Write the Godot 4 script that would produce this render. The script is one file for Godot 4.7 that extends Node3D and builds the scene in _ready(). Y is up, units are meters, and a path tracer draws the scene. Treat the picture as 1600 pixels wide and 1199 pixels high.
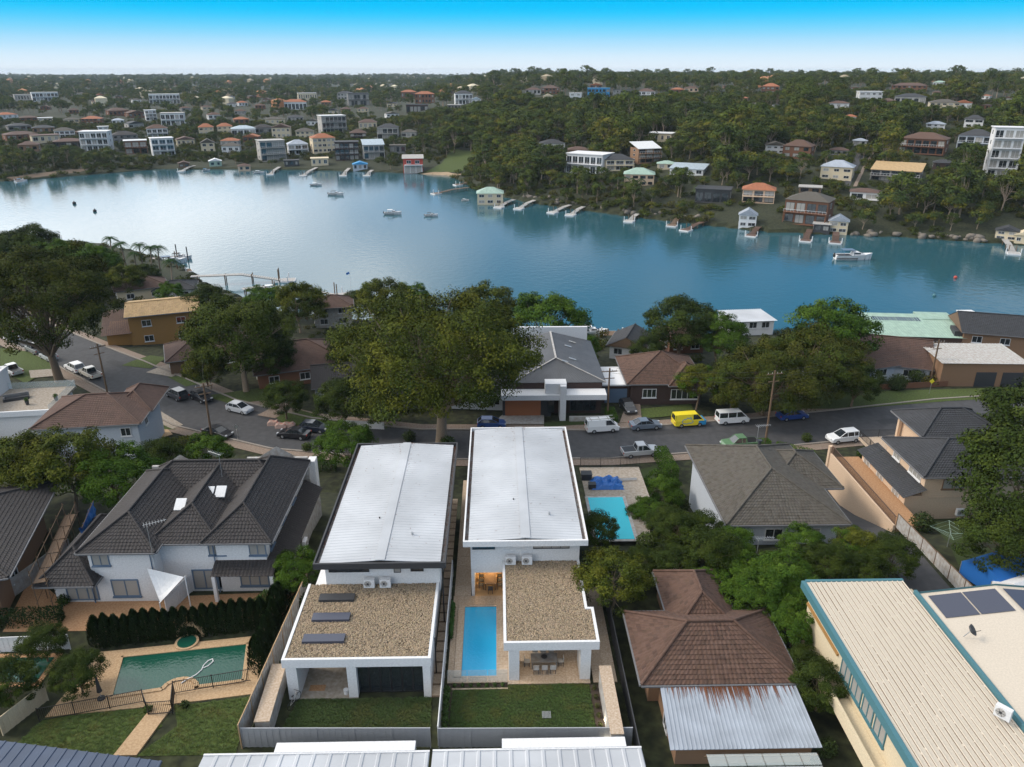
extends Node3D
# A river suburb seen from a drone: two modern duplex houses in front, a street, a wide river, houses and bush on the far shore.
# x runs along the street, -z towards the river, y up; the river lies at y = 0.

const EYE := Vector3(0, 55, 0)
const PITCH := -22.191
const YAW := -1.15
const LENS := 1200.0
var M := {}
var taken := {}
var rng := RandomNumberGenerator.new()
var gx := PackedFloat32Array()
var gz := PackedFloat32Array()
var gh := PackedFloat32Array()
var open_ground: Array = []    # polygons and discs where no wild shrub grows
var keep_clear: Array = []     # [centre, half width, depth] of houses: no far tree grows in front of them

# ---------------------------------------------------------------- mesh helper
class MB:
	var v := PackedVector3Array()
	var n := PackedVector3Array()
	var c := PackedColorArray()
	var col := Color(1, 1, 1)
	func tri(a: Vector3, b: Vector3, d: Vector3) -> void:
		var m := (b - a).cross(d - a).normalized()
		v.append(a); v.append(d); v.append(b)
		for i in 3:
			n.append(m); c.append(col)
	func quad(a: Vector3, b: Vector3, d: Vector3, e: Vector3) -> void:
		tri(a, b, d)
		tri(a, d, e)
	func tri_n(a: Vector3, b: Vector3, d: Vector3, na: Vector3, nb: Vector3, nd: Vector3) -> void:
		v.append(a); v.append(d); v.append(b)
		n.append(na); n.append(nd); n.append(nb)
		for i in 3:
			c.append(col)
	func box(o: Vector3, s: Vector3, t := Basis.IDENTITY) -> void:
		var h := s * 0.5
		var p: Array[Vector3] = []
		for i in 8:
			p.append(o + t * Vector3(h.x if i & 1 else -h.x, h.y if i & 2 else -h.y, h.z if i & 4 else -h.z))
		quad(p[0], p[2], p[3], p[1]); quad(p[4], p[5], p[7], p[6])
		quad(p[0], p[4], p[6], p[2]); quad(p[1], p[3], p[7], p[5])
		quad(p[2], p[6], p[7], p[3]); quad(p[0], p[1], p[5], p[4])
	func b2(x0: float, y0: float, z0: float, x1: float, y1: float, z1: float) -> void:
		box(Vector3(x0 + x1, y0 + y1, z0 + z1) * 0.5, Vector3(absf(x1 - x0), absf(y1 - y0), absf(z1 - z0)))
	func bar(p: Vector3, q: Vector3, w: float, h: float) -> void:
		var d := q - p
		var z := d.normalized()
		var up := Vector3.UP if absf(z.y) < 0.95 else Vector3.RIGHT
		var x := up.cross(z).normalized()
		box((p + q) * 0.5, Vector3(w, h, d.length()), Basis(x, z.cross(x), z))
	func tube(p: PackedVector3Array, r: PackedFloat32Array, k := 7) -> void:
		var rings: Array = []
		for i in p.size():
			var d := (p[mini(i + 1, p.size() - 1)] - p[maxi(i - 1, 0)]).normalized()
			var up := Vector3.RIGHT if absf(d.y) > 0.8 else Vector3.UP
			var x := up.cross(d).normalized()
			var y := d.cross(x)
			var ring := PackedVector3Array()
			for j in k:
				var a := TAU * j / k
				ring.append(x * cos(a) + y * sin(a))
			rings.append(ring)
		for i in p.size() - 1:
			for j in k:
				var j2 := (j + 1) % k
				var a0: Vector3 = rings[i][j]
				var a1: Vector3 = rings[i][j2]
				var b0: Vector3 = rings[i + 1][j]
				var b1: Vector3 = rings[i + 1][j2]
				tri_n(p[i] + a0 * r[i], p[i] + a1 * r[i], p[i + 1] + b1 * r[i + 1], a0, a1, b1)
				tri_n(p[i] + a0 * r[i], p[i + 1] + b1 * r[i + 1], p[i + 1] + b0 * r[i + 1], a0, b1, b0)
		for e in [0, p.size() - 1]:
			for j in range(1, k - 1):
				var s: PackedVector3Array = rings[e]
				if e == 0:
					tri(p[0] + s[0] * r[0], p[0] + s[j + 1] * r[0], p[0] + s[j] * r[0])
				else:
					tri(p[e] + s[0] * r[e], p[e] + s[j] * r[e], p[e] + s[j + 1] * r[e])
	func rod(a: Vector3, b: Vector3, r: float, r2 := -1.0, k := 7) -> void:
		tube(PackedVector3Array([a, b]), PackedFloat32Array([r, r if r2 < 0.0 else r2]), k)
	func prism(poly: PackedVector2Array, y0: float, y1: float) -> void:
		# poly in (x, z); turned so that it runs counter-clockwise seen from above
		var q := poly.duplicate()
		if not Geometry2D.is_polygon_clockwise(q):
			q.reverse()
		var t := Geometry2D.triangulate_polygon(q)
		for i in range(0, t.size(), 3):
			var a := q[t[i]]
			var b := q[t[i + 1]]
			var d := q[t[i + 2]]
			if (b - a).cross(d - a) > 0.0:
				var s := b
				b = d
				d = s
			tri(Vector3(a.x, y1, a.y), Vector3(b.x, y1, b.y), Vector3(d.x, y1, d.y))
			tri(Vector3(a.x, y0, a.y), Vector3(d.x, y0, d.y), Vector3(b.x, y0, b.y))
		for i in q.size():
			var a := q[i]
			var b := q[(i + 1) % q.size()]
			quad(Vector3(a.x, y0, a.y), Vector3(b.x, y0, b.y), Vector3(b.x, y1, b.y), Vector3(a.x, y1, a.y))
	func blob(o: Vector3, s: Vector3, k := 8, rough := 0.0, r: RandomNumberGenerator = null) -> void:
		var rows: Array = []
		var half := maxi(3, k / 2)
		for i in half + 1:
			var row := PackedVector3Array()
			var f := PI * i / half
			for j in k:
				var a := TAU * j / k
				var u := 1.0 + (r.randf_range(-rough, rough) if r else 0.0)
				row.append(o + Vector3(sin(f) * cos(a), cos(f), sin(f) * sin(a)) * s * u)
			if i == 0 or i == half:
				for j in k:
					row[j] = o + Vector3(0, s.y if i == 0 else -s.y, 0)
			rows.append(row)
		for i in half:
			for j in k:
				var j2 := (j + 1) % k
				var a: Vector3 = rows[i][j]
				var b: Vector3 = rows[i][j2]
				var d: Vector3 = rows[i + 1][j2]
				var e: Vector3 = rows[i + 1][j]
				tri_n(a, b, d, ((a - o) / s).normalized(), ((b - o) / s).normalized(), ((d - o) / s).normalized())
				tri_n(a, d, e, ((a - o) / s).normalized(), ((d - o) / s).normalized(), ((e - o) / s).normalized())
	func done(m: Material) -> ArrayMesh:
		var a := []
		a.resize(Mesh.ARRAY_MAX)
		a[Mesh.ARRAY_VERTEX] = v
		a[Mesh.ARRAY_NORMAL] = n
		a[Mesh.ARRAY_COLOR] = c
		var me := ArrayMesh.new()
		me.add_surface_from_arrays(Mesh.PRIMITIVE_TRIANGLES, a)
		me.surface_set_material(0, m)
		return me

# ---------------------------------------------------------------- naming and nodes
func numbered(n: String) -> String:
	if not taken.has(n):
		taken[n] = 0
		return n
	taken[n] += 1
	return "%s_%03d" % [n, taken[n]]
func tag(o: Node, label: String, category: String, group := "") -> void:
	o.set_meta("label", label)
	o.set_meta("category", category)
	if group != "":
		o.set_meta("group", group)
func thing(called: String, label: String, category: String, at := Vector3.ZERO, turn := 0.0, group := "") -> Node3D:
	var o := Node3D.new()
	o.name = numbered(called)
	add_child(o)
	o.position = at
	o.rotation.y = turn
	tag(o, label, category, group)
	return o
func part(called: String, mb: MB, m: Material, parent: Node) -> MeshInstance3D:
	var o := MeshInstance3D.new()
	o.mesh = mb.done(m)
	o.name = numbered(called) if parent == self else called
	parent.add_child(o, true)
	return o
func share(called: String, mesh: Mesh, at: Vector3, parent: Node, turn := 0.0) -> MeshInstance3D:
	var o := MeshInstance3D.new()
	o.mesh = mesh
	o.name = called
	o.position = at
	o.rotation.y = turn
	parent.add_child(o, true)
	return o
func structure(called: String, mb: MB, m: Material) -> MeshInstance3D:
	var o := part(called, mb, m, self)
	o.set_meta("kind", "structure")
	return o
func copy_of(o: Node3D, at: Vector3, turn: float, label: String, group := "") -> Node3D:
	var r: Node3D = o.duplicate()
	r.name = numbered(String(o.name).rstrip("0123456789").rstrip("_"))
	add_child(r)
	r.position = at
	r.rotation.y = turn
	r.set_meta("label", label)
	if group != "":
		r.set_meta("group", group)
	return r

# ---------------------------------------------------------------- materials
func lin(r: float, g: float, b: float) -> Color:
	return Color(r, g, b).linear_to_srgb()
func noise_tex(freq: float, lo: float, hi: float, sd: int, oct := 4, tint := Color(1, 1, 1)) -> NoiseTexture2D:
	var f := FastNoiseLite.new()
	f.seed = sd
	f.frequency = freq
	f.fractal_octaves = oct
	var t := NoiseTexture2D.new()
	t.width = 512
	t.height = 512
	t.seamless = true
	t.noise = f
	var g := Gradient.new()
	g.set_color(0, Color(lo * tint.r, lo * tint.g, lo * tint.b))
	g.set_color(1, Color(hi, hi, hi))
	t.color_ramp = g
	return t
var tex := {}
func mat(key: String, r: float, g: float, b: float, rough := 0.8, texture := "", scale := 1.0, metal := 0.0, bump := 0.0) -> StandardMaterial3D:
	var m := StandardMaterial3D.new()
	m.albedo_color = lin(r, g, b)
	m.roughness = rough
	m.metallic = metal
	m.vertex_color_use_as_albedo = true
	m.cull_mode = BaseMaterial3D.CULL_DISABLED
	if texture != "":
		m.albedo_texture = tex[texture]
		m.uv1_triplanar = true
		m.uv1_world_triplanar = true
		m.uv1_scale = Vector3.ONE * scale
		if bump > 0.0:
			m.normal_enabled = true
			m.normal_texture = tex["bump"]
			m.normal_scale = bump
	M[key] = m
	return m

# ---------------------------------------------------------------- from the drone's lens to places on the ground
func view_ray(px: float, py: float) -> Vector3:
	var d := Vector3((px - 800.0) / LENS, -(py - 599.5) / LENS, -1.0)
	return Basis.from_euler(Vector3(deg_to_rad(PITCH), deg_to_rad(YAW), 0)) * d
func A(px: float, py: float, e: float) -> Vector3:      # the point at height e
	var d := view_ray(px, py)
	return EYE + d * ((e - EYE.y) / d.y)
func G(px: float, py: float) -> Vector3:                # the point on the terrain
	var d := view_ray(px, py)
	var t := 30.0
	var p := EYE
	while t < 6000.0:
		p = EYE + d * t
		var gap := p.y - maxf(H(p.x, p.z), 0.0)
		if gap < 0.03:
			break
		t += maxf(0.05, gap * (0.9 if p.z > -200.0 else 0.6))
	return Vector3(p.x, maxf(H(p.x, p.z), 0.0), p.z)

# ---------------------------------------------------------------- terrain
const NEAR := [[-5000, -330], [-600, -300], [-300, -298], [-190, -285], [-130, -262], [-98, -236], [-75, -205], [-50, -182], [0, -166], [21, -162], [60, -164], [122, -166], [300, -150], [600, -120], [5000, 200]]
const FAR := [[-5000, -420], [-700, -395], [-400, -402], [-263, -423], [-201, -478], [-130, -474], [-70, -462], [-27, -445], [-10, -383], [15, -345], [57, -308], [99, -278], [141, -269], [178, -254], [300, -236], [600, -190], [5000, 100]]
func shore_z(s: Array, x: float) -> float:
	for i in s.size() - 1:
		if x <= s[i + 1][0]:
			return lerpf(s[i][1], s[i + 1][1], (x - s[i][0]) / (s[i + 1][0] - s[i][0]))
	return s[-1][1]
func shore_d(s: Array, x: float, z: float) -> float:
	var best := 1e9
	var p := Vector2(x, z)
	for i in s.size() - 1:
		if absf(float(s[i][0]) - x) > best + 700.0 and absf(float(s[i + 1][0]) - x) > best + 700.0 and s[i][0] > -5000 and s[i + 1][0] < 5000:
			continue
		var q := Geometry2D.get_closest_point_to_segment(p, Vector2(s[i][0], s[i][1]), Vector2(s[i + 1][0], s[i + 1][1]))
		best = minf(best, q.distance_to(p))
	return best
func ramp(t: Array, d: float) -> float:
	for i in t.size() - 1:
		if d <= t[i + 1][0]:
			return lerpf(t[i][1], t[i + 1][1], clampf((d - t[i][0]) / (t[i + 1][0] - t[i][0]), 0, 1))
	return t[-1][1]
var hill := FastNoiseLite.new()
func raw_h(x: float, z: float) -> float:
	var zn := shore_z(NEAR, x)
	var zf := shore_z(FAR, x)
	if z > zn:
		return ramp([[0, -1.5], [1.5, 0.9], [10, 2], [52, 6], [84, 6], [98, 11]], shore_d(NEAR, x, z))
	if z < zf:
		var d := shore_d(FAR, x, z)
		var right := ramp([[0, -1.5], [2, 0.9], [15, 4], [80, 16], [180, 26], [300, 34], [450, 39], [800, 40], [1500, 34], [2600, 24]], d)
		var left := ramp([[0, -1.5], [3, 0.8], [40, 3.0], [150, 9], [300, 14.5], [500, 18], [800, 19], [2600, 16]], d)
		var h := lerpf(left, right, smoothstep(-150.0, 60.0, x))
		h += hill.get_noise_2d(x, z) * minf(2.5, d * 0.02)
		h += hill.get_noise_2d(x * 0.12 + 400, z * 0.2) * 12.0 * smoothstep(1200.0, 3000.0, d)
		h += 2.0 * smoothstep(2400.0, 3800.0, d)
		return h
	return -3.0
func grid_line(lo: float, hi: float, step: float, from: float, to: float) -> PackedFloat32Array:
	var a: Array = []
	var x := lo
	while x <= hi + 0.01:
		a.append(x)
		x += step
	var s := step
	x = hi
	while x < to:
		s *= 1.22
		x += s
		a.append(x)
	s = step
	x = lo
	while x > from:
		s *= 1.22
		x -= s
		a.insert(0, x)
	return PackedFloat32Array(a)
func cell(a: PackedFloat32Array, x: float) -> int:
	return clampi(a.bsearch(x) - 1, 0, a.size() - 2)
func H(x: float, z: float) -> float:
	var i := cell(gx, x)
	var j := cell(gz, z)
	var u := clampf((x - gx[i]) / (gx[i + 1] - gx[i]), 0, 1)
	var w := clampf((z - gz[j]) / (gz[j + 1] - gz[j]), 0, 1)
	var k := gx.size()
	var a := gh[j * k + i]
	var b := gh[j * k + i + 1]
	var c := gh[j * k + k + i]
	var d := gh[j * k + k + i + 1]
	if u + w <= 1.0:
		return a + (b - a) * u + (c - a) * w
	return d + (c - d) * (1.0 - u) + (b - d) * (1.0 - w)
func on(x: float, z: float, up := 0.0) -> Vector3:
	return Vector3(x, H(x, z) + up, z)
func build_terrain() -> void:
	hill.seed = 5
	hill.frequency = 0.012
	gx = grid_line(-260, 300, 4, -5000, 5000)
	gz = grid_line(-540, 20, 4, -6500, 400)
	var mb := MB.new()
	gh.resize(gx.size() * gz.size())
	for j in gz.size():
		for i in gx.size():
			gh[j * gx.size() + i] = raw_h(gx[i], gz[j])
	var k := gx.size()
	for j in gz.size() - 1:
		for i in k - 1:
			var a := Vector3(gx[i], gh[j * k + i], gz[j])
			var b := Vector3(gx[i + 1], gh[j * k + i + 1], gz[j])
			var c := Vector3(gx[i], gh[j * k + k + i], gz[j + 1])
			var d := Vector3(gx[i + 1], gh[j * k + k + i + 1], gz[j + 1])
			mb.tri(a, c, b)
			mb.tri(d, b, c)
	structure("ground", mb, M.soil)
	mb = MB.new()
	var e := 6000.0
	mb.quad(Vector3(-e, 0, 500), Vector3(e, 0, 500), Vector3(e, 0, -e), Vector3(-e, 0, -e))
	structure("water", mb, M.water)
# a sheet that lies on the terrain, cut along a polygon of (x, z)
func drape(called: String, poly: PackedVector2Array, up: float, m: Material, cellsize := 2.5) -> MeshInstance3D:
	var mb := MB.new()
	open_ground.append(poly)
	var lo := poly[0]
	var hi := poly[0]
	for p in poly:
		lo = lo.min(p)
		hi = hi.max(p)
	var x := floorf(lo.x / cellsize) * cellsize
	while x < hi.x:
		var z := floorf(lo.y / cellsize) * cellsize
		while z < hi.y:
			var sq := PackedVector2Array([Vector2(x, z), Vector2(x + cellsize, z), Vector2(x + cellsize, z + cellsize), Vector2(x, z + cellsize)])
			for bit in Geometry2D.intersect_polygons(sq, poly):
				var t := Geometry2D.triangulate_polygon(bit)
				for i in range(0, t.size(), 3):
					var a: Vector2 = bit[t[i]]
					var b: Vector2 = bit[t[i + 1]]
					var c: Vector2 = bit[t[i + 2]]
					if (b - a).cross(c - a) > 0.0:
						var s := b
						b = c
						c = s
					mb.tri(on(a.x, a.y, up), on(b.x, b.y, up), on(c.x, c.y, up))
			z += cellsize
		x += cellsize
	return structure(called, mb, m)
func pixels(a: Array) -> PackedVector2Array:            # a polygon drawn on the ground as the drone sees it
	var r := PackedVector2Array()
	for i in range(0, a.size(), 2):
		var p := G(a[i], a[i + 1])
		r.append(Vector2(p.x, p.z))
	return r
# a ribbon beside a line: offsets o0..o1 to the line's left side, at height up
func ribbon(line: Array, o0: Array, o1: Array, up: float) -> PackedVector2Array:
	var l := PackedVector2Array()
	var r := PackedVector2Array()
	for i in line.size():
		var p := Vector2(line[i][0], line[i][1])
		var q := Vector2(line[mini(i + 1, line.size() - 1)][0], line[mini(i + 1, line.size() - 1)][1])
		var o := Vector2(line[maxi(i - 1, 0)][0], line[maxi(i - 1, 0)][1])
		var nrm := (q - o).normalized().orthogonal()
		l.append(p + nrm * o0[i])
		r.append(p + nrm * o1[i])
	r.reverse()
	l.append_array(r)
	return l

# ---------------------------------------------------------------- light and air
func sky_image() -> Image:
	var w := 1536
	var h := 768
	var im := Image.create(w, h, false, Image.FORMAT_RGBF)
	var f := FastNoiseLite.new()
	f.seed = 11
	f.frequency = 0.55
	f.fractal_octaves = 4
	var grad := [[0.0, Color8(236, 245, 254)], [0.9, Color8(216, 239, 255)], [1.9, Color8(168, 224, 255)], [2.9, Color8(98, 210, 255)], [3.8, Color8(24, 198, 255)], [4.6, Color8(2, 192, 254)], [9.0, Color8(60, 150, 215)], [25.0, Color8(90, 150, 205)], [90.0, Color8(80, 140, 200)]]
	for j in h:
		var e := 90.0 - 180.0 * (j + 0.5) / h
		var base: Color = grad[0][1]
		if e > 0.0:
			for i in grad.size() - 1:
				if e <= grad[i + 1][0]:
					base = (grad[i][1] as Color).lerp(grad[i + 1][1], (e - grad[i][0]) / (grad[i + 1][0] - grad[i][0]))
					break
		base = base.srgb_to_linear()
		base = Color(base.r / 1.5, base.g / 1.5, base.b / 1.5)
		var cover := smoothstep(4.6, 9.0, e)
		var y := sin(deg_to_rad(maxf(e, 0.0)))
		var c := cos(deg_to_rad(e))
		for i in w:
			var col := base
			if cover > 0.0:
				var az := TAU * (i + 0.5) / w
				var dx := sin(az) * c
				var dz := -cos(az) * c
				var k := 1.0 / (y + 0.22)
				var nn := f.get_noise_2d(dx * k * 2.0, dz * k * 2.0)
				# the thin bright cloud bank stands over the river to the west, as the water mirrors it
				var west := 1.0 - smoothstep(-0.45, 0.2, dx)
				var thick := clampf(lerpf(0.12 + 0.85 * west, 0.8, smoothstep(18.0, 50.0, e)) + nn * 0.7, 0.0, 1.0) * cover
				var v := 0.62 + 1.0 * west + nn * 0.2
				col = base.lerp(Color(v * 0.97, v * 0.985, v * 1.0), thick)
			im.set_pixel(i, j, col)
	return im
func light_and_camera() -> void:
	var cam := Camera3D.new()
	cam.name = "camera"
	cam.fov = 53.092
	cam.position = EYE
	cam.rotation_degrees = Vector3(PITCH, YAW, 0)
	cam.near = 0.5
	cam.far = 12000.0
	add_child(cam)
	cam.current = true
	var we := WorldEnvironment.new()
	we.name = "environment"
	var e := Environment.new()
	e.background_mode = Environment.BG_SKY
	var s := Sky.new()
	var pm := PanoramaSkyMaterial.new()
	pm.panorama = ImageTexture.create_from_image(sky_image())
	s.sky_material = pm
	e.sky = s
	e.tonemap_mode = Environment.TONE_MAPPER_LINEAR
	e.tonemap_exposure = 1.5
	e.sdfgi_enabled = true
	e.ssao_enabled = true
	e.ssil_enabled = true
	e.fog_enabled = true
	e.fog_density = 0.000065
	e.fog_light_color = Color8(200, 218, 232)
	we.environment = e
	add_child(we)
	var sun := DirectionalLight3D.new()
	sun.name = "sun"
	sun.light_energy = 0.5
	sun.light_color = Color(1.0, 0.95, 0.88)
	sun.light_angular_distance = 14.0
	sun.shadow_enabled = true
	sun.rotation_degrees = Vector3(-40, -98, 0)
	add_child(sun)

func make_materials() -> void:
	tex["bump"] = noise_tex(0.05, 0, 1, 3)
	(tex["bump"] as NoiseTexture2D).as_normal_map = true
	(tex["bump"] as NoiseTexture2D).color_ramp = null
	tex["waves"] = noise_tex(0.02, 0, 1, 9, 5)
	(tex["waves"] as NoiseTexture2D).as_normal_map = true
	(tex["waves"] as NoiseTexture2D).color_ramp = null
	(tex["waves"] as NoiseTexture2D).bump_strength = 5.0
	tex["fine"] = noise_tex(0.09, 0.9, 1.0, 1)
	tex["blotch"] = noise_tex(0.012, 0.82, 1.0, 2, 5)
	tex["stain"] = noise_tex(0.03, 0.8, 1.0, 4, 5, Color(1.0, 0.93, 0.85))
	tex["earth"] = noise_tex(0.03, 0.35, 1.0, 6, 5, Color(0.9, 1.0, 0.7))
	tex["lawn"] = noise_tex(0.04, 0.6, 1.0, 7, 5, Color(1.15, 1.0, 0.8))
	tex["brick"] = noise_tex(0.2, 0.6, 1.0, 8, 2)
	mat("soil", 0.05, 0.056, 0.02, 1.0, "earth", 0.05)
	var w := mat("water", 0.022, 0.085, 0.11, 0.1, "", 0.02)
	w.uv1_triplanar = true
	w.uv1_world_triplanar = true
	w.uv1_scale = Vector3.ONE * 0.035
	w.normal_enabled = true
	w.normal_texture = tex["waves"]
	w.normal_scale = 0.10
	mat("asphalt", 0.062, 0.062, 0.066, 0.9, "blotch", 0.12)
	mat("grime", 0.17, 0.12, 0.08, 1.0, "stain", 0.5)
	mat("tar", 0.04, 0.04, 0.043, 0.85, "blotch", 0.3)
	mat("concrete", 0.36, 0.33, 0.29, 0.9, "stain", 0.15)
	mat("footpath", 0.26, 0.21, 0.175, 0.9, "stain", 0.2)
	mat("kerb", 0.30, 0.28, 0.26, 0.9, "stain", 0.3)
	mat("lawn", 0.07, 0.115, 0.02, 1.0, "lawn", 0.12)
	mat("turf", 0.04, 0.07, 0.013, 1.0, "lawn", 0.25)
	mat("dirt", 0.16, 0.12, 0.085, 1.0, "stain", 0.2)
	mat("mulch", 0.06, 0.045, 0.035, 1.0, "stain", 0.6)
	mat("rock", 0.2, 0.185, 0.165, 0.95, "stain", 0.2)
	mat("sand", 0.38, 0.30, 0.21, 1.0, "stain", 0.1)
	mat("white", 0.7, 0.7, 0.705, 0.75, "fine", 0.1)
	mat("white_metal", 0.52, 0.54, 0.57, 0.5, "blotch", 0.02)
	mat("cream", 0.62, 0.52, 0.36, 0.85, "fine", 0.12)
	mat("peach", 0.62, 0.455, 0.32, 0.85, "fine", 0.12)
	mat("paleblue", 0.46, 0.5, 0.56, 0.85, "fine", 0.1)
	mat("grey", 0.22, 0.225, 0.235, 0.85, "stain", 0.1)
	mat("lightgrey", 0.45, 0.46, 0.47, 0.8, "stain", 0.1)
	mat("charcoal", 0.035, 0.036, 0.04, 0.6, "fine", 0.2)
	mat("brick", 0.27, 0.12, 0.065, 0.9, "brick", 0.6)
	mat("darkbrick", 0.085, 0.05, 0.042, 0.9, "brick", 0.6)
	mat("yellowbrick", 0.52, 0.28, 0.085, 0.9, "brick", 0.5)
	mat("tanbrick", 0.36, 0.21, 0.12, 0.9, "brick", 0.6)
	mat("tile_dark", 0.034, 0.029, 0.029, 0.8, "blotch", 0.12)
	mat("tile_brown", 0.115, 0.066, 0.05, 0.85, "blotch", 0.1)
	mat("tile_red", 0.118, 0.07, 0.053, 0.9, "stain", 0.12)
	mat("tile_grey", 0.10, 0.095, 0.085, 0.9, "stain", 0.12)
	mat("tile_slate", 0.042, 0.044, 0.05, 0.8, "blotch", 0.1)
	mat("tile_orange", 0.36, 0.13, 0.06, 0.85, "blotch", 0.1)
	mat("roof_blue", 0.42, 0.5, 0.56, 0.5, "blotch", 0.1)
	mat("roof_green", 0.33, 0.46, 0.38, 0.6, "blotch", 0.1)
	mat("roof_tan", 0.5, 0.34, 0.17, 0.8, "blotch", 0.1)
	mat("roof_cream", 0.56, 0.49, 0.40, 0.55, "fine", 0.12)
	mat("roof_steel", 0.36, 0.40, 0.46, 0.5, "blotch", 0.06)
	mat("roof_navy", 0.05, 0.075, 0.13, 0.55, "blotch", 0.06)
	mat("teal", 0.06, 0.17, 0.2, 0.6, "fine", 0.2)
	var g := mat("glass", 0.02, 0.025, 0.03, 0.06)
	g.metallic_specular = 0.8
	mat("curtain_glass", 0.3, 0.29, 0.27, 0.15)
	mat("frame_blue", 0.10, 0.15, 0.22, 0.5)
	mat("frame_dark", 0.02, 0.02, 0.022, 0.5)
	mat("paver", 0.52, 0.43, 0.34, 0.8, "stain", 0.3)
	mat("terracotta", 0.44, 0.26, 0.14, 0.85, "stain", 0.3)
	mat("sandstone", 0.5, 0.36, 0.22, 0.85, "stain", 0.3)
	mat("timber", 0.42, 0.27, 0.13, 0.6, "fine", 0.5)
	mat("wood", 0.17, 0.115, 0.075, 0.85, "stain", 0.5)
	mat("bark", 0.22, 0.17, 0.125, 0.95, "stain", 0.5)
	mat("bark_pale", 0.34, 0.28, 0.22, 0.9, "stain", 0.5)
	mat("rust", 0.19, 0.075, 0.035, 0.95, "stain", 0.8)
	mat("tarp", 0.02, 0.13, 0.42, 0.45, "fine", 0.4)
	mat("steel", 0.45, 0.46, 0.47, 0.4, "", 1.0, 0.7)
	mat("black", 0.012, 0.012, 0.013, 0.5)
	mat("rubber", 0.016, 0.016, 0.017, 0.9)
	mat("red", 0.4, 0.05, 0.03, 0.5)
	mat("orange", 0.55, 0.12, 0.03, 0.5)
	mat("yellow", 0.75, 0.62, 0.03, 0.4)
	mat("skyblue", 0.03, 0.25, 0.5, 0.4)
	mat("green_paint", 0.05, 0.25, 0.15, 0.5)
	var pw := mat("pool_water", 0.02, 0.35, 0.62, 0.06)
	mat("pool_green", 0.008, 0.065, 0.042, 0.06)
	mat("pool_cyan", 0.03, 0.5, 0.6, 0.06)
	mat("pool_tile", 0.04, 0.3, 0.5, 0.3)
	for k in ["pool_water", "pool_green", "pool_cyan"]:
		var q: StandardMaterial3D = M[k]
		q.uv1_triplanar = true
		q.uv1_world_triplanar = true
		q.uv1_scale = Vector3.ONE * 0.3
		q.normal_enabled = true
		q.normal_texture = tex["waves"]
		q.normal_scale = 0.3
	var pg := mat("pane", 0.75, 0.85, 0.85, 0.04)
	pg.transparency = BaseMaterial3D.TRANSPARENCY_ALPHA
	pg.albedo_color.a = 0.18
	mat("grey_metal", 0.105, 0.11, 0.12, 0.55, "blotch", 0.06)
	mat("orange_door", 0.34, 0.12, 0.045, 0.6, "fine", 0.3)
	mat("bundle", 0.45, 0.33, 0.3, 0.9, "stain", 0.4)
	mat("pebble", 0.29, 0.225, 0.165, 0.9)
	mat("gravel", 0.2, 0.15, 0.11, 1.0, "stain", 0.8)
	mat("fence_grey", 0.36, 0.37, 0.39, 0.6, "fine", 0.2)
	mat("solar", 0.055, 0.06, 0.085, 0.25)
	mat("gutter", 0.14, 0.14, 0.145, 0.6)
	var lg := mat("lamp_glow", 0.9, 0.85, 0.75, 0.5)
	lg.emission_enabled = true
	lg.emission = Color(1.0, 0.88, 0.7)
	lg.emission_energy_multiplier = 2.0
	mat("blade", 1, 1, 1, 0.8)
	for k in ["leaf"]:
		var l := mat(k, 0.86, 0.86, 0.86, 0.75)
		l.metallic_specular = 0.15
		l.backlight_enabled = true
		l.backlight = Color(0.10, 0.13, 0.04)

# ---------------------------------------------------------------- building pieces
# a window on a wall: p is the middle of its sill on the wall face, face the yaw the wall looks to (0 = +z, towards the drone)
func window(parent: Node, p: Vector3, face: float, w: float, h: float, cols := 2, frame := "white", glass := "glass", called := "window", rows := 1, sill := true) -> MeshInstance3D:
	var b := Basis(Vector3.UP, face)
	var f := MB.new()
	var t := clampf(minf(w, h) * 0.06, 0.05, 0.12)
	for s in [-1, 1]:
		f.box(p + b * Vector3(s * (w - t) * 0.5, h * 0.5, 0.03), Vector3(t, h, 0.10), b)
	for y in [t * 0.5, h - t * 0.5]:
		f.box(p + b * Vector3(0, y, 0.03), Vector3(w - 2 * t, t, 0.098), b)
	for i in range(1, cols):
		f.box(p + b * Vector3(-w * 0.5 + w * i / cols, h * 0.5, 0.03), Vector3(t * 0.8, h - 2 * t, 0.09), b)
	for i in range(1, rows):
		f.box(p + b * Vector3(0, h * i / rows, 0.03), Vector3(w - 2 * t, t * 0.7, 0.086), b)
	if sill:
		f.box(p + b * Vector3(0, -0.06, 0.06), Vector3(w + 0.16, 0.11, 0.2), b)
	var o := part(called, f, M[frame], parent)
	for i in cols:
		var g := MB.new()
		g.box(p + b * Vector3(-w * 0.5 + w * (i + 0.5) / cols, h * 0.5, 0.012), Vector3(w / cols - t * 0.4, h - t, 0.05), b)
		part("pane", g, M[glass], o)
	return o
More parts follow.
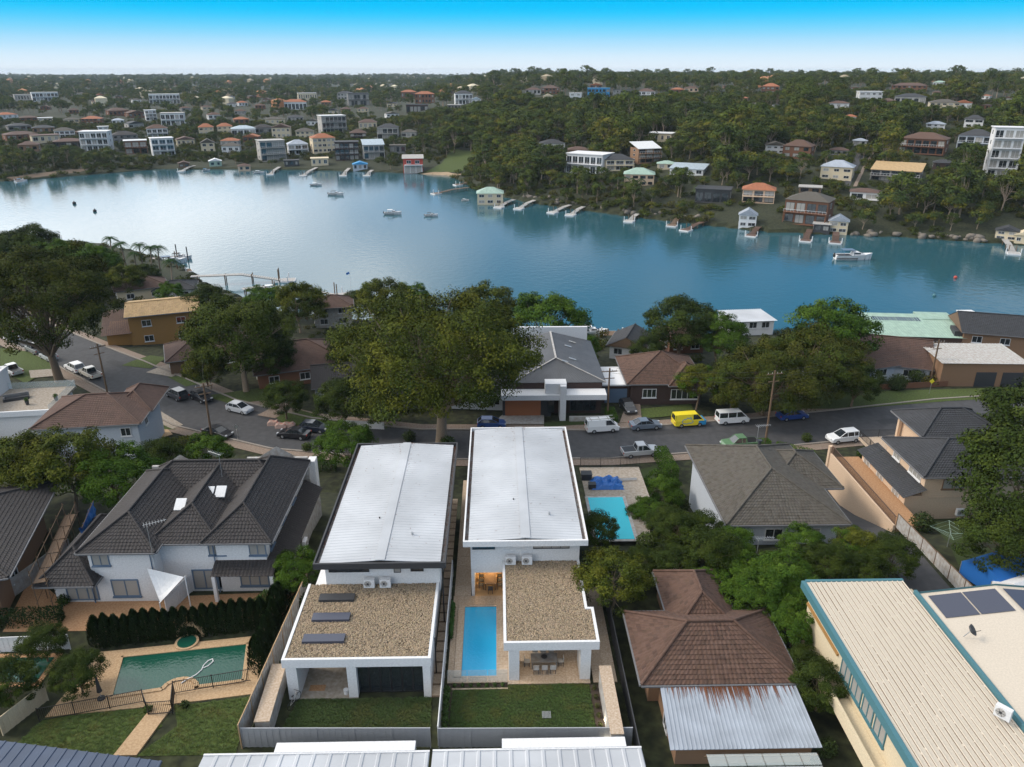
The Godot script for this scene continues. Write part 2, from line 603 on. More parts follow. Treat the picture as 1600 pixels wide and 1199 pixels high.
# courses of tiles on one roof plane: a, b the eave from left to right, d above b, e above a
func tiles(mb: MB, a: Vector3, b: Vector3, d: Vector3, e: Vector3, r: RandomNumberGenerator, course := 0.34, tw := 0.33, vary := 0.16) -> void:
	var up := (b - a).cross(e - a)
	if up.length() < 0.001:
		up = (b - a).cross(d - a)
	up = up.normalized()
	if up.y < 0:
		up = -up
	var run := (((e + d) - (a + b)) * 0.5).slide((b - a).normalized()).length()
	var rows := maxi(2, roundi(run / course))
	for i in rows:
		var t0 := float(i) / rows
		var t1 := minf(1.0, (i + 1.12) / rows)
		var l0 := a.lerp(e, t0)
		var r0 := b.lerp(d, t0)
		var l1 := a.lerp(e, t1)
		var r1 := b.lerp(d, t1)
		var k := maxi(1, roundi(l0.distance_to(r0) / tw))
		for j in k:
			var u0 := float(j) / k
			var u1 := (j + 1.0) / k
			var um := u0 + (u1 - u0) * 0.5
			var s := 1.0 + r.randf_range(-vary, vary)
			mb.col = Color(s, s * r.randf_range(0.96, 1.02), s * r.randf_range(0.94, 1.02))
			var lift := up * (0.055 + r.randf_range(0, 0.012))
			var p0 := l0.lerp(r0, u0) + lift * 0.8
			var pm := l0.lerp(r0, um) + lift * 1.45
			var p1 := l0.lerp(r0, u1) + lift * 0.8
			var q0 := l1.lerp(r1, u0) + up * 0.004
			var qm := l1.lerp(r1, um) + up * 0.03
			var q1 := l1.lerp(r1, u1) + up * 0.004
			mb.quad(p0, pm, qm, q0)
			mb.quad(pm, p1, q1, qm)
			mb.quad(p0 - lift, p1 - lift, p1, p0)
	mb.col = Color(1, 1, 1)
# ribbed sheets on one plane: ribs run from the eave a-b up to e-d
func ribs(mb: MB, a: Vector3, b: Vector3, d: Vector3, e: Vector3, pitch := 0.35, high := 0.045) -> void:
	var up := (b - a).cross(e - a).normalized()
	if up.y < 0:
		up = -up
	var k := maxi(1, roundi(a.distance_to(b) / pitch))
	for j in k:
		var u := [float(j) / k, (j + 0.72) / k, (j + 0.78) / k, (j + 0.94) / k, (j + 1.0) / k]
		var hh := [0.0, 0.0, high, high, 0.0]
		for i in 4:
			mb.quad(a.lerp(b, u[i]) + up * hh[i], a.lerp(b, u[i + 1]) + up * hh[i + 1], e.lerp(d, u[i + 1]) + up * hh[i + 1], e.lerp(d, u[i]) + up * hh[i])
	mb.quad(a - up * 0.04, e - up * 0.04, d - up * 0.04, b - up * 0.04)
	for s in [[a, b], [d, e], [b, d], [e, a]]:
		mb.quad(s[0] - up * 0.04, s[1] - up * 0.04, s[1], s[0])
# a hip or gable roof on a rectangle centred on o (eave height), ridge along x when w > l; local to a thing
func tiled_roof(parent: Node, o: Vector3, w: float, l: float, rise: float, m: String, turn := 0.0, gable := false, sd := 1, cap := "", course := 0.34) -> MeshInstance3D:
	var r := RandomNumberGenerator.new()
	r.seed = sd
	var b := Basis(Vector3.UP, turn)
	if l > w:
		b = b * Basis(Vector3.UP, PI * 0.5)
		var s := w
		w = l
		l = s
	var inset := 0.0 if gable else l * 0.5
	var c := [Vector3(-w * 0.5, 0, l * 0.5), Vector3(w * 0.5, 0, l * 0.5), Vector3(w * 0.5, 0, -l * 0.5), Vector3(-w * 0.5, 0, -l * 0.5)]
	var p := Vector3(-w * 0.5 + inset, rise, 0)
	var q := Vector3(w * 0.5 - inset, rise, 0)
	for i in 4:
		c[i] = o + b * (c[i] as Vector3)
	p = o + b * p
	q = o + b * q
	var mb := MB.new()
	var under := MB.new()
	var vary: float = {"tile_red": 0.34, "tile_grey": 0.26}.get(m, 0.16)
	tiles(mb, c[0], c[1], q, p, r, course, 0.33, vary)
	tiles(mb, c[2], c[3], p, q, r, course, 0.33, vary)
	if not gable:
		tiles(mb, c[1], c[2], q, q, r, course, 0.33, vary)
		tiles(mb, c[3], c[0], p, p, r, course, 0.33, vary)
	var caps := MB.new()
	var lines := [[p, q]]
	if not gable:
		lines += [[c[0], p], [c[3], p], [c[1], q], [c[2], q]]
	for s in lines:
		var a: Vector3 = s[0] + Vector3(0, 0.09, 0)
		var e: Vector3 = s[1] + Vector3(0, 0.09, 0)
		if a.distance_to(e) > 0.3:
			var k := maxi(1, roundi(a.distance_to(e) / 0.42))
			for i in k:
				var sh := r.randf_range(0.8, 1.2)
				caps.col = Color(sh, sh, sh)
				caps.rod(a.lerp(e, float(i) / k), a.lerp(e, (i + 1.0) / k), 0.13, 0.115, 6)
	var o2 := part("roof", under_of(under, c, p, q, gable), M.frame_dark if m.begins_with("tile_d") else M.wood, parent)
	part("roof_tiles", mb, M[m], o2).set_meta("kind", "stuff")
	part("ridge_cap", caps, M[cap if cap != "" else m], o2)
	var gut := MB.new()
	for i in 4:
		if gable and i % 2 == 1:
			continue
		var a: Vector3 = c[i]
		var e: Vector3 = c[(i + 1) % 4]
		var out := (a + e) * 0.5 - o
		out.y = 0
		out = out.normalized() * 0.08
		gut.bar(a + out - Vector3(0, 0.06, 0), e + out - Vector3(0, 0.06, 0), 0.13, 0.13)
	part("gutter", gut, M.gutter if M.has("gutter") else M.charcoal, o2)
	return o2
func under_of(mb: MB, c: Array, p: Vector3, q: Vector3, gable: bool) -> MB:
	var dn := Vector3(0, -0.1, 0)
	mb.quad(c[0] + dn, c[1] + dn, q + dn, p + dn)
	mb.quad(c[2] + dn, c[3] + dn, p + dn, q + dn)
	if gable:
		mb.tri(c[1] + dn, c[2] + dn, q + dn)
		mb.tri(c[3] + dn, c[0] + dn, p + dn)
	else:
		mb.tri(c[1] + dn, c[2] + dn, q + dn)
		mb.tri(c[3] + dn, c[0] + dn, p + dn)
	mb.quad(c[3] + dn, c[2] + dn, c[1] + dn, c[0] + dn)
	return mb
func block(parent: Node, called: String, m: String, x0: float, y0: float, z0: float, x1: float, y1: float, z1: float) -> MeshInstance3D:
	var b := MB.new()
	b.b2(x0, y0, z0, x1, y1, z1)
	return part(called, b, M[m], parent)
# rough plain roof for a far house
func far_roof(mb: MB, w: float, l: float, y: float, rise: float, kind: String) -> void:
	var o := 0.45
	var a := w * 0.5 + o
	var e := l * 0.5 + o
	if kind == "flat":
		mb.b2(-a, y, -e, a, y + 0.3, e)
		return
	if kind == "skillion":
		mb.quad(Vector3(-a, y, e), Vector3(a, y, e), Vector3(a, y + rise, -e), Vector3(-a, y + rise, -e))
		mb.quad(Vector3(-a, y - 0.2, e), Vector3(-a, y + rise - 0.2, -e), Vector3(a, y + rise - 0.2, -e), Vector3(a, y - 0.2, e))
		mb.quad(Vector3(-a, y - 0.2, e), Vector3(a, y - 0.2, e), Vector3(a, y, e), Vector3(-a, y, e))
		mb.quad(Vector3(a, y - 0.2, e), Vector3(a, y + rise - 0.2, -e), Vector3(a, y + rise, -e), Vector3(a, y, e))
		mb.quad(Vector3(-a, y - 0.2, e), Vector3(-a, y, e), Vector3(-a, y + rise, -e), Vector3(-a, y + rise - 0.2, -e))
		return
	var c := [Vector3(-a, y, e), Vector3(a, y, e), Vector3(a, y, -e), Vector3(-a, y, -e)]
	var p := Vector3(0, y + rise, 0)
	var q := p
	if kind == "gable":          # gable towards the river
		p.z = e
		q.z = -e
		mb.quad(c[3], c[0], p, q)
		mb.quad(c[1], c[2], q, p)
		mb.tri(c[0], c[1], p)
		mb.tri(c[2], c[3], q)
	elif w >= l:
		p.x = -(a - e)
		q.x = a - e
		mb.quad(c[0], c[1], q, p)
		mb.quad(c[2], c[3], p, q)
		mb.tri(c[1], c[2], q)
		mb.tri(c[3], c[0], p)
	else:
		p.z = e - a
		q.z = a - e
		mb.quad(c[3], c[0], p, q)
		mb.quad(c[1], c[2], q, p)
		mb.tri(c[0], c[1], p)
		mb.tri(c[2], c[3], q)
	mb.quad(c[3], c[2], c[1], c[0])
# a house across the river: px, py the foot of its front in the picture, wpx, hpx its size there
func far_house(px: float, py: float, wpx: float, hpx: float, storeys: int, roof: String, roofm: String, wall: String, label: String, yaw := 0.0, balcony := false, called := "house", category := "house") -> Node3D:
	var p := G(px, py)
	var depth := (p - EYE).dot(-Basis.from_euler(Vector3(deg_to_rad(PITCH), deg_to_rad(YAW), 0)).z)
	var k := depth / LENS
	var w := wpx * k
	var high := hpx * k * 1.06
	var l := clampf(w * 0.75, 5.0, 13.0)
	var face := atan2(-p.x, -p.z) + yaw
	var rise := 0.0 if roof == "flat" else minf(2.6, high * 0.32)
	var wall_h := maxf(2.4, high - rise)
	var fwd := Vector3(sin(face), 0, cos(face))
	var o := thing(called, label, category, p - fwd * (l * 0.5), face)
	keep_clear.append([p - fwd * (l * 0.5), w * 0.5 + 1.5, l * 0.5, face - yaw] + ([] if label.begins_with("small ") and label.contains("among the trees") else [label]))
	var mb := MB.new()
	mb.b2(-w * 0.5, -5, -l * 0.5, w * 0.5, wall_h, l * 0.5)
	part("wall", mb, M[wall], o)
	mb = MB.new()
	far_roof(mb, w, l, wall_h, rise, roof)
	part("roof", mb, M[roofm], o)
	var fh := wall_h / storeys
	var n := maxi(2, roundi(w / rng.randf_range(3.0, 4.4)))
	var wide := rng.randf_range(0.42, 0.68)
	var tall := rng.randf_range(0.42, 0.58)
	for s in storeys:
		for i in n:
			var x := -w * 0.5 + w * (i + 0.5) / n
			var ww := w / n * (0.82 if balcony else wide * rng.randf_range(0.75, 1.25))
			window(o, Vector3(x, s * fh + (0.15 if balcony else fh * 0.3), l * 0.5), 0.0, ww, fh * (0.74 if balcony else tall), 2, "white" if (wall == "white" or wall == "cream") else "frame_dark", "glass" if rng.randf() < 0.7 else "curtain_glass", "window", 1, false)
		for sd in [-1, 1]:
			window(o, Vector3(sd * w * 0.5, s * fh + fh * 0.3, 0), sd * PI * 0.5, minf(1.8, l * 0.25), fh * 0.45, 1, "white", "glass", "window", 1, false)
		if balcony:
			mb = MB.new()
			mb.b2(-w * 0.5, s * fh - 0.18, l * 0.5, w * 0.5, s * fh, l * 0.5 + 1.7)
			var bal := part("balcony", mb, M[wall], o)
			if s > 0:
				mb = MB.new()
				mb.b2(-w * 0.5, s * fh + 0.9, l * 0.5 + 1.6, w * 0.5, s * fh + 0.98, l * 0.5 + 1.68)
				for i in n * 3 + 1:
					mb.b2(-w * 0.5 + (w - 0.06) * i / (n * 3), s * fh, l * 0.5 + 1.61, -w * 0.5 + (w - 0.06) * i / (n * 3) + 0.06, s * fh + 0.9, l * 0.5 + 1.67)
				part("railing", mb, M.white if wall != "white" else M.lightgrey, bal)
				for i in [0, n]:
					mb = MB.new()
					var x2: float = (-w * 0.5 + 0.15) if i == 0 else (w * 0.5 - 0.15)
					mb.b2(x2 - 0.13, (s - 1) * fh, l * 0.5 + 1.35, x2 + 0.13, s * fh - 0.18, l * 0.5 + 1.6)
					part("post", mb, M[wall], bal)
	return o

# ---------------------------------------------------------------- plants
func leaf(mb: MB, p: Vector3, dir: Vector3, nrm: Vector3, ln: float, wd: float) -> void:
	var s := dir.cross(nrm)
	if s.length() < 0.01:
		s = Vector3.RIGHT
	s = s.normalized() * wd
	mb.quad(p - dir * ln * 0.5, p - s * 0.5, p + dir * ln * 0.5, p + s * 0.5)
func rand_dir(r: RandomNumberGenerator) -> Vector3:
	var z := r.randf_range(-1, 1)
	var a := r.randf_range(0, TAU)
	var q := sqrt(1.0 - z * z)
	return Vector3(q * cos(a), z, q * sin(a))
# trunk, limbs and a crown of leaf clumps. Returns [wood mesh, leaf mesh]
func tree_meshes(sd: int, high: float, rad: float, trunk_h: float, clumps: int, per: int, size: float, tones: Array, bark: String, trunk_r := 0.0, squash := 1.0, droop := 0.0, open := 0.62) -> Array:
	var r := RandomNumberGenerator.new()
	r.seed = sd
	var lobes := FastNoiseLite.new()
	lobes.seed = sd
	lobes.frequency = 0.9
	var wood := MB.new()
	var leaves := MB.new()
	var ry := (high - trunk_h * 0.75) * 0.5 * squash
	var mid := Vector3(0, high - ry, 0)
	var tr := trunk_r if trunk_r > 0.0 else high * 0.022
	var fork := Vector3(r.randf_range(-0.4, 0.4), trunk_h, r.randf_range(-0.4, 0.4))
	wood.tube(PackedVector3Array([Vector3(0, -0.6, 0), Vector3(0, 0.3, 0), fork * Vector3(0.4, 0.5, 0.4), fork]), PackedFloat32Array([tr * 1.5, tr * 1.2, tr, tr * 0.85]), 9)
	var spots: Array[Vector3] = []
	for i in clumps:
		var d := rand_dir(r)
		if d.y < -0.55:
			d.y = -d.y * 0.5
			d = d.normalized()
		var k := (1.0 + lobes.get_noise_3dv(d * 1.3) * 0.5) * (open + (1.0 - open) * pow(r.randf(), 0.45))
		spots.append(mid + d * Vector3(rad, ry, rad) * k * 0.9)
	var main := mini(clumps, 7 + clumps / 12)
	for i in main:
		var t: Vector3 = spots[i]
		var b := fork.lerp(t, 0.45) + Vector3(r.randf_range(-1, 1), r.randf_range(-0.2, 0.8), r.randf_range(-1, 1)) * rad * 0.08
		var lr := tr * r.randf_range(0.32, 0.55)
		wood.tube(PackedVector3Array([fork - Vector3(0, tr, 0), fork.lerp(b, 0.5) + Vector3(0, rad * 0.03, 0), b, t]), PackedFloat32Array([lr, lr * 0.85, lr * 0.6, lr * 0.18]), 6)
		for c in 2:
			var s: Vector3 = spots[(i * 5 + c * 3 + main) % clumps]
			if s.distance_to(b) < rad * 0.9:
				wood.tube(PackedVector3Array([b, b.lerp(s, 0.5) + Vector3(0, -rad * 0.02, 0), s]), PackedFloat32Array([lr * 0.5, lr * 0.32, lr * 0.1]), 5)
	var cr := rad * 1.75 / pow(clumps, 0.42)
	for i in clumps:
		var q: Vector3 = spots[i]
		var base: Color = tones[r.randi() % tones.size()]
		var s := r.randf_range(0.8, 1.2)
		base = Color(base.r * s, base.g * s, base.b * s)
		var rc := cr * r.randf_range(0.65, 1.2)
		var away := (q - mid + Vector3(0, ry * 0.25, 0)).normalized()
		for j in per:
			var d := rand_dir(r)
			if d.dot(away) < -0.3 and r.randf() < 0.6:
				d = -d
			var at := q + d * Vector3(rc, rc * 0.62, rc) * pow(r.randf(), 0.4)
			at.y -= droop * r.randf() * rc
			var nrm := (d + away * 0.5 + Vector3(0, 0.6, 0) + rand_dir(r) * 0.9).normalized()
			var dir := nrm.cross(rand_dir(r)).normalized()
			if droop > 0.0:
				dir = (dir + Vector3(0, -droop, 0)).normalized()
			var v := r.randf_range(0.72, 1.28)
			leaves.col = Color(base.r * v, base.g * v, base.b * v)
			leaf(leaves, at, dir, nrm, size * r.randf_range(0.7, 1.3), size * r.randf_range(0.4, 0.7))
	return [wood.done(M[bark]), leaves.done(M.leaf)]
func plant_tree(called: String, meshes: Array, at: Vector3, turn: float, sc: float, label: String, category := "tree", group := "") -> Node3D:
	var o := thing(called, label, category, at, turn, group)
	var t := share("trunk", meshes[0], Vector3.ZERO, o)
	var c := share("crown", meshes[1], Vector3.ZERO, o)
	t.scale = Vector3.ONE * sc
	c.scale = Vector3.ONE * sc
	return o
func palm_meshes(sd: int, high: float, fronds: int, reach: float, tone: Color, bark := "bark_pale") -> Array:
	var r := RandomNumberGenerator.new()
	r.seed = sd
	var wood := MB.new()
	var lf := MB.new()
	var lean := Vector3(r.randf_range(-0.6, 0.6), high, r.randf_range(-0.6, 0.6))
	wood.tube(PackedVector3Array([Vector3(0, -0.5, 0), lean * Vector3(0.3, 0.5, 0.3), lean]), PackedFloat32Array([0.26, 0.19, 0.16]), 8)
	for i in fronds:
		var a := TAU * i / fronds + r.randf_range(-0.2, 0.2)
		var rise := r.randf_range(-0.1, 1.0)
		var out := Vector3(cos(a), 0, sin(a))
		var side := Vector3(-sin(a), 0, cos(a))
		for j in 16:
			var t := (j + 1.0) / 16.0
			var p := lean + out * reach * t * (0.95 - rise * 0.2) + Vector3(0, rise * reach * t * 0.9 - reach * t * t * (0.75 + rise * 0.35), 0)
			var v := r.randf_range(0.7, 1.3)
			lf.col = Color(tone.r * v, tone.g * v, tone.b * v)
			for s in [-1, 1]:
				var ln: float = reach * 0.32 * sin(PI * (0.15 + 0.8 * t))
				leaf(lf, p + side * s * ln * 0.45 - Vector3(0, ln * 0.2, 0), (side * s + out * 0.5 - Vector3(0, 0.45, 0)).normalized(), Vector3.UP, ln, 0.16)
	return [wood.done(M[bark]), lf.done(M.leaf)]
# clipped or loose leaf mass inside a box: for hedges and shrubs
func leaf_box(sd: int, s: Vector3, count: int, size: float, tone: Color, round_top := 0.0) -> ArrayMesh:
	var r := RandomNumberGenerator.new()
	r.seed = sd
	var mb := MB.new()
	for i in count:
		var d := rand_dir(r)
		var p: Vector3
		if round_top > 0.0:
			p = d * Vector3(s.x, s.y, s.z) * 0.5 * pow(r.randf(), 0.3) * r.randf_range(0.85, 1.1) + Vector3(0, s.y * 0.5, 0)
		else:
			p = Vector3(r.randf_range(-0.5, 0.5), r.randf_range(0, 1), r.randf_range(-0.5, 0.5)) * s
			match r.randi() % 4:
				0: p.y = s.y * r.randf_range(0.9, 1.04)
				1: p.x = s.x * 0.5 * (1.0 if r.randf() < 0.5 else -1.0)
				2: p.z = s.z * 0.5 * (1.0 if r.randf() < 0.5 else -1.0)
		var v := r.randf_range(0.6, 1.35)
		mb.col = Color(tone.r * v, tone.g * v, tone.b * v)
		leaf(mb, p, rand_dir(r), (d + Vector3(0, 0.5, 0)).normalized(), size * r.randf_range(0.7, 1.3), size * 0.55)
	return mb.done(M.leaf)
func shrub(called: String, at: Vector3, s: Vector3, tone: Color, label: String, category: String, sd: int, size := 0.28, dens := 1.0, group := "") -> Node3D:
	var o := thing(called, label, category, at, 0, group)
	var n := int(clampf((s.x * s.z + s.y * (s.x + s.z)) * 55.0 * dens * 0.08 / (size * size), 120, 7000))
	share("foliage", leaf_box(sd, s, n, size, tone, 1.0), Vector3.ZERO, o)
	var w := MB.new()
	for i in 4:
		var a := i * 1.7 + sd
		w.rod(Vector3(0, -0.2, 0), Vector3(cos(a) * s.x * 0.25, s.y * 0.6, sin(a) * s.z * 0.25), 0.05, 0.02, 5)
	part("stem", w, M.bark, o)
	return o
func hedge(at: Vector3, s: Vector3, turn: float, tone: Color, label: String, sd: int, size := 0.2) -> Node3D:
	var o := thing("clipped_hedge", label, "hedge", at, turn)
	share("foliage", leaf_box(sd, s, int(clampf((s.x * s.z + 2 * s.y * (s.x + s.z)) * 90.0, 300, 9000)), size, tone), Vector3.ZERO, o)
	var w := MB.new()
	var k := maxi(2, int(maxf(s.x, s.z) / 1.2))
	for i in k:
		var t := (i + 0.5) / k - 0.5
		w.rod(Vector3(s.x * t if s.x > s.z else 0.0, -0.2, s.z * t if s.z >= s.x else 0.0), Vector3(s.x * t if s.x > s.z else 0.0, s.y * 0.8, s.z * t if s.z >= s.x else 0.0), 0.05, 0.03, 5)
	part("stem", w, M.bark, o)
	return o

# ---------------------------------------------------------------- vehicles
# side profile runs from the rear (-x) to the nose (+x)
const CARS := {
	"sedan": {"l": 4.7, "w": 1.8, "body": [[-2.35, 0.45], [-2.3, 0.95], [-1.6, 1.02], [1.0, 1.0], [2.1, 0.8], [2.35, 0.55], [2.33, 0.3], [-2.3, 0.3]], "cab": [[-1.75, 1.0], [-0.95, 1.43], [0.25, 1.45], [1.15, 0.98]], "pillars": [-0.15], "wheels": [-1.4, 1.42]},
	"hatch": {"l": 4.2, "w": 1.78, "body": [[-2.1, 0.45], [-2.08, 0.98], [-1.6, 1.03], [0.95, 1.0], [1.95, 0.8], [2.12, 0.55], [2.1, 0.28], [-2.05, 0.28]], "cab": [[-2.0, 1.0], [-1.45, 1.45], [0.1, 1.48], [1.1, 0.98]], "pillars": [-0.6], "wheels": [-1.3, 1.3]},
	"wagon": {"l": 4.75, "w": 1.86, "body": [[-2.38, 0.5], [-2.35, 1.05], [-1.6, 1.1], [1.0, 1.08], [2.15, 0.92], [2.38, 0.65], [2.35, 0.36], [-2.3, 0.36]], "cab": [[-2.25, 1.05], [-1.85, 1.62], [0.15, 1.68], [1.15, 1.05]], "pillars": [-1.1, -0.1], "wheels": [-1.4, 1.42]},
	"van": {"l": 4.8, "w": 1.8, "body": [[-2.4, 0.4], [-2.4, 1.2], [1.7, 1.2], [2.3, 0.95], [2.42, 0.6], [2.4, 0.32], [-2.35, 0.32]], "cab": [[-2.38, 1.18], [-2.3, 1.95], [1.1, 1.98], [1.95, 1.12]], "pillars": [-1.0, 0.35], "wheels": [-1.35, 1.45]},
	"ute": {"l": 5.2, "w": 1.86, "body": [[-2.6, 0.55], [-2.6, 1.05], [-0.7, 1.08], [1.2, 1.1], [2.4, 0.98], [2.6, 0.7], [2.58, 0.42], [-2.55, 0.42]], "cab": [[-0.75, 1.06], [-0.6, 1.72], [0.55, 1.75], [1.3, 1.08]], "pillars": [0.05], "wheels": [-1.6, 1.6]},
}
func slab_profile(mb: MB, pts: Array, half: float, top_half := -1.0) -> void:
	# extrude a side profile across z with a chamfered edge
	var ch := 0.1
	var q := PackedVector2Array()
	for p in pts:
		q.append(Vector2(p[0], p[1]))
	var mid := Vector2.ZERO
	for p in q:
		mid += p / q.size()
	var th := half if top_half < 0.0 else top_half
	var ylo := 9.0
	var yhi := -9.0
	for p in q:
		ylo = minf(ylo, p.y)
		yhi = maxf(yhi, p.y)
	var wide := func(p: Vector2) -> float: return lerpf(half, th, (p.y - ylo) / (yhi - ylo))
	if not Geometry2D.is_polygon_clockwise(q):
		q.reverse()
	var inner := PackedVector2Array()
	for p in q:
		inner.append(p + (mid - p).normalized() * minf(ch, (mid - p).length() * 0.3))
	var k := q.size()
	for s in [-1.0, 1.0]:
		for i in k:
			var a := q[i]
			var b := q[(i + 1) % k]
			var ia := inner[i]
			var ib := inner[(i + 1) % k]
			var A1 := Vector3(a.x, a.y, s * (wide.call(a) - ch))
			var B1 := Vector3(b.x, b.y, s * (wide.call(b) - ch))
			var A2 := Vector3(ia.x, ia.y, s * wide.call(ia))
			var B2 := Vector3(ib.x, ib.y, s * wide.call(ib))
			if s > 0:
				mb.quad(A1, A2, B2, B1)
			else:
				mb.quad(A1, B1, B2, A2)
		var t := Geometry2D.triangulate_polygon(inner)
		for i in range(0, t.size(), 3):
			var a := inner[t[i]]
			var b := inner[t[i + 1]]
			var d := inner[t[i + 2]]
			var pa := Vector3(a.x, a.y, s * wide.call(a))
			var pb := Vector3(b.x, b.y, s * wide.call(b))
			var pd := Vector3(d.x, d.y, s * wide.call(d))
			if ((pb - pa).cross(pd - pa)).z * s > 0:
				mb.tri(pa, pb, pd)
			else:
				mb.tri(pa, pd, pb)
	for i in k:
		var a := q[i]
		var b := q[(i + 1) % k]
		mb.quad(Vector3(a.x, a.y, -(wide.call(a) - ch)), Vector3(a.x, a.y, wide.call(a) - ch), Vector3(b.x, b.y, wide.call(b) - ch), Vector3(b.x, b.y, -(wide.call(b) - ch)))
func car(kind: String, paint: Color, at: Vector3, turn: float, label: String, category := "car", called := "parked_car", extra := "") -> Node3D:
	var c: Dictionary = CARS[kind]
	var key := "paint_%s" % paint.to_html()
	if not M.has(key):
		var m := mat(key, paint.r, paint.g, paint.b, 0.32)
		m.clearcoat_enabled = true
		m.clearcoat = 0.5
		m.clearcoat_roughness = 0.1
	var o := thing(called, label, category, at, turn, "")
	var mb := MB.new()
	slab_profile(mb, c.body, c.w * 0.5)
	part("body", mb, M[key], o)
	mb = MB.new()
	slab_profile(mb, c.cab, c.w * 0.5 - 0.06, c.w * 0.5 - 0.24)
	var cab := part("cabin", mb, M.glass, o)
	var p: Array = c.cab
	mb = MB.new()
	var th: float = c.w * 0.5 - 0.22
	mb.b2(p[1][0] - 0.02, p[1][1] - 0.04, -th, p[2][0] + 0.02, p[2][1] + 0.035, th)
	part("roof_panel", mb, M[key], o)
	mb = MB.new()
	for x in c.pillars + ([] if kind == "van" else [p[1][0] + 0.05]):
		for s in [-1, 1]:
			mb.bar(Vector3(x, p[0][1], s * (c.w * 0.5 - 0.05)), Vector3(x + 0.03, p[1][1], s * (c.w * 0.5 - 0.23)), 0.03, 0.09)
	for s in [-1, 1]:
		mb.bar(Vector3(p[3][0], p[3][1], s * (c.w * 0.5 - 0.12)), Vector3(p[2][0], p[2][1], s * (c.w * 0.5 - 0.26)), 0.07, 0.07)
		mb.bar(Vector3(p[0][0], p[0][1], s * (c.w * 0.5 - 0.12)), Vector3(p[1][0], p[1][1], s * (c.w * 0.5 - 0.26)), 0.09, 0.09)
	part("pillar", mb, M[key], cab)
	if kind == "van" and extra != "bus":      # solid sides behind the front doors
		mb = MB.new()
		for s in [-1, 1]:
			mb.quad(Vector3(-2.3, 1.15, s * 0.87), Vector3(0.3, 1.15, s * 0.87), Vector3(0.3, 1.93, s * 0.7), Vector3(-2.2, 1.93, s * 0.7))
		part("side_panel", mb, M[key], o)
	for x in c.wheels:
		for s in [-1, 1]:
			mb = MB.new()
			mb.rod(Vector3(x, 0.33, s * (c.w * 0.5 - 0.2)), Vector3(x, 0.33, s * (c.w * 0.5 + 0.012)), 0.33, 0.33, 14)
			var wh := part("wheel", mb, M.rubber, o)
			mb = MB.new()
			mb.rod(Vector3(x, 0.33, s * (c.w * 0.5 + 0.013)), Vector3(x, 0.33, s * (c.w * 0.5 + 0.022)), 0.19, 0.17, 10)
			part("rim", mb, M.steel, wh)
	var nose: float = c.body[4][0] if kind != "van" else c.body[3][0]
	for s in [-1, 1]:
		mb = MB.new()
		mb.box(Vector3(nose + 0.08, 0.72, s * (c.w * 0.5 - 0.28)), Vector3(0.3, 0.15, 0.34))
		part("headlight", mb, M.white_metal, o)
		mb = MB.new()
		mb.box(Vector3(-c.l * 0.5 + 0.03, 0.85, s * (c.w * 0.5 - 0.16)), Vector3(0.1, 0.2, 0.2))
		part("tail_light", mb, M.red, o)
	if kind == "ute":
		mb = MB.new()
		mb.b2(-2.5, 1.03, -0.78, -0.8, 1.095, 0.78)
		part("tray", mb, M.black, o)
	return o
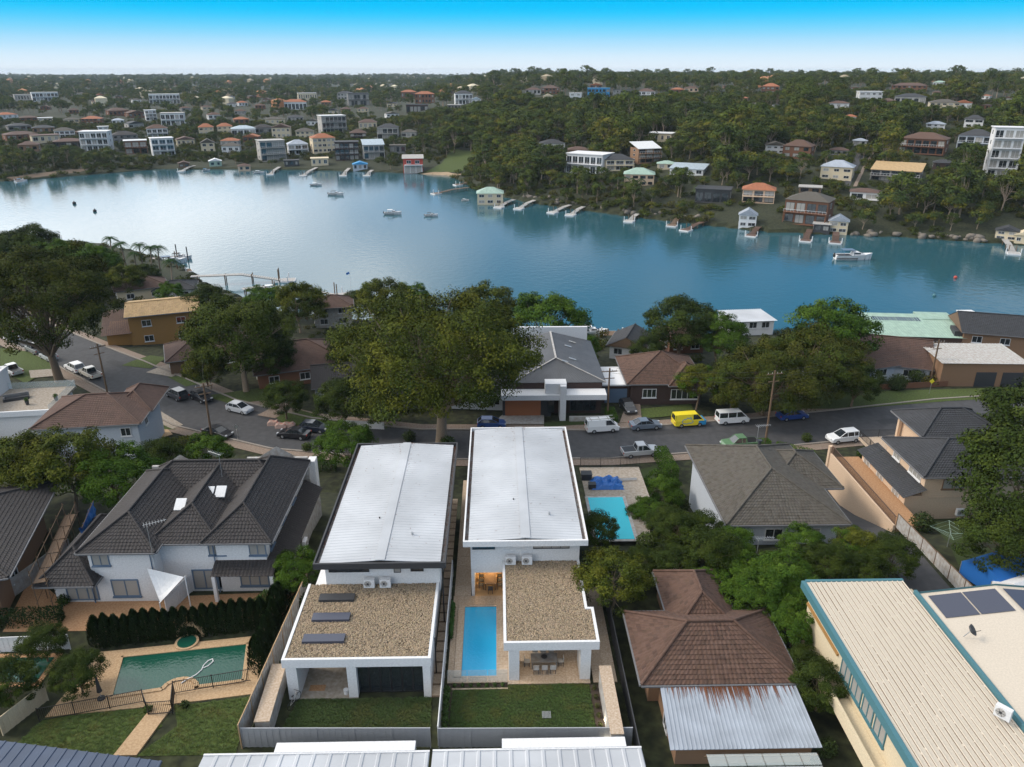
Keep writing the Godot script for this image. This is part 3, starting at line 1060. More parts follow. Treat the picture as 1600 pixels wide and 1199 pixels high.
# ---------------------------------------------------------------- boats and jetties
func boat(at: Vector3, turn: float, ln: float, label: String, canopy: String, called := "motor_boat") -> Node3D:
	var o := thing(called, label, "boat", at, turn, "")
	var k := ln / 8.0
	var hull := MB.new()
	var st := [[-4.0, 1.25, 1.0], [-2.0, 1.35, 1.0], [0.5, 1.35, 1.05], [2.3, 0.95, 1.2], [3.4, 0.45, 1.35], [4.0, 0.05, 1.42]]
	for i in st.size() - 1:
		var a: Array = st[i]
		var b: Array = st[i + 1]
		for s in [-1.0, 1.0]:
			var p := [Vector3(a[0], -0.3, s * a[1] * 0.6), Vector3(b[0] - 0.25 * i / 4.0, -0.3, s * b[1] * 0.5), Vector3(b[0], b[2], s * b[1]), Vector3(a[0], a[2], s * a[1])]
			for q in 4:
				p[q] = (p[q] as Vector3) * k
			if s > 0:
				hull.quad(p[0], p[1], p[2], p[3])
			else:
				hull.quad(p[0], p[3], p[2], p[1])
		hull.quad(Vector3(a[0], a[2] - 0.08, a[1]) * k, Vector3(b[0], b[2] - 0.08, b[1]) * k, Vector3(b[0], b[2] - 0.08, -b[1]) * k, Vector3(a[0], a[2] - 0.08, -a[1]) * k)
	hull.quad(Vector3(-4, -0.3, -0.75) * k, Vector3(-4, -0.3, 0.75) * k, Vector3(-4, 1, 1.25) * k, Vector3(-4, 1, -1.25) * k)
	part("hull", hull, M.white, o)
	var st2 := MB.new()
	for s in [-1, 1]:
		st2.bar(Vector3(-3.9, 0.32, s * 1.12) * k, Vector3(0.6, 0.36, s * 1.16) * k, 0.04 * k, 0.16 * k)
	part("waterline_stripe", st2, M.charcoal, o)
	var cb := MB.new()
	slab_profile(cb, [[-0.6 * k, 0.95 * k], [-0.3 * k, 1.75 * k], [0.9 * k, 1.7 * k], [2.4 * k, 1.15 * k]], 1.0 * k, 0.75 * k)
	part("cabin", cb, M.white, o)
	var wsn := MB.new()
	wsn.quad(Vector3(1.75, 1.45, 0.78) * k, Vector3(1.75, 1.45, -0.78) * k, Vector3(0.85, 1.78, -0.7) * k, Vector3(0.85, 1.78, 0.7) * k)
	for s in [-1, 1]:
		wsn.bar(Vector3(-0.3, 1.4, s * 0.93) * k, Vector3(1.1, 1.42, s * 0.93) * k, 0.08 * k, 0.3 * k)
	part("windscreen", wsn, M.glass, o)
	var cn := MB.new()
	cn.box(Vector3(-1.3, 2.1, 0) * k, Vector3(2.4, 0.1, 2.0) * k)
	for x in [-2.4, -0.2]:
		for s in [-1, 1]:
			cn.rod(Vector3(x, 0.95, s * 1.0) * k, Vector3(x, 2.1, s * 0.95) * k, 0.04 * k)
	part("canopy", cn, M[canopy], o)
	var ck := MB.new()
	ck.b2(-3.6 * k, 0.93 * k, -0.95 * k, -0.7 * k, 0.96 * k, 0.95 * k)
	part("cockpit", ck, M.charcoal, o)
	var en := MB.new()
	en.blob(Vector3(-4.2, 0.9, 0) * k, Vector3(0.3, 0.55, 0.3) * k, 8)
	part("outboard_motor", en, M.black, o)
	return o
# a jetty from the bank at a to its float at b
func jetty(a: Vector3, b: Vector3, wide: float, deck: String, label: String, high := 1.3) -> Node3D:
	var d := b - a
	d.y = 0
	var ln := d.length()
	var o := thing("jetty", label, "jetty", Vector3(a.x, 0, a.z), atan2(d.x, d.z), "")
	var mb := MB.new()
	var fl := minf(4.0, ln * 0.3)
	var n := maxi(3, int((ln - fl) / 0.6))
	for i in n:
		var t0 := (ln - fl) * i / n
		var t1 := (ln - fl) * (i + 0.9) / n
		var y0 := lerpf(high, 0.5 if i > n * 0.55 else high, clampf((float(i) / n - 0.55) / 0.45, 0, 1))
		mb.b2(-wide * 0.5, y0 - 0.08, t0, wide * 0.5, y0, t1)
	part("deck", mb, M[deck], o)
	mb = MB.new()
	for s in [-1, 1]:
		mb.bar(Vector3(s * wide * 0.42, high - 0.16, 0), Vector3(s * wide * 0.42, high - 0.16, (ln - fl) * 0.55), 0.15, 0.15)
		mb.bar(Vector3(s * wide * 0.42, high - 0.16, (ln - fl) * 0.55), Vector3(s * wide * 0.42, 0.36, ln - fl), 0.14, 0.14)
	part("bearer", mb, M[deck], o)
	for i in 4:
		for s in [-1, 1]:
			mb = MB.new()
			var t := (ln - fl) * (0.08 + 0.3 * i)
			mb.rod(Vector3(s * wide * 0.5, -3, t), Vector3(s * wide * 0.5, high + (1.1 if i == 3 else 0.1), t), 0.14, 0.14, 7)
			part("pile", mb, M.wood, o)
	mb = MB.new()
	mb.b2(-wide * 0.95, -0.3, ln - fl + 0.03, wide * 0.95, 0.45, ln)
	part("pontoon", mb, M.white, o)
	mb = MB.new()
	mb.b2(-wide * 0.85, 0.452, ln - fl + 0.2, wide * 0.85, 0.5, ln - 0.2)
	part("pontoon_deck", mb, M[deck], o)
	for s in [-1, 1]:
		mb = MB.new()
		mb.rod(Vector3(s * wide * 1.05, -3, ln - fl * 0.5), Vector3(s * wide * 1.05, 1.9, ln - fl * 0.5), 0.15, 0.15, 7)
		part("mooring_pile", mb, M.white, o)
	return o
# ---------------------------------------------------------------- small street and garden things
func power_pole(at: Vector3, high: float, label: String, arm_turn := 0.0) -> Node3D:
	var o := thing("power_pole", label, "power pole", at, arm_turn, "")
	var mb := MB.new()
	mb.rod(Vector3(0, -0.5, 0), Vector3(0, high, 0), 0.17, 0.12, 9)
	part("pole", mb, M.wood, o)
	mb = MB.new()
	mb.box(Vector3(0, high - 0.5, 0), Vector3(2.4, 0.12, 0.1))
	mb.box(Vector3(0, high - 1.6, 0), Vector3(1.6, 0.1, 0.1))
	var arm := part("crossarm", mb, M.wood, o)
	mb = MB.new()
	for x in [-1.0, -0.4, 0.4, 1.0]:
		mb.rod(Vector3(x, high - 0.44, 0), Vector3(x, high - 0.22, 0), 0.05, 0.04, 6)
	part("insulator", mb, M.lightgrey, arm)
	return o
func wire(called: String, a: Vector3, b: Vector3, sag: float, label: String, r := 0.018) -> void:
	var mb := MB.new()
	var p := PackedVector3Array()
	var rr := PackedFloat32Array()
	for i in 9:
		var t := i / 8.0
		p.append(a.lerp(b, t) - Vector3(0, sag * 4 * t * (1 - t), 0))
		rr.append(r)
	mb.tube(p, rr, 5)
	tag(part(called, mb, M.black, self), label, "cable", "wires along the street")
func antenna(parent_at: Vector3, high: float, label: String, turn: float) -> void:
	var o := thing("television_antenna", label, "antenna", parent_at, turn, "")
	var mb := MB.new()
	mb.rod(Vector3.ZERO, Vector3(0, high, 0), 0.03, 0.025, 6)
	part("mast", mb, M.steel, o)
	mb = MB.new()
	mb.rod(Vector3(-0.3, high, 0), Vector3(1.5, high, 0), 0.02, 0.02, 5)
	part("boom", mb, M.steel, o)
	mb = MB.new()
	for i in 8:
		mb.rod(Vector3(-0.2 + i * 0.22, high, -0.45 + i * 0.03), Vector3(-0.2 + i * 0.22, high, 0.45 - i * 0.03), 0.012, 0.012, 4)
	part("element", mb, M.steel, o)
func air_conditioner(at: Vector3, turn: float, label: String) -> void:
	var o := thing("air_conditioner", label, "air conditioner", at, turn, "")
	block(o, "casing", "white", -0.46, 0.06, -0.18, 0.46, 0.86, 0.18)
	block(o, "foot", "steel", -0.4, 0, -0.16, -0.3, 0.06, 0.16)
	block(o, "foot", "steel", 0.3, 0, -0.16, 0.4, 0.06, 0.16)
	var mb := MB.new()
	mb.rod(Vector3(-0.1, 0.46, 0.181), Vector3(-0.1, 0.46, 0.2), 0.3, 0.29, 18)
	var f := part("fan_grille", mb, M.lightgrey, o)
	mb = MB.new()
	mb.rod(Vector3(-0.1, 0.46, 0.201), Vector3(-0.1, 0.46, 0.21), 0.1, 0.09, 12)
	for i in 6:
		var a := i * TAU / 6
		mb.bar(Vector3(-0.1 + cos(a) * 0.09, 0.46 + sin(a) * 0.09, 0.205), Vector3(-0.1 + cos(a) * 0.28, 0.46 + sin(a) * 0.28, 0.205), 0.02, 0.02)
	part("fan_hub", mb, M.charcoal, f)
func panel_fence(a: Vector3, b: Vector3, high: float, m: String, panel: float, label: String, rail := "", called := "panel_fence") -> Node3D:
	# pressed-steel or board panels between posts, each panel its own part; top follows the ground
	var d := b - a
	var ln := Vector2(d.x, d.z).length()
	var o := thing(called, label, "fence", a, atan2(-d.z, d.x), "")
	var n := maxi(1, roundi(ln / panel))
	for i in n:
		var t0 := ln * i / n + 0.035
		var t1 := ln * (i + 1) / n - 0.035
		var y := (d.y) * (i + 0.5) / n
		var mb := MB.new()
		var k := maxi(4, int((t1 - t0) / 0.2))
		for j in k:
			var x0 := lerpf(t0, t1, float(j) / k)
			var x1 := lerpf(t0, t1, (j + 1.0) / k)
			mb.b2(x0, y + 0.05, -0.018 if j % 2 == 0 else 0.004, x1, y + high - 0.04, 0.0 if j % 2 == 0 else 0.022)
		part("panel", mb, M[m], o)
		var rb := MB.new()
		rb.b2(t0, y + high - 0.05, -0.035, t1, y + high + 0.02, 0.035)
		part("rail", rb, M[rail if rail != "" else m], o)
	for i in n + 1:
		var pb := MB.new()
		var x := ln * i / n
		pb.b2(x - 0.033, d.y * i / n - 0.6, -0.045, x + 0.033, d.y * i / n + high + 0.03, 0.045)
		part("post", pb, M[rail if rail != "" else m], o)
	return o
func bar_fence(pts: Array, high: float, m: String, label: String, gap := 0.12, glass := false) -> Node3D:
	var o := thing("pool_fence" if not glass else "glass_pool_fence", label, "fence", pts[0], 0, "")
	for i in pts.size() - 1:
		var a: Vector3 = pts[i] - pts[0]
		var b: Vector3 = pts[i + 1] - pts[0]
		var k := maxi(1, roundi(a.distance_to(b) / (1.5 if glass else 2.4)))
		for j in k:
			var p := a.lerp(b, float(j) / k)
			var q := a.lerp(b, (j + 1.0) / k)
			var mb := MB.new()
			if glass:
				mb.bar(p.lerp(q, 0.02) + Vector3(0, high * 0.5 + 0.04, 0), p.lerp(q, 0.98) + Vector3(0, high * 0.5 + 0.04, 0), 0.014, high)
				part("glass_panel", mb, M.pane, o)
				continue
			for y in [0.12, high]:
				mb.bar(p + Vector3(0, y, 0), q + Vector3(0, y, 0), 0.04, 0.04)
			var c := int(p.distance_to(q) / gap)
			for s in range(1, c):
				var t := p.lerp(q, float(s) / c)
				mb.box(t + Vector3(0, high * 0.5 + 0.05, 0), Vector3(0.02, high - 0.12, 0.02))
			part("bar_panel", mb, M[m], o)
			mb = MB.new()
			mb.box(p + Vector3(0, high * 0.5, 0), Vector3(0.06, high + 0.15, 0.06))
			part("post", mb, M[m], o)
	return o

# ---------------------------------------------------------------- the far shore
const FAR_HOUSES := [
	[40, 158, 28, 9, 1, "flat", "lightgrey", "lightgrey", "flat grey house beside the long white house, upper left of far shore", 0.1, 0],
	[72, 158, 36, 12, 2, "flat", "white", "white", "long white flat-roofed house among trees, upper left of far shore", 0.1, 1],
	[258, 162, 44, 13, 2, "flat", "white", "white", "white stepped modern house on the far left ridge", 0.0, 1],
	[187, 181, 30, 11, 1, "hip", "tile_brown", "brick", "brown-roofed brick house above the row of red roofs on far left", 0.2, 0],
	[215, 184, 26, 10, 1, "gable", "tile_red", "brick", "low red gabled house beside a narrow white three-storey house", 0.3, 0],
	[237, 188, 16, 14, 3, "flat", "white", "white", "narrow white three-storey house between red gable and grey roof", 0.1, 1],
	[271, 196, 34, 17, 2, "flat", "lightgrey", "white", "white two-storey house with wide glazing, middle of far left slope", -0.1, 1],
	[143, 194, 28, 11, 2, "hip", "tile_orange", "brick", "orange brick house with deep windows on far left slope", -0.2, 0],
	[12, 186, 30, 9, 1, "hip", "tile_orange", "white", "white house with orange roof cut by the left picture edge", 0.2, 0],
	[45, 189, 24, 7, 1, "hip", "tile_brown", "brick", "low reddish-brown roof below the orange roof at left edge", 0.0, 0],
	[71, 190, 20, 5, 1, "flat", "white", "cream", "low pale flat roof between brown roofs on far left slope", 0.0, 0],
	[112, 192, 22, 7, 1, "hip", "tile_grey", "cream", "small grey hipped cottage left of orange brick house", 0.0, 0],
	[185, 194, 17, 8, 1, "hip", "roof_steel", "white", "small light grey roofed house under brown-roofed brick house", 0.0, 0],
	[32, 204, 32, 10, 1, "hip", "tile_slate", "grey", "blue-grey hipped house at far left, above the brown house row", 0.15, 0],
	[69, 208, 30, 11, 1, "hip", "tile_slate", "tanbrick", "dark hipped brick house, second from left above brown house row", 0.0, 0],
	[36, 219, 44, 12, 1, "hip", "tile_brown", "brick", "wide brown-roofed brick house lowest at the far left", 0.2, 0],
	[73, 223, 38, 10, 1, "flat", "tile_brown", "cream", "flat brown-roofed house with pale band, lower far left", 0.1, 0],
	[102, 215, 28, 14, 2, "hip", "tile_grey", "white", "white two-storey house with grey hip roof, lower far left", 0.0, 1],
	[108, 230, 42, 12, 1, "hip", "tile_brown", "darkbrick", "long dark brown house left of the white three-storey block", -0.1, 1],
	[150, 236, 40, 27, 3, "flat", "white", "white", "white three-storey block with stacked balconies, far left near the water", -0.25, 1],
	[134, 213, 26, 9, 1, "hip", "tile_brown", "tanbrick", "brown hipped house behind the white three-storey block", 0.0, 0],
	[162, 207, 15, 8, 2, "flat", "white", "white", "tiny white cube house above the white three-storey block", 0.0, 0],
	[197, 223, 36, 16, 2, "hip", "tile_dark", "grey", "dark hipped house right of the white three-storey block", 0.1, 0],
	[214, 240, 32, 18, 2, "flat", "white", "brick", "red brick house with white flat roof near the far left waterline", 0.0, 1],
	[247, 215, 30, 18, 2, "hip", "tile_red", "white", "white house with faded red hip roof and verandah, far left", 0.0, 1],
	[257, 244, 32, 25, 3, "flat", "white", "white", "white three-storey house with curved decks above far left shore", 0.1, 1],
	[323, 211, 22, 16, 2, "hip", "tile_orange", "cream", "cream house with orange roof, left one of the orange pair", 0.0, 0],
	[326, 239, 20, 20, 2, "gable", "tile_grey", "cream", "cream villa with arched front below the orange pair", 0.0, 0],
	[352, 208, 22, 14, 2, "hip", "tile_orange", "cream", "cream house with orange roof, right one of the orange pair", 0.0, 0],
	[381, 211, 36, 13, 1, "hip", "roof_blue", "white", "white house with pale blue hipped roof right of the orange pair", 0.0, 1],
	[378, 194, 22, 10, 1, "hip", "tile_orange", "brick", "bright red-roofed cottage above the pale blue roof", 0.1, 0],
	[462, 171, 34, 14, 1, "hip", "tile_orange", "white", "white house with bright orange roof below the ridge trees", 0.0, 1],
	[481, 157, 28, 10, 1, "flat", "white", "cream", "long pale flat house behind the bright orange roof", 0.1, 0],
	[540, 156, 24, 12, 2, "hip", "tile_slate", "lightgrey", "grey-roofed house at the left end of dark townhouses", 0.0, 0],
	[561, 165, 32, 17, 2, "flat", "tile_slate", "grey", "dark townhouse block with white balconies on the far ridge", 0.1, 1],
	[639, 154, 24, 12, 1, "hip", "tile_orange", "brick", "orange hipped brick house, left of two on the ridge", 0.0, 0],
	[664, 162, 30, 17, 2, "hip", "tile_orange", "brick", "orange hipped brick house, right and larger of two on the ridge", 0.0, 0],
	[652, 175, 34, 10, 1, "flat", "tile_slate", "darkbrick", "dark flat-roofed house just below the two orange roofs", 0.0, 1],
	[725, 163, 27, 19, 2, "hip", "tile_slate", "white", "dark-roofed white house with two verandah floors on the ridge", 0.1, 1],
	[744, 163, 14, 10, 1, "gable", "roof_blue", "white", "little white gabled house beside the dark-roofed verandah house", 0.0, 0],
	[697, 148, 22, 9, 1, "hip", "tile_red", "brick", "faded red roof behind the dark-roofed verandah house", 0.0, 0],
	[710, 171, 20, 6, 1, "flat", "lightgrey", "grey", "low grey flat roof half sunk in ridge trees", 0.0, 0],
	[430, 194, 30, 10, 1, "hip", "tile_grey", "cream", "grey hipped house above the red-gabled cream house", 0.0, 0],
	[462, 190, 24, 9, 1, "hip", "tile_slate", "lightgrey", "slate-roofed house behind white three-storey flat-roofed house", 0.0, 0],
	[412, 209, 26, 13, 1, "hip", "tile_dark", "grey", "dark hipped house left of the red-gabled cream house", 0.0, 0],
	[440, 216, 28, 20, 2, "gable", "tile_red", "cream", "cream house with steep red gable facing the river", -0.1, 0],
	[477, 216, 28, 14, 2, "hip", "tile_grey", "cream", "sandy cream house between red gable and white flat-roofed house", 0.0, 0],
	[523, 209, 38, 25, 3, "flat", "white", "lightgrey", "grey and white three-storey house with flat white roof", 0.25, 1],
	[575, 202, 28, 14, 1, "hip", "tile_brown", "cream", "cream house with brown hip roof above the bare slope", 0.0, 0],
	[560, 219, 24, 15, 2, "hip", "tile_brown", "darkbrick", "brown verandah house left of the slate-roofed glass house", 0.0, 1],
	[606, 217, 32, 21, 2, "hip", "tile_slate", "lightgrey", "slate-roofed house with two glazed floors by the woodland edge", -0.1, 1],
	[508, 239, 35, 27, 3, "hip", "tile_orange", "cream", "yellow three-storey house with bright orange roof above the water", 0.2, 0],
	[428, 251, 38, 28, 3, "flat", "lightgrey", "lightgrey", "pale grey modern house with three deck levels near the water", 0.2, 1],
	[467, 241, 30, 20, 2, "hip", "roof_steel", "white", "white house with grey hip roof beside the three-deck house", 0.1, 1],
	[543, 250, 36, 25, 3, "flat", "tile_slate", "darkbrick", "dark brick three-storey flats above the far jetties", 0.0, 1],
	[585, 248, 32, 26, 2, "skillion", "roof_blue", "lightgrey", "grey house with pale blue metal roof above blue-roofed shed", 0.1, 1],
	[622, 241, 24, 12, 1, "flat", "tile_grey", "grey", "low grey house against the woodland edge", 0.0, 0],
	[865, 236, 36, 16, 1, "hip", "tile_slate", "white", "dark pyramid-roofed house at the left end of wooded point", 0.2, 0],
	[903, 243, 32, 12, 1, "hip", "tile_brown", "tanbrick", "brown hipped house right behind the large white modern house", 0.0, 0],
	[912, 271, 62, 27, 2, "flat", "white", "white", "large white modern two-storey house with dark windows on the point", -0.45, 1],
	[968, 266, 44, 22, 2, "hip", "tile_slate", "cream", "cream house with slate roof between white house and green roof", 0.2, 1],
	[998, 291, 46, 25, 2, "hip", "roof_green", "peach", "pink house with pale green roof and palms in front", 0.0, 0],
	[1041, 265, 28, 12, 1, "hip", "roof_green", "cream", "small pavilion with pale green hipped roof", 0.0, 0],
	[1072, 274, 52, 14, 1, "skillion", "roof_blue", "white", "long white house with pale blue roof right of the green pavilion", -0.2, 0],
	[1014, 254, 38, 28, 3, "skillion", "white", "tanbrick", "tall brick house with tilted white roof above green-roofed houses", 0.5, 1],
	[1030, 222, 38, 12, 1, "flat", "white", "cream", "long cream flat-roofed house on top of the wooded point", -0.3, 0],
	[1112, 316, 52, 18, 1, "flat", "tile_slate", "charcoal", "low dark flat-roofed house left of the orange-tiled villa", -0.1, 1],
	[1184, 316, 48, 26, 2, "hip", "tile_orange", "peach", "villa with orange tiles on two levels and arched windows", 0.0, 1],
	[860, 147, 28, 12, 2, "hip", "tile_brown", "brick", "red brick house on the ridge, left of blue-wrapped house", 0.0, 0],
	[833, 148, 24, 10, 1, "hip", "tile_brown", "lightgrey", "brown-roofed grey house at the left of the ridge row", 0.0, 0],
	[856, 159, 15, 11, 2, "gable", "cream", "cream", "small cream house below the ridge brick house", 0.0, 0],
	[899, 156, 19, 9, 2, "flat", "white", "white", "small white house left of blue-wrapped house", 0.0, 0],
	[935, 154, 34, 14, 2, "flat", "skyblue", "skyblue", "house wrapped in blue sheeting on the far ridge", 0.0, 0],
	[931, 139, 18, 8, 1, "gable", "tile_orange", "brick", "orange gable peeping over the blue-wrapped house", 0.0, 0],
	[970, 151, 25, 9, 2, "flat", "tile_slate", "lightgrey", "grey flat house right of blue-wrapped house", 0.0, 0],
	[1009, 153, 28, 13, 2, "hip", "tile_brown", "white", "white two-storey house at the right end of ridge row", 0.0, 1],
	[1058, 146, 20, 8, 1, "hip", "tile_orange", "brick", "small orange roof among ridge trees right of white house", 0.0, 0],
	[1080, 144, 22, 8, 1, "hip", "tile_red", "peach", "pinkish roof among ridge trees, middle of skyline", 0.0, 0],
	[1203, 147, 26, 15, 2, "hip", "tile_orange", "brick", "orange brick house high on the ridge near tall lone tree", 0.0, 0],
	[1211, 240, 28, 17, 2, "gable", "tile_grey", "white", "white gabled house attached left of orange brick house", 0.1, 0],
	[1243, 248, 42, 26, 2, "hip", "tile_red", "brick", "orange brick house with hip roof half way up right slope", -0.2, 0],
	[1305, 281, 46, 27, 2, "hip", "roof_steel", "cream", "cream two-storey house with light grey hip roof by the steep drive", -0.1, 0],
	[1310, 243, 26, 11, 1, "hip", "tile_brown", "grey", "brown hipped roof above the cream house by the drive", 0.0, 0],
	[1343, 228, 20, 10, 1, "hip", "roof_steel", "lightgrey", "small grey-roofed garage at top of the steep drive", 0.0, 0],
	[1397, 284, 70, 24, 2, "skillion", "roof_tan", "grey", "wide house with plain tan roof right of the steep drive", -0.1, 1],
	[1438, 240, 64, 29, 2, "hip", "tile_red", "brick", "red-roofed brick house with long two-storey colonnade", -0.15, 1],
	[1472, 265, 27, 14, 1, "hip", "tile_slate", "darkbrick", "small dark hipped house below the colonnade house", 0.0, 0],
	[1520, 234, 46, 28, 2, "hip", "tile_slate", "paleblue", "lilac-grey house with slate hip roof left of white tower", -0.1, 1],
	[1520, 200, 26, 18, 2, "hip", "tile_slate", "white", "white house with slate roof directly behind lilac-grey house", 0.0, 0],
	[1562, 278, 40, 70, 5, "flat", "white", "white", "white five-storey apartment tower stepping down the right slope", 0.2, 1],
	[1350, 311, 42, 14, 1, "hip", "tile_brown", "white", "long low house with brown roof above the sandstone ledges", 0.0, 1],
	[1265, 303, 32, 9, 1, "flat", "lightgrey", "wood", "flat grey carport above the two-storey brick waterfront house", 0.0, 0],
	[1256, 350, 64, 44, 2, "hip", "tile_grey", "brick", "two-storey brick waterfront house with grey hip roof", -0.2, 1],
	[1310, 169, 30, 10, 1, "hip", "tile_red", "white", "white house with red roof under ridge trees at right", 0.0, 0],
	[1328, 189, 17, 9, 1, "hip", "tile_orange", "white", "small bright red roof alone in the right woodland", 0.0, 0],
	[1360, 157, 34, 12, 2, "flat", "white", "white", "cluster-like white house with stepped roofs on right ridge", 0.2, 0],
	[1384, 164, 26, 9, 1, "hip", "tile_brown", "brick", "brown house right of the stepped white ridge house", 0.0, 0],
	[1421, 162, 44, 14, 1, "hip", "tile_slate", "lightgrey", "wide slate-roofed house on the right ridge", 0.0, 0],
	[1420, 143, 50, 12, 2, "hip", "tile_brown", "brick", "long brick flats near the right skyline", 0.0, 0],
	[1475, 171, 42, 14, 2, "hip", "tile_grey", "cream", "cream townhouses above the colonnade house", 0.1, 0],
	[1504, 170, 24, 12, 1, "gable", "tile_orange", "white", "white gable with red roof right of the cream townhouses", 0.0, 0],
	[1461, 203, 26, 12, 2, "hip", "roof_steel", "white", "white house with pale roof just above colonnade house", 0.0, 0],
	[1468, 134, 19, 7, 1, "hip", "roof_green", "white", "pale green roof near the right skyline", 0.0, 0],
	[1521, 138, 27, 8, 1, "hip", "tile_red", "brick", "long faded red roof near the right skyline", 0.0, 0],
]
const FAR_SHEDS := [
	[288, 262, 16, 9, "gable", "tile_brown", "wood", "brown timber boathouse on the far left waterline"],
	[337, 260, 18, 11, "gable", "white", "roof_green", "white-gabled green boathouse on the far left waterline"],
	[382, 267, 18, 10, "hip", "tile_brown", "peach", "squat pink boathouse with brown roof by far jetties"],
	[456, 260, 22, 8, "flat", "tile_slate", "charcoal", "dark flat boathouse below the pale three-deck house"],
	[500, 259, 26, 10, "flat", "cream", "cream", "cream boathouse with wide dark opening below yellow house"],
	[563, 266, 22, 12, "gable", "skyblue", "paleblue", "bright blue-roofed boatshed below dark brick flats"],
	[766, 320, 40, 24, "hip", "roof_green", "cream", "cream boathouse with pale hip roof standing on the point"],
	[1167, 356, 26, 27, "gable", "roof_steel", "white", "grey gabled boathouse with a door to the water"],
	[1308, 365, 28, 26, "gable", "roof_steel", "cream", "cream gabled boathouse beside brick waterfront house"],
	[1283, 364, 24, 12, "flat", "lightgrey", "charcoal", "dark open boatshed between brick house and cream gabled boathouse"],
	[1571, 376, 30, 20, "gable", "tile_slate", "cream", "cream timber shed with garage door at right far shore"],
	[1597, 381, 22, 18, "gable", "cream", "cream", "pale shed cut by the right picture edge"],
]
const FAR_JETTIES := [
	[838, 316, 808, 328, "lightgrey", "grey jetty at the left end of the point's jetty row"], [900, 322, 860, 334, "lightgrey", "long grey jetty, left of the close pair"], [917, 325, 889, 338, "lightgrey", "grey jetty, right of the close pair"],
	[998, 338, 981, 348, "lightgrey", "short grey jetty below the stony bank"], [1064, 342, 1048, 355, "wood", "brown jetty beside the white boat on a slipway"], [1106, 349, 1068, 362, "tile_red", "reddish sloping jetty right of the slipway boat"],
	[1190, 355, 1172, 371, "tile_red", "reddish jetty in front of the grey gabled boathouse"], [1267, 359, 1258, 379, "tile_red", "reddish jetty in front of the brick waterfront house"], [1306, 368, 1305, 382, "tile_red", "short jetty in front of the cream gabled boathouse"],
	[1566, 376, 1585, 399, "lightgrey", "grey jetty at the sheds on the right"], [437, 264, 421, 274, "lightgrey", "jetty below the pale three-deck house"], [495, 265, 472, 276, "lightgrey", "jetty below the cream boathouse"],
	[546, 266, 535, 276, "lightgrey", "jetty left of the blue-roofed boatshed"], [582, 269, 572, 276, "lightgrey", "jetty right of the blue-roofed boatshed"], [732, 297, 676, 304, "wood", "long low jetty at the cove mouth, lower one"],
	[745, 287, 710, 290, "wood", "long low jetty at the cove mouth, upper one"], [803, 316, 777, 326, "lightgrey", "jetty beside the boathouse on the point"], [228, 260, 212, 266, "wood", "small timber jetty on the far left beach"],
	[307, 261, 281, 269, "lightgrey", "pale jetty beside the brown timber boathouse"], [5, 279, 32, 285, "wood", "timber jetty at the left picture edge"],
]
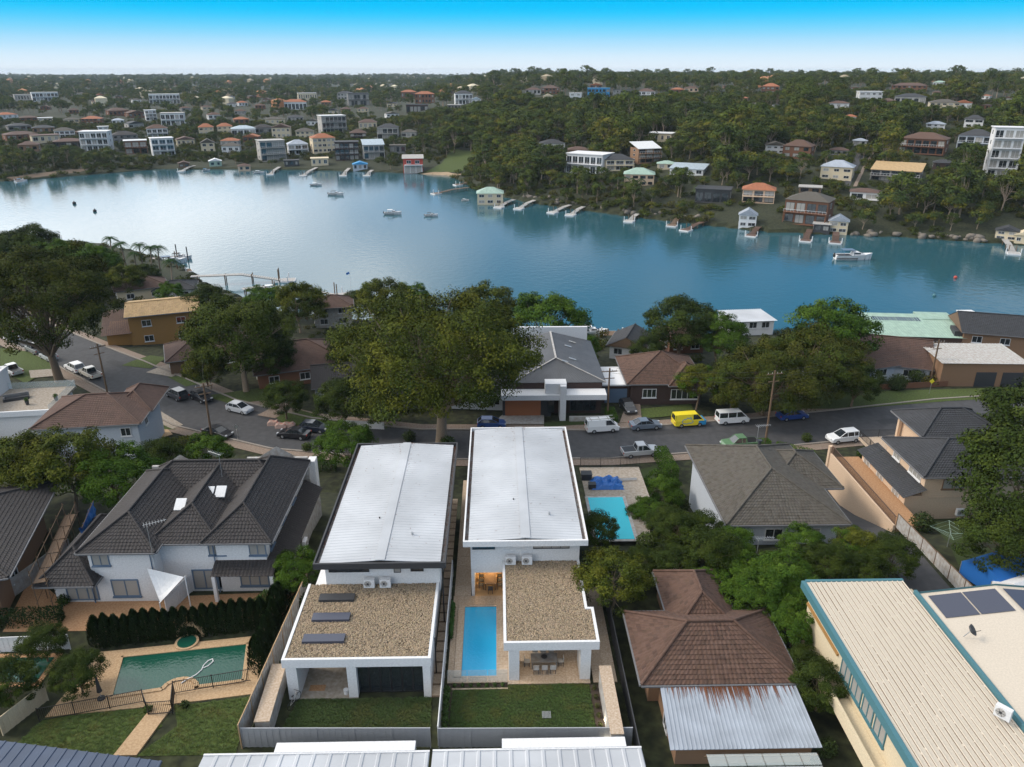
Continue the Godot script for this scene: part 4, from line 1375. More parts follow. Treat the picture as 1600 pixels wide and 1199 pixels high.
func far_shore() -> void:
	var extra: Array = []
	for h in FAR_HOUSES:
		far_house(h[0], h[1], h[2], h[3], h[4], h[5], h[6], h[7], h[8], h[9], h[10] == 1)
	# smaller houses packed between the named ones on the far left slope and the right ridge
	var hr := RandomNumberGenerator.new()
	hr.seed = 17
	var done := 0
	var tries := 0
	while done < 46 and tries < 4000:
		tries += 1
		var px := hr.randf_range(4, 640) if done < 34 else hr.randf_range(1090, 1590)
		var py := hr.randf_range(146, 240) if done < 34 else hr.randf_range(138, 172)
		var free := true
		for h in FAR_HOUSES + extra:
			if absf(px - h[0]) < (h[2] as float) * 0.5 + 12.0 and py < h[1] + 9.0 and py > h[1] - h[3] - 4.0:
				free = false
				break
		if not free:
			continue
		var sc := clampf((py - 110.0) / 100.0, 0.45, 1.1)
		var rm: String = ["tile_brown", "tile_orange", "tile_red", "tile_grey", "tile_slate"][hr.randi() % 5]
		var wm: String = ["cream", "brick", "white", "tanbrick", "lightgrey"][hr.randi() % 5]
		var w := hr.randf_range(20, 28) * sc
		var word: String = {"tile_brown": "brown", "tile_orange": "orange", "tile_red": "faded red", "tile_grey": "grey", "tile_slate": "slate"}[rm]
		var zone := "among the trees on the far left slope" if done < 34 else "among the trees on the right ridge"
		var ho := far_house(px, py, w, hr.randf_range(10, 13) * sc, 1, "hip" if hr.randf() < 0.7 else "gable", rm, wm, "small %s-roofed house %s" % [word, zone], hr.randf_range(-0.4, 0.4))
		ho.set_meta("group", "small %s-roofed houses %s" % [word, zone])
		extra.append([px, py, w, 12.0 * sc])
		done += 1
	for s in FAR_SHEDS:
		var o := far_house(s[0], s[1], s[2], s[3], 1 if s[3] < 20 else 2, s[4], s[5], s[6], s[7], 0.0, false, "boathouse", "boathouse")
		keep_clear[-1][2] += 14.0
	# the red and white boatshed with three white doors
	var p := G(646, 271)
	var o := thing("boatshed", "red and white boatshed with three tall white doors on far beach", "boathouse", p, atan2(-p.x, -p.z))
	keep_clear.append([p, 8.0, 20.0, atan2(-p.x, -p.z)])
	block(o, "wall", "red", -5.6, -2, -9, 5.6, 8.3, 0)
	block(o, "lower_front", "white", -5.2, 0, 0.01, 5.2, 4.6, 0.4)
	block(o, "upper_deck", "white", -4.9, 4.61, 0, 5.5, 4.9, 2.2)
	for i in 3:
		block(o, "boat_door", "lightgrey", -4.8 + i * 3.25, 0.2, 0.41, -1.9 + i * 3.25, 4.2, 0.5)
	window(o, Vector3(-2.4, 5.4, 0), 0, 2.6, 1.8, 2)
	window(o, Vector3(2.4, 5.4, 0), 0, 2.6, 1.8, 2)
	var rb := MB.new()
	ribs(rb, Vector3(-6.2, 8.3, 0.8), Vector3(6.2, 8.3, 0.8), Vector3(6.2, 9.6, -9.5), Vector3(-6.2, 9.6, -9.5), 0.8, 0.08)
	part("roof", rb, M.lightgrey, o)
	for j in FAR_JETTIES:
		var a := A(j[0], j[1], 0)
		var b := A(j[2], j[3], 0)
		jetty(a, b, 2.0, j[4], j[5])
	# moored boats and buoys
	for b in [[494, 290, 17, 0.2, "white", "small white boat moored nearest the far jetties"], [525, 305, 24, -0.1, "charcoal", "white boat with dark canopy moored left in mid river"], [614, 335, 27, 0.05, "white", "white cabin boat moored in mid river, left of two"], [674, 338, 21, 0.1, "charcoal", "smaller white boat with dark canopy, right of two"], [1333, 405, 53, -0.06, "frame_blue", "large white motor cruiser with navy canopy moored at right"]]:
		var q := A(b[0], b[1], 0)
		boat(q, b[3], b[2] * (q - EYE).length() / LENS * 0.97, b[5], b[4])
	for b in [[33, 284, 14, 0.4, "skyblue", "small boat tied at the left edge timber jetty"], [405, 271, 15, 0.3, "white", "small boat tied left of the three-deck house jetty"], [896, 323, 16, 0.7, "frame_blue", "boat tied between the close pair of jetties"], [1051, 341, 12, 1.0, "charcoal", "small white boat pulled up on the slipway"], [727, 314, 12, 0.2, "white", "dinghy tied left of the boathouse on the point"], [322, 267, 12, 0.8, "skyblue", "small blue boat by the white-gabled boathouse"]]:
		var q := A(b[0], b[1], 0)
		boat(q, b[3], b[2] * (q - EYE).length() / LENS, b[5], b[4])
	for b in [[116, 319, "black", "black mooring buoy, farther of two at left"], [148, 331, "black", "black mooring buoy, nearer of two at left"], [1493, 435, "red", "pink mooring buoy at the right"], [1460, 463, "teal", "teal mooring buoy at the right, nearest the bank"]]:
		var q := A(b[0], b[1], 0)
		var k := 2.4 * (q - EYE).length() / LENS
		var u := thing("mooring_buoy", b[3], "buoy", q, 0, "mooring buoys on the river")
		var mb := MB.new()
		mb.blob(Vector3(0, k * 0.5, 0), Vector3(k, k, k), 12)
		part("float", mb, M[b[2]], u)
		mb = MB.new()
		mb.rod(Vector3(0, k * 1.3, 0), Vector3(0, k * 2.0, 0), k * 0.12, k * 0.1, 6)
		part("ring_stem", mb, M.black, u)
	# sandstone boulders at the waterline
	var kinds: Array[ArrayMesh] = []
	for i in 4:
		var mb := MB.new()
		var r := RandomNumberGenerator.new()
		r.seed = 30 + i
		mb.blob(Vector3.ZERO, Vector3(1.9, 1.0, 1.3), 11, 0.22, r)
		kinds.append(mb.done(M.rock))
	for i in 64:
		var px := rng.randf_range(815, 1130) if i % 2 == 0 else rng.randf_range(1330, 1545)
		var py := 0.0
		if px < 1140:
			py = lerpf(312, 352, (px - 815) / 320.0) - rng.randf_range(0, 9)
		else:
			py = lerpf(368, 378, (px - 1330) / 215.0) - rng.randf_range(0, 8)
		var b := MeshInstance3D.new()
		b.mesh = kinds[i % 4]
		b.name = numbered("boulder")
		add_child(b)
		var q := G(px, py)
		b.position = q + Vector3(0, 0.1, 0)
		b.rotation.y = rng.randf_range(0, TAU)
		b.scale = Vector3.ONE * rng.randf_range(0.35, 1.0)
		tag(b, "pale sandstone boulder on the bank below the point" if px < 1140 else "grey sandstone boulder on the ledges left of the right sheds", "boulder", "boulders below the point" if px < 1140 else "boulders on the right ledges")
	drape("lawn", pixels([704, 233, 748, 238, 742, 250, 722, 268, 665, 270, 690, 256]), 0.15, M.lawn, 5.0)
	drape("lawn", pixels([1085, 290, 1140, 292, 1130, 305, 1080, 303]), 0.15, M.turf, 4.0)
	drape("beach", pixels([610, 271, 700, 269, 722, 272, 715, 276, 650, 275]), 0.12, M.sand, 4.0)
	drape("beach", pixels([15, 283, 60, 277, 125, 269, 140, 264, 120, 264, 60, 271, 10, 278]), 0.12, M.dirt, 4.0)
	drape("path", pixels([1333, 292, 1339, 292, 1370, 232, 1366, 232]), 0.2, M.footpath, 3.0)
	drape("path", pixels([1318, 292, 1328, 292, 1352, 240, 1340, 238]), 0.2, M.asphalt, 3.0)
	drape("path", pixels([582, 228, 590, 228, 612, 206, 606, 205]), 0.2, M.dirt, 3.0)
func far_trees() -> void:
	var tones := [Color(0.09, 0.1, 0.018), Color(0.06, 0.078, 0.017), Color(0.12, 0.112, 0.02), Color(0.048, 0.07, 0.02), Color(0.078, 0.1, 0.016)]
	var kinds: Array = []
	for i in 6:
		var h: float = [12.0, 14.0, 10.0, 16.0, 9.0, 13.0][i]
		kinds.append(tree_meshes(100 + i, h, h * [0.42, 0.36, 0.5, 0.33, 0.5, 0.42][i], h * 0.3, [26, 24, 22, 26, 18, 30][i], 46, 0.95, [tones[i % 5], tones[(i + 1) % 5], tones[(i + 3) % 5]], "bark_pale", h * 0.02))
	var r := RandomNumberGenerator.new()
	r.seed = 77
	var wood := FastNoiseLite.new()
	wood.seed = 3
	wood.frequency = 0.02
	var list: Array = []
	var bands := [[0.0, 650.0, 7.6], [650.0, 1500.0, 13.0], [1500.0, 4600.0, 34.0]]
	for b in bands:
		var s: float = b[2]
		var zz := -230.0
		while zz > -b[1]:
			var half := 75.0 + -zz * 0.74
			var x := -half
			while x < half:
				var px := x + r.randf_range(-0.5, 0.5) * s
				var pz := zz + r.randf_range(-0.5, 0.5) * s
				x += s
				var dist := Vector2(px, pz).length()
				if dist < b[0] or dist >= b[1] or pz > shore_z(FAR, px) - 3.0:
					continue
				var d := shore_d(FAR, px, pz)
				if d < 4.0:
					continue
				var bush := smoothstep(-45.0, -15.0, px) * (1.0 - smoothstep(0.0, 60.0, d - 330.0) * 0.4)
				var dens := lerpf(0.5, 0.92, bush)
				if px > 110.0 and d < 260.0:
					dens = 0.9
				if d < 16.0:
					dens *= 0.75
				if b[0] > 600.0:
					dens = 0.6 + wood.get_noise_2d(px * 0.2, pz * 0.2) * 0.5
				if r.randf() > dens:
					continue
				var ok := true
				var low := 9.0
				if b[0] < 1000.0:
					for k in keep_clear:
						var rel: Vector3 = Vector3(px, 0, pz) - k[0]
						rel.y = 0
						var f := Vector3(sin(k[3]), 0, cos(k[3]))
						var fw := rel.dot(f)
						var lat := absf(rel.dot(Vector3(f.z, 0, -f.x)))
						if lat < k[1] + 3.0 and fw > -k[2] - 3.5 and fw < k[2] + 14.0:
							ok = false
							break
						if lat < k[1] + 2.5 and fw > 0.0 and fw < 240.0:
							low = minf(low, maxf(2.6 if fw > 45.0 else 1.2, (55.0 - k[0].y) / (dist + fw) * fw + k[0].y - H(px, pz) + 1.2) / 13.0)
				if not ok or low < 0.17:
					continue
				var sc := r.randf_range(0.5, 0.95) if bush < 0.5 and b[0] < 100.0 else r.randf_range(0.7, 1.3)
				if d < 14.0:
					sc *= 0.6
				if r.randf() < 0.04:
					sc *= 1.35
				if b[0] > 600.0:
					sc = r.randf_range(0.6, 1.0) * (1.0 if b[0] < 1000.0 else 1.7)
				if b[0] > 600.0 and b[0] < 1000.0 and r.randf() < 0.05:
					sc *= 1.5
				sc = minf(sc, low)
				list.append([Vector3(px, H(px, pz) - 0.3, pz), r.randf_range(0, TAU), sc, r.randi() % 6, dist])
				if false:
					break
			zz -= s
	var tower := Basis.from_euler(Vector3(deg_to_rad(PITCH), deg_to_rad(YAW), 0)).inverse()
	# keep the grassy clearing, the drives and the beach open
	var open: Array = [pixels([700, 240, 752, 243, 745, 262, 725, 276, 655, 276, 690, 256]), pixels([1325, 300, 1352, 300, 1380, 228, 1362, 228]), pixels([575, 235, 595, 235, 620, 200, 604, 200])]
	var single: Array = []
	var rest: Array = []
	for t in list:
		var pos: Vector3 = t[0]
		var skip := false
		for q in open:
			if Geometry2D.is_point_in_polygon(Vector2(pos.x, pos.z), q):
				skip = true
		if skip:
			continue
		var v: Vector3 = tower * (pos - EYE)
		if v.z < 0 and absf(v.x / v.z) < 0.69:
			single.append([t[2] / t[4], t, 800.0 + LENS * v.x / -v.z])
		else:
			rest.append(t)
	single.sort_custom(func(a, b): return a[0] > b[0])
	for i in single.size():
		if i >= 280:
			rest.append(single[i][1])
			continue
		var t: Array = single[i][1]
		var px: float = single[i][2]
		var lab := "olive green tree between the houses at the far left of the opposite shore"
		var grp := "trees among the far left houses"
		if px > 1200:
			lab = "dark gum tree on the slope around the white five-storey tower"
			grp = "trees on the right far slope"
		elif px > 800:
			lab = "dark gum tree on the wooded point across the river"
			grp = "trees on the wooded point"
		elif px > 640:
			lab = "dark tree around the grassy clearing across the river"
			grp = "trees around the clearing"
		elif px > 400:
			lab = "olive tree between the houses in the middle of the opposite shore"
			grp = "trees among the middle far houses"
		var best := 38.0
		for k in keep_clear:
			if k.size() > 4 and (k[0] as Vector3).distance_to(t[0]) < best:
				var words: String = "gum tree beside the " + k[4]
				if words.split(" ").size() <= 16:
					best = (k[0] as Vector3).distance_to(t[0])
					lab = words
					grp = "trees beside the " + k[4]
		plant_tree("gum_tree", kinds[t[3]], t[0], t[1], t[2], lab, "tree", grp)
	for k in 6:
		var mine: Array = []
		for t in rest:
			if t[3] == k:
				mine.append(t)
		for w in 2:
			var mm := MultiMesh.new()
			mm.transform_format = MultiMesh.TRANSFORM_3D
			mm.mesh = kinds[k][w]
			mm.instance_count = mine.size()
			for i in mine.size():
				mm.set_instance_transform(i, Transform3D(Basis(Vector3.UP, mine[i][1]).scaled(Vector3.ONE * mine[i][2]), mine[i][0]))
			var o := MultiMeshInstance3D.new()
			o.multimesh = mm
			o.name = numbered("woodland" if w == 1 else "woodland_trunk")
			o.set_meta("kind", "stuff")
			tag(o, "distant gum woodland covering the far hills and ridges" if w == 1 else "pale trunks of the distant gum woodland on the far hills", "woodland", "distant woodland")
			add_child(o)
	print("far trees ", single.size(), " ", rest.size())
	# specks of suburb on the farthest ridges
	var hm := MB.new()
	hm.b2(-6, -3, -5, 6, 5.5, 5)
	far_roof(hm, 12, 10, 5.5, 2.4, "hip")
	var mesh := hm.done(M.cream)
	var mm := MultiMesh.new()
	mm.transform_format = MultiMesh.TRANSFORM_3D
	mm.use_colors = true
	mm.mesh = mesh
	mm.instance_count = 280
	for i in 280:
		var dist := r.randf_range(900, 3900)
		var a := r.randf_range(-0.62, 0.62)
		var q := Vector3(sin(a) * dist, 0, -cos(a) * dist)
		q.y = H(q.x, q.z) + (r.randf_range(1, 4) if dist < 2000.0 else r.randf_range(3, 12))
		mm.set_instance_transform(i, Transform3D(Basis(Vector3.UP, r.randf_range(0, TAU)), q))
		mm.set_instance_color(i, [Color(1, 1, 1), Color(0.75, 0.4, 0.25), Color(0.6, 0.58, 0.55), Color(1.1, 1.15, 1.2)][r.randi() % 4])
	var o := MultiMeshInstance3D.new()
	o.multimesh = mm
	o.name = "distant_suburb"
	o.set_meta("kind", "stuff")
	tag(o, "scattered pale roofs of the distant suburb on the far ridges", "suburb")
	add_child(o)

# ---------------------------------------------------------------- the two modern houses and their gardens
func Z(px: float, py: float, z: float) -> Vector3:      # the point of the picture on the plane at depth z
	var d := view_ray(px, py)
	return EYE + d * (z / d.z)
func settle(o: Node3D) -> void:                          # parts were drawn in world places: bring them under their thing
	for c in o.get_children():
		(c as Node3D).position -= o.position
func pebbles(o: Node3D, poly: PackedVector2Array, y: float, per: float, sd: int) -> void:
	var r := RandomNumberGenerator.new()
	r.seed = sd
	var mb := MB.new()
	mb.blob(Vector3.ZERO, Vector3(0.066, 0.04, 0.052), 6, 0.2, r)
	var mesh := mb.done(M.pebble)
	var lo := poly[0]
	var hi := poly[0]
	for p in poly:
		lo = lo.min(p)
		hi = hi.max(p)
	var spots: Array[Vector2] = []
	for i in int((hi.x - lo.x) * (hi.y - lo.y) * per):
		var p := Vector2(r.randf_range(lo.x, hi.x), r.randf_range(lo.y, hi.y))
		if Geometry2D.is_point_in_polygon(p, poly):
			spots.append(p)
	var mm := MultiMesh.new()
	mm.transform_format = MultiMesh.TRANSFORM_3D
	mm.use_colors = true
	mm.mesh = mesh
	mm.instance_count = spots.size()
	for i in spots.size():
		mm.set_instance_transform(i, Transform3D(Basis.from_euler(Vector3(r.randf_range(-0.4, 0.4), r.randf_range(0, TAU), 0)).scaled(Vector3.ONE * r.randf_range(0.7, 1.35)), Vector3(spots[i].x, y + r.randf_range(0.0, 0.05), spots[i].y)))
		var v := r.randf_range(0.55, 1.25)
		mm.set_instance_color(i, Color(v * r.randf_range(0.95, 1.08), v, v * r.randf_range(0.82, 0.98)))
	var mi := MultiMeshInstance3D.new()
	mi.multimesh = mm
	mi.name = "pebbles"
	mi.set_meta("kind", "stuff")
	o.add_child(mi)
func grass(o: Node3D, poly: PackedVector2Array, y: float, per: float, sd: int, tone: Color) -> void:
	var r := RandomNumberGenerator.new()
	r.seed = sd
	var mb := MB.new()
	for i in 7:
		var a := i * 0.9
		var b := Vector3(cos(a), 0, sin(a)) * 0.06
		var v := r.randf_range(0.7, 1.3)
		mb.col = Color(v, v, v)
		mb.tri(b - Vector3(sin(a), 0, -cos(a)) * 0.018, b + Vector3(sin(a), 0, -cos(a)) * 0.018, b * 2.0 + Vector3(0, 0.075, 0))
	var mesh := mb.done(M.blade)
	var lo := poly[0]
	var hi := poly[0]
	for p in poly:
		lo = lo.min(p)
		hi = hi.max(p)
	var spots: Array[Vector2] = []
	for i in int((hi.x - lo.x) * (hi.y - lo.y) * per):
		var p := Vector2(r.randf_range(lo.x, hi.x), r.randf_range(lo.y, hi.y))
		if Geometry2D.is_point_in_polygon(p, poly):
			spots.append(p)
	var mm := MultiMesh.new()
	mm.transform_format = MultiMesh.TRANSFORM_3D
	mm.use_colors = true
	mm.mesh = mesh
	mm.instance_count = spots.size()
	var f := FastNoiseLite.new()
	f.seed = sd
	f.frequency = 0.35
	for i in spots.size():
		mm.set_instance_transform(i, Transform3D(Basis(Vector3.UP, r.randf_range(0, TAU)).scaled(Vector3.ONE * r.randf_range(0.7, 1.3)), Vector3(spots[i].x, y, spots[i].y)))
		var v := r.randf_range(0.75, 1.2)
		var dry := clampf(f.get_noise_2dv(spots[i]) * 1.4, 0, 0.5)
		mm.set_instance_color(i, Color(tone.r * v * (1.0 + dry), tone.g * v, tone.b * v))
	var mi := MultiMeshInstance3D.new()
	mi.multimesh = mm
	mi.name = "grass"
	mi.set_meta("kind", "stuff")
	o.add_child(mi)
func lawn_slab(poly: Array, y0: float, y1: float, m: String, per: float, sd: int, tone: Color) -> void:
	var q := PackedVector2Array()
	for p in poly:
		q.append(Vector2(p[0], p[1]))
	var mb := MB.new()
	mb.prism(q, y0, y1)
	var o := structure("lawn", mb, M[m])
	grass(o, q, y1, per, sd, tone)
var paver_mesh: Array[ArrayMesh] = []
func pave(called: String, rects: Array, y: float, size: float, base: String, holes := []) -> MeshInstance3D:
	# a bed with separate slabs laid on it; joints stay open
	if paver_mesh.is_empty():
		for i in 4:
			var mb := MB.new()
			var v: float = [1.0, 0.9, 1.08, 0.95][i]
			mb.col = Color(v, v * 0.985, v * 0.96)
			mb.b2(-0.494, 0, -0.494, 0.494, 0.06, 0.494)
			paver_mesh.append(mb.done(M.paver))
	var bed := MB.new()
	for q in rects:
		bed.b2(q[0], y - 0.06, q[1], q[2], y, q[3])
	var o := structure(called, bed, M[base])
	for q in rects:
		var nx := maxi(1, roundi((q[2] - q[0]) / size))
		var nz := maxi(1, roundi((q[3] - q[1]) / size))
		for i in nx:
			for j in nz:
				var s := share("paver", paver_mesh[rng.randi() % 4], Vector3(lerpf(q[0], q[2], (i + 0.5) / nx), y + 0.003, lerpf(q[1], q[3], (j + 0.5) / nz)), o)
				s.scale = Vector3((q[2] - q[0]) / nx, 1, (q[3] - q[1]) / nz)
	return o
func metal_roof(o: Node3D, x0: float, x1: float, z0: float, z1: float, y: float, fascia: String, sd: int) -> void:
	# low ribbed roof with a centre cap between raised fascias; z0 is the far end
	var mid := (x0 + x1) * 0.5
	var mb := MB.new()
	ribs(mb, Vector3(x0 + 0.45, y - 0.18, z1 - 0.3), Vector3(x0 + 0.45, y - 0.18, z0 + 0.3), Vector3(mid - 0.02, y + 0.12, z0 + 0.3), Vector3(mid - 0.02, y + 0.12, z1 - 0.3), 0.42, 0.028)
	ribs(mb, Vector3(x1 - 0.45, y - 0.18, z0 + 0.3), Vector3(x1 - 0.45, y - 0.18, z1 - 0.3), Vector3(mid + 0.02, y + 0.12, z1 - 0.3), Vector3(mid + 0.02, y + 0.12, z0 + 0.3), 0.42, 0.028)
	part("roof_sheet", mb, M.white_metal, o)
	mb = MB.new()
	for s in [-1, 1]:
		mb.quad(Vector3(mid, y + 0.17, z1 - 0.28), Vector3(mid + s * 0.42, y + 0.165, z1 - 0.28), Vector3(mid + s * 0.42, y + 0.165, z0 + 0.28), Vector3(mid, y + 0.17, z0 + 0.28))
	part("ridge_cap", mb, M.white_metal, o)
	mb = MB.new()
	mb.b2(x0, y - 0.55, z1 - 0.2, x1, y, z1)
	mb.b2(x0, y - 0.55, z0, x1, y, z0 + 0.2)
	mb.b2(x0, y - 0.55, z0 + 0.2, x0 + 0.14, y, z1 - 0.2)
	mb.b2(x1 - 0.14, y - 0.55, z0 + 0.2, x1, y, z1 - 0.2)
	part("fascia", mb, M[fascia], o)
	mb = MB.new()
	mb.b2(x0 + 0.14, y - 0.6, z0 + 0.2, x1 - 0.14, y - 0.42, z1 - 0.2)
	part("box_gutter", mb, M.grey, o)
	# dry leaves caught in the gutters, by the cap and at the far end under the big tree
	var r := RandomNumberGenerator.new()
	r.seed = sd
	mb = MB.new()
	for i in 900:
		var p := Vector3(0, y - 0.38, r.randf_range(z0 + 0.3, z1 - 0.4))
		var w := r.randf()
		if w < 0.45:
			p.x = x0 + r.randf_range(0.16, 0.42)
			p.z = lerpf(z0 + 0.3, z1 - 0.4, pow(r.randf(), 1.6))
		elif w < 0.8:
			p.x = x1 - r.randf_range(0.16, 0.42)
			p.z = lerpf(z0 + 0.3, z1 - 0.4, pow(r.randf(), 1.6))
		else:
			p.z = lerpf(z0 + 0.3, z1 - 0.4, pow(r.randf(), 3.2))
			p.x = r.randf_range(x0 + 0.5, x1 - 0.5) if r.randf() < 0.5 else mid + r.randf_range(-0.8, 0.8)
			p.y = y + 0.13 - absf(p.x - mid) * 0.06
		leaf(mb, p, Vector3(cos(i), 0, sin(i)), Vector3.UP, r.randf_range(0.1, 0.3), 0.05)
	part("leaf_litter", mb, M.rust, o).set_meta("kind", "stuff")
	mb = MB.new()
	mb.rod(Vector3(mid + 2.3, y - 0.1, z1 - 4.2), Vector3(mid + 2.3, y + 0.3, z1 - 4.2), 0.1, 0.1, 12)
	part("vent_pipe", mb, M.steel, o)
	mb = MB.new()
	mb.rod(Vector3(mid - 0.9, y - 0.1, z1 - 6.8), Vector3(mid - 0.9, y + 0.2, z1 - 6.8), 0.06, 0.06, 10)
	part("vent_pipe", mb, M.black, o)
func main_houses() -> void:
	# --- subject house
	var o := thing("modern_house", "white modern house with pale ribbed roof, pebble terrace roof and lap pool", "house", Vector3(2.3, 11, -66))
	block(o, "upper_wall", "white", -2.5, 14.0, -78, 7.1, 16.95, -57)
	block(o, "ground_floor_wall", "white", 0.62, 5, -78, 7.0, 14.0, -57.02)
	block(o, "rear_wall", "white", -2.48, 5, -77.9, 0.62, 13.98, -63.5)
	block(o, "side_wall", "white", -2.48, 10, -63.5, -2.2, 13.98, -57.02)
	block(o, "dining_floor", "timber", -2.2, 10.9, -63.48, 0.6, 11.14, -56.6)
	block(o, "dining_back_wall", "cream", -2.2, 11.15, -63.47, 0.6, 13.97, -63.3)
	block(o, "door_head", "white", -2.2, 13.55, -57.2, 0.62, 13.99, -57.03)
	metal_roof(o, -3.1, 7.7, -78.8, -56, 17.5, "white", 5)
	var q := PackedVector2Array([Vector2(0.3, -46.4), Vector2(7.6, -46.4), Vector2(7.6, -50.5), Vector2(7.1, -50.5), Vector2(7.1, -56.98), Vector2(0.3, -56.98)])
	var mb := MB.new()
	mb.prism(q, 14.1, 14.55)
	part("roof_slab", mb, M.white, o)
	mb = MB.new()
	for e in [[0.3, -46.62, 7.6, -46.4], [7.38, -50.5, 7.6, -46.62], [7.1, -50.5, 7.38, -50.28], [6.88, -56.98, 7.1, -50.28], [0.3, -56.98, 0.52, -46.62]]:
		mb.b2(e[0], 14.552, e[1], e[2], 14.85, e[3])
	part("parapet", mb, M.white, o)
	var inner := PackedVector2Array([Vector2(0.55, -46.65), Vector2(7.35, -46.65), Vector2(7.35, -50.25), Vector2(6.85, -50.25), Vector2(6.85, -56.95), Vector2(0.55, -56.95)])
	mb = MB.new()
	mb.prism(inner, 14.56, 14.72)
	part("gravel_bed", mb, M.gravel, o)
	pebbles(o, inner, 14.73, 280, 21)
	block(o, "pier", "white", 0.7, 11, -48.6, 1.5, 14.09, -46.5)
	block(o, "pier", "white", 6.2, 11, -48.6, 7.0, 14.09, -46.5)
	block(o, "lower_wall", "white", 0.62, 10, -57, 7.0, 14.09, -51.2)
	window(o, Vector3(3.6, 11.15, -51.2), 0, 4.6, 2.5, 4, "frame_dark", "glass", "sliding_door", 1, false)
	var w1 := window(o, Vector3(-1.35, 16.05, -57), 0, 2.0, 0.75, 3, "frame_dark", "glass", "window", 1, false)
	window(o, Vector3(4.6, 16.05, -57), 0, 3.2, 0.75, 4, "frame_dark", "curtain_glass", "window", 1, false)
	for x in [2.2, 5.5]:
		mb = MB.new()
		mb.rod(Vector3(x, 14.06, -46.9), Vector3(x, 14.1, -46.9), 0.07, 0.07, 10)
		part("downlight", mb, M.lamp_glow, o)
		var sp := SpotLight3D.new()
		sp.name = "downlight_beam"
		sp.position = Vector3(x, 14.0, -46.9)
		sp.rotation_degrees.x = -90
		sp.spot_angle = 50
		sp.light_energy = 1.5
		sp.light_color = Color(1, 0.9, 0.75)
		sp.spot_range = 20
		sp.spot_attenuation = 2
		sp.shadow_enabled = true
		o.add_child(sp)
	mb = MB.new()
	mb.rod(Vector3(-0.8, 13.0, -59.5), Vector3(-0.8, 13.25, -59.5), 0.25, 0.1, 12)
	part("pendant_lamp", mb, M.lamp_glow, o)
	var om := OmniLight3D.new()
	om.name = "pendant_light"
	om.position = Vector3(-0.8, 12.85, -59.5)
	om.light_energy = 3.0
	om.light_color = Color(1, 0.82, 0.58)
	om.omni_range = 20
	om.omni_attenuation = 2
	om.light_size = 0.2
	om.shadow_enabled = true
	o.add_child(om)
	settle(o)
	# dining set inside, outdoor set under the terrace roof
	for s in [[Vector3(-0.8, 11.15, -58.6), "wood", 1.1, 2.0, "timber dining table inside the open living room", "dark dining chair in the open living room"], [Vector3(3.5, 11.22, -48.0), "grey", 2.1, 1.0, "grey outdoor dining table under the terrace roof", "grey outdoor chair at the terrace table"]]:
		var t := thing("dining_table", s[4], "table", s[0])
		block(t, "table_top", s[1], -s[2] * 0.5, 0.7, -s[3] * 0.5, s[2] * 0.5, 0.75, s[3] * 0.5)
		for i in 4:
			var x: float = (s[2] * 0.5 - 0.1) * (1 if i % 2 else -1)
			var z: float = (s[3] * 0.5 - 0.1) * (1 if i < 2 else -1)
			block(t, "leg", s[1], x - 0.04, 0, z - 0.04, x + 0.04, 0.699, z + 0.04)
		var long_x: bool = s[2] > s[3]
		var proto: Node3D = null
		for i in 8:
			var at := Vector3.ZERO
			var turn := 0.0
			if i < 6:
				var u := (i % 3 - 1) * 0.66
				var sd := 1.0 if i < 3 else -1.0
				at = Vector3(u, 0, sd * (s[3] * 0.5 + 0.3)) if long_x else Vector3(sd * (s[2] * 0.5 + 0.3), 0, u)
				turn = (0.0 if sd > 0 else PI) if long_x else (PI * 0.5 * sd)
			else:
				var sd := 1.0 if i == 6 else -1.0
				at = Vector3(sd * (s[2] * 0.5 + 0.3), 0, 0) if long_x else Vector3(0, 0, sd * (s[3] * 0.5 + 0.3))
				turn = PI * 0.5 * sd if long_x else (0.0 if sd > 0 else PI)
			if proto == null:
				proto = thing("dining_chair", s[5], "chair", (s[0] as Vector3) + at, turn, s[5] + "s")
				block(proto, "seat", "lightgrey" if s[1] == "grey" else "charcoal", -0.22, 0.42, -0.22, 0.22, 0.46, 0.22)
				block(proto, "backrest", "lightgrey" if s[1] == "grey" else "charcoal", -0.22, 0.47, 0.18, 0.22, 0.88, 0.22)
				for k in 4:
					var x := 0.19 if k % 2 else -0.19
					var z := 0.19 if k < 2 else -0.19
					block(proto, "leg", "charcoal", x - 0.02, 0, z - 0.02, x + 0.02, 0.419, z + 0.02)
			else:
				copy_of(proto, (s[0] as Vector3) + at, turn, s[5], s[5] + "s")
	var bw := thing("bowl", "round dark bowl in the middle of the terrace table", "bowl", Vector3(3.5, 11.97, -48.0))
	mb = MB.new()
	mb.tube(PackedVector3Array([Vector3(0, 0.01, 0), Vector3(0, 0.06, 0), Vector3(0, 0.12, 0)]), PackedFloat32Array([0.1, 0.2, 0.25]), 14)
	part("body", mb, M.charcoal, bw)
	air_conditioner(Vector3(1.0, 14.78, -56.5), 0, "left air conditioner on the pebble roof of the house with the lap pool")
	air_conditioner(Vector3(2.45, 14.78, -56.5), 0, "right air conditioner on the pebble roof of the house with the lap pool")
	# garden of the subject house
	pave("patio", [[-4.1, -56.9, 0.6, -55.65], [-0.2, -55.65, 0.6, -46.3], [-4.1, -46.9, -0.2, -46.3], [-4.1, -55.65, -3.62, -46.9], [0.6, -51.1, 7.0, -46.1]], 11.08, 0.9, "gravel")
	pave("side_path", [[-4.05, -78, -2.55, -56.92]], 11.08, 1.5, "gravel")
	pave("side_path", [[7.25, -58, 9.1, -46.2]], 11.06, 1.1, "gravel")
	var pool := thing("lap_pool", "bright blue rectangular lap pool beside the pebble terrace roof", "pool", Vector3(-1.65, 11.0, -51.2))
	block(pool, "basin", "pool_tile", -1.45, 0.005, -4.35, 1.45, 0.03, 4.35)
	mb = MB.new()
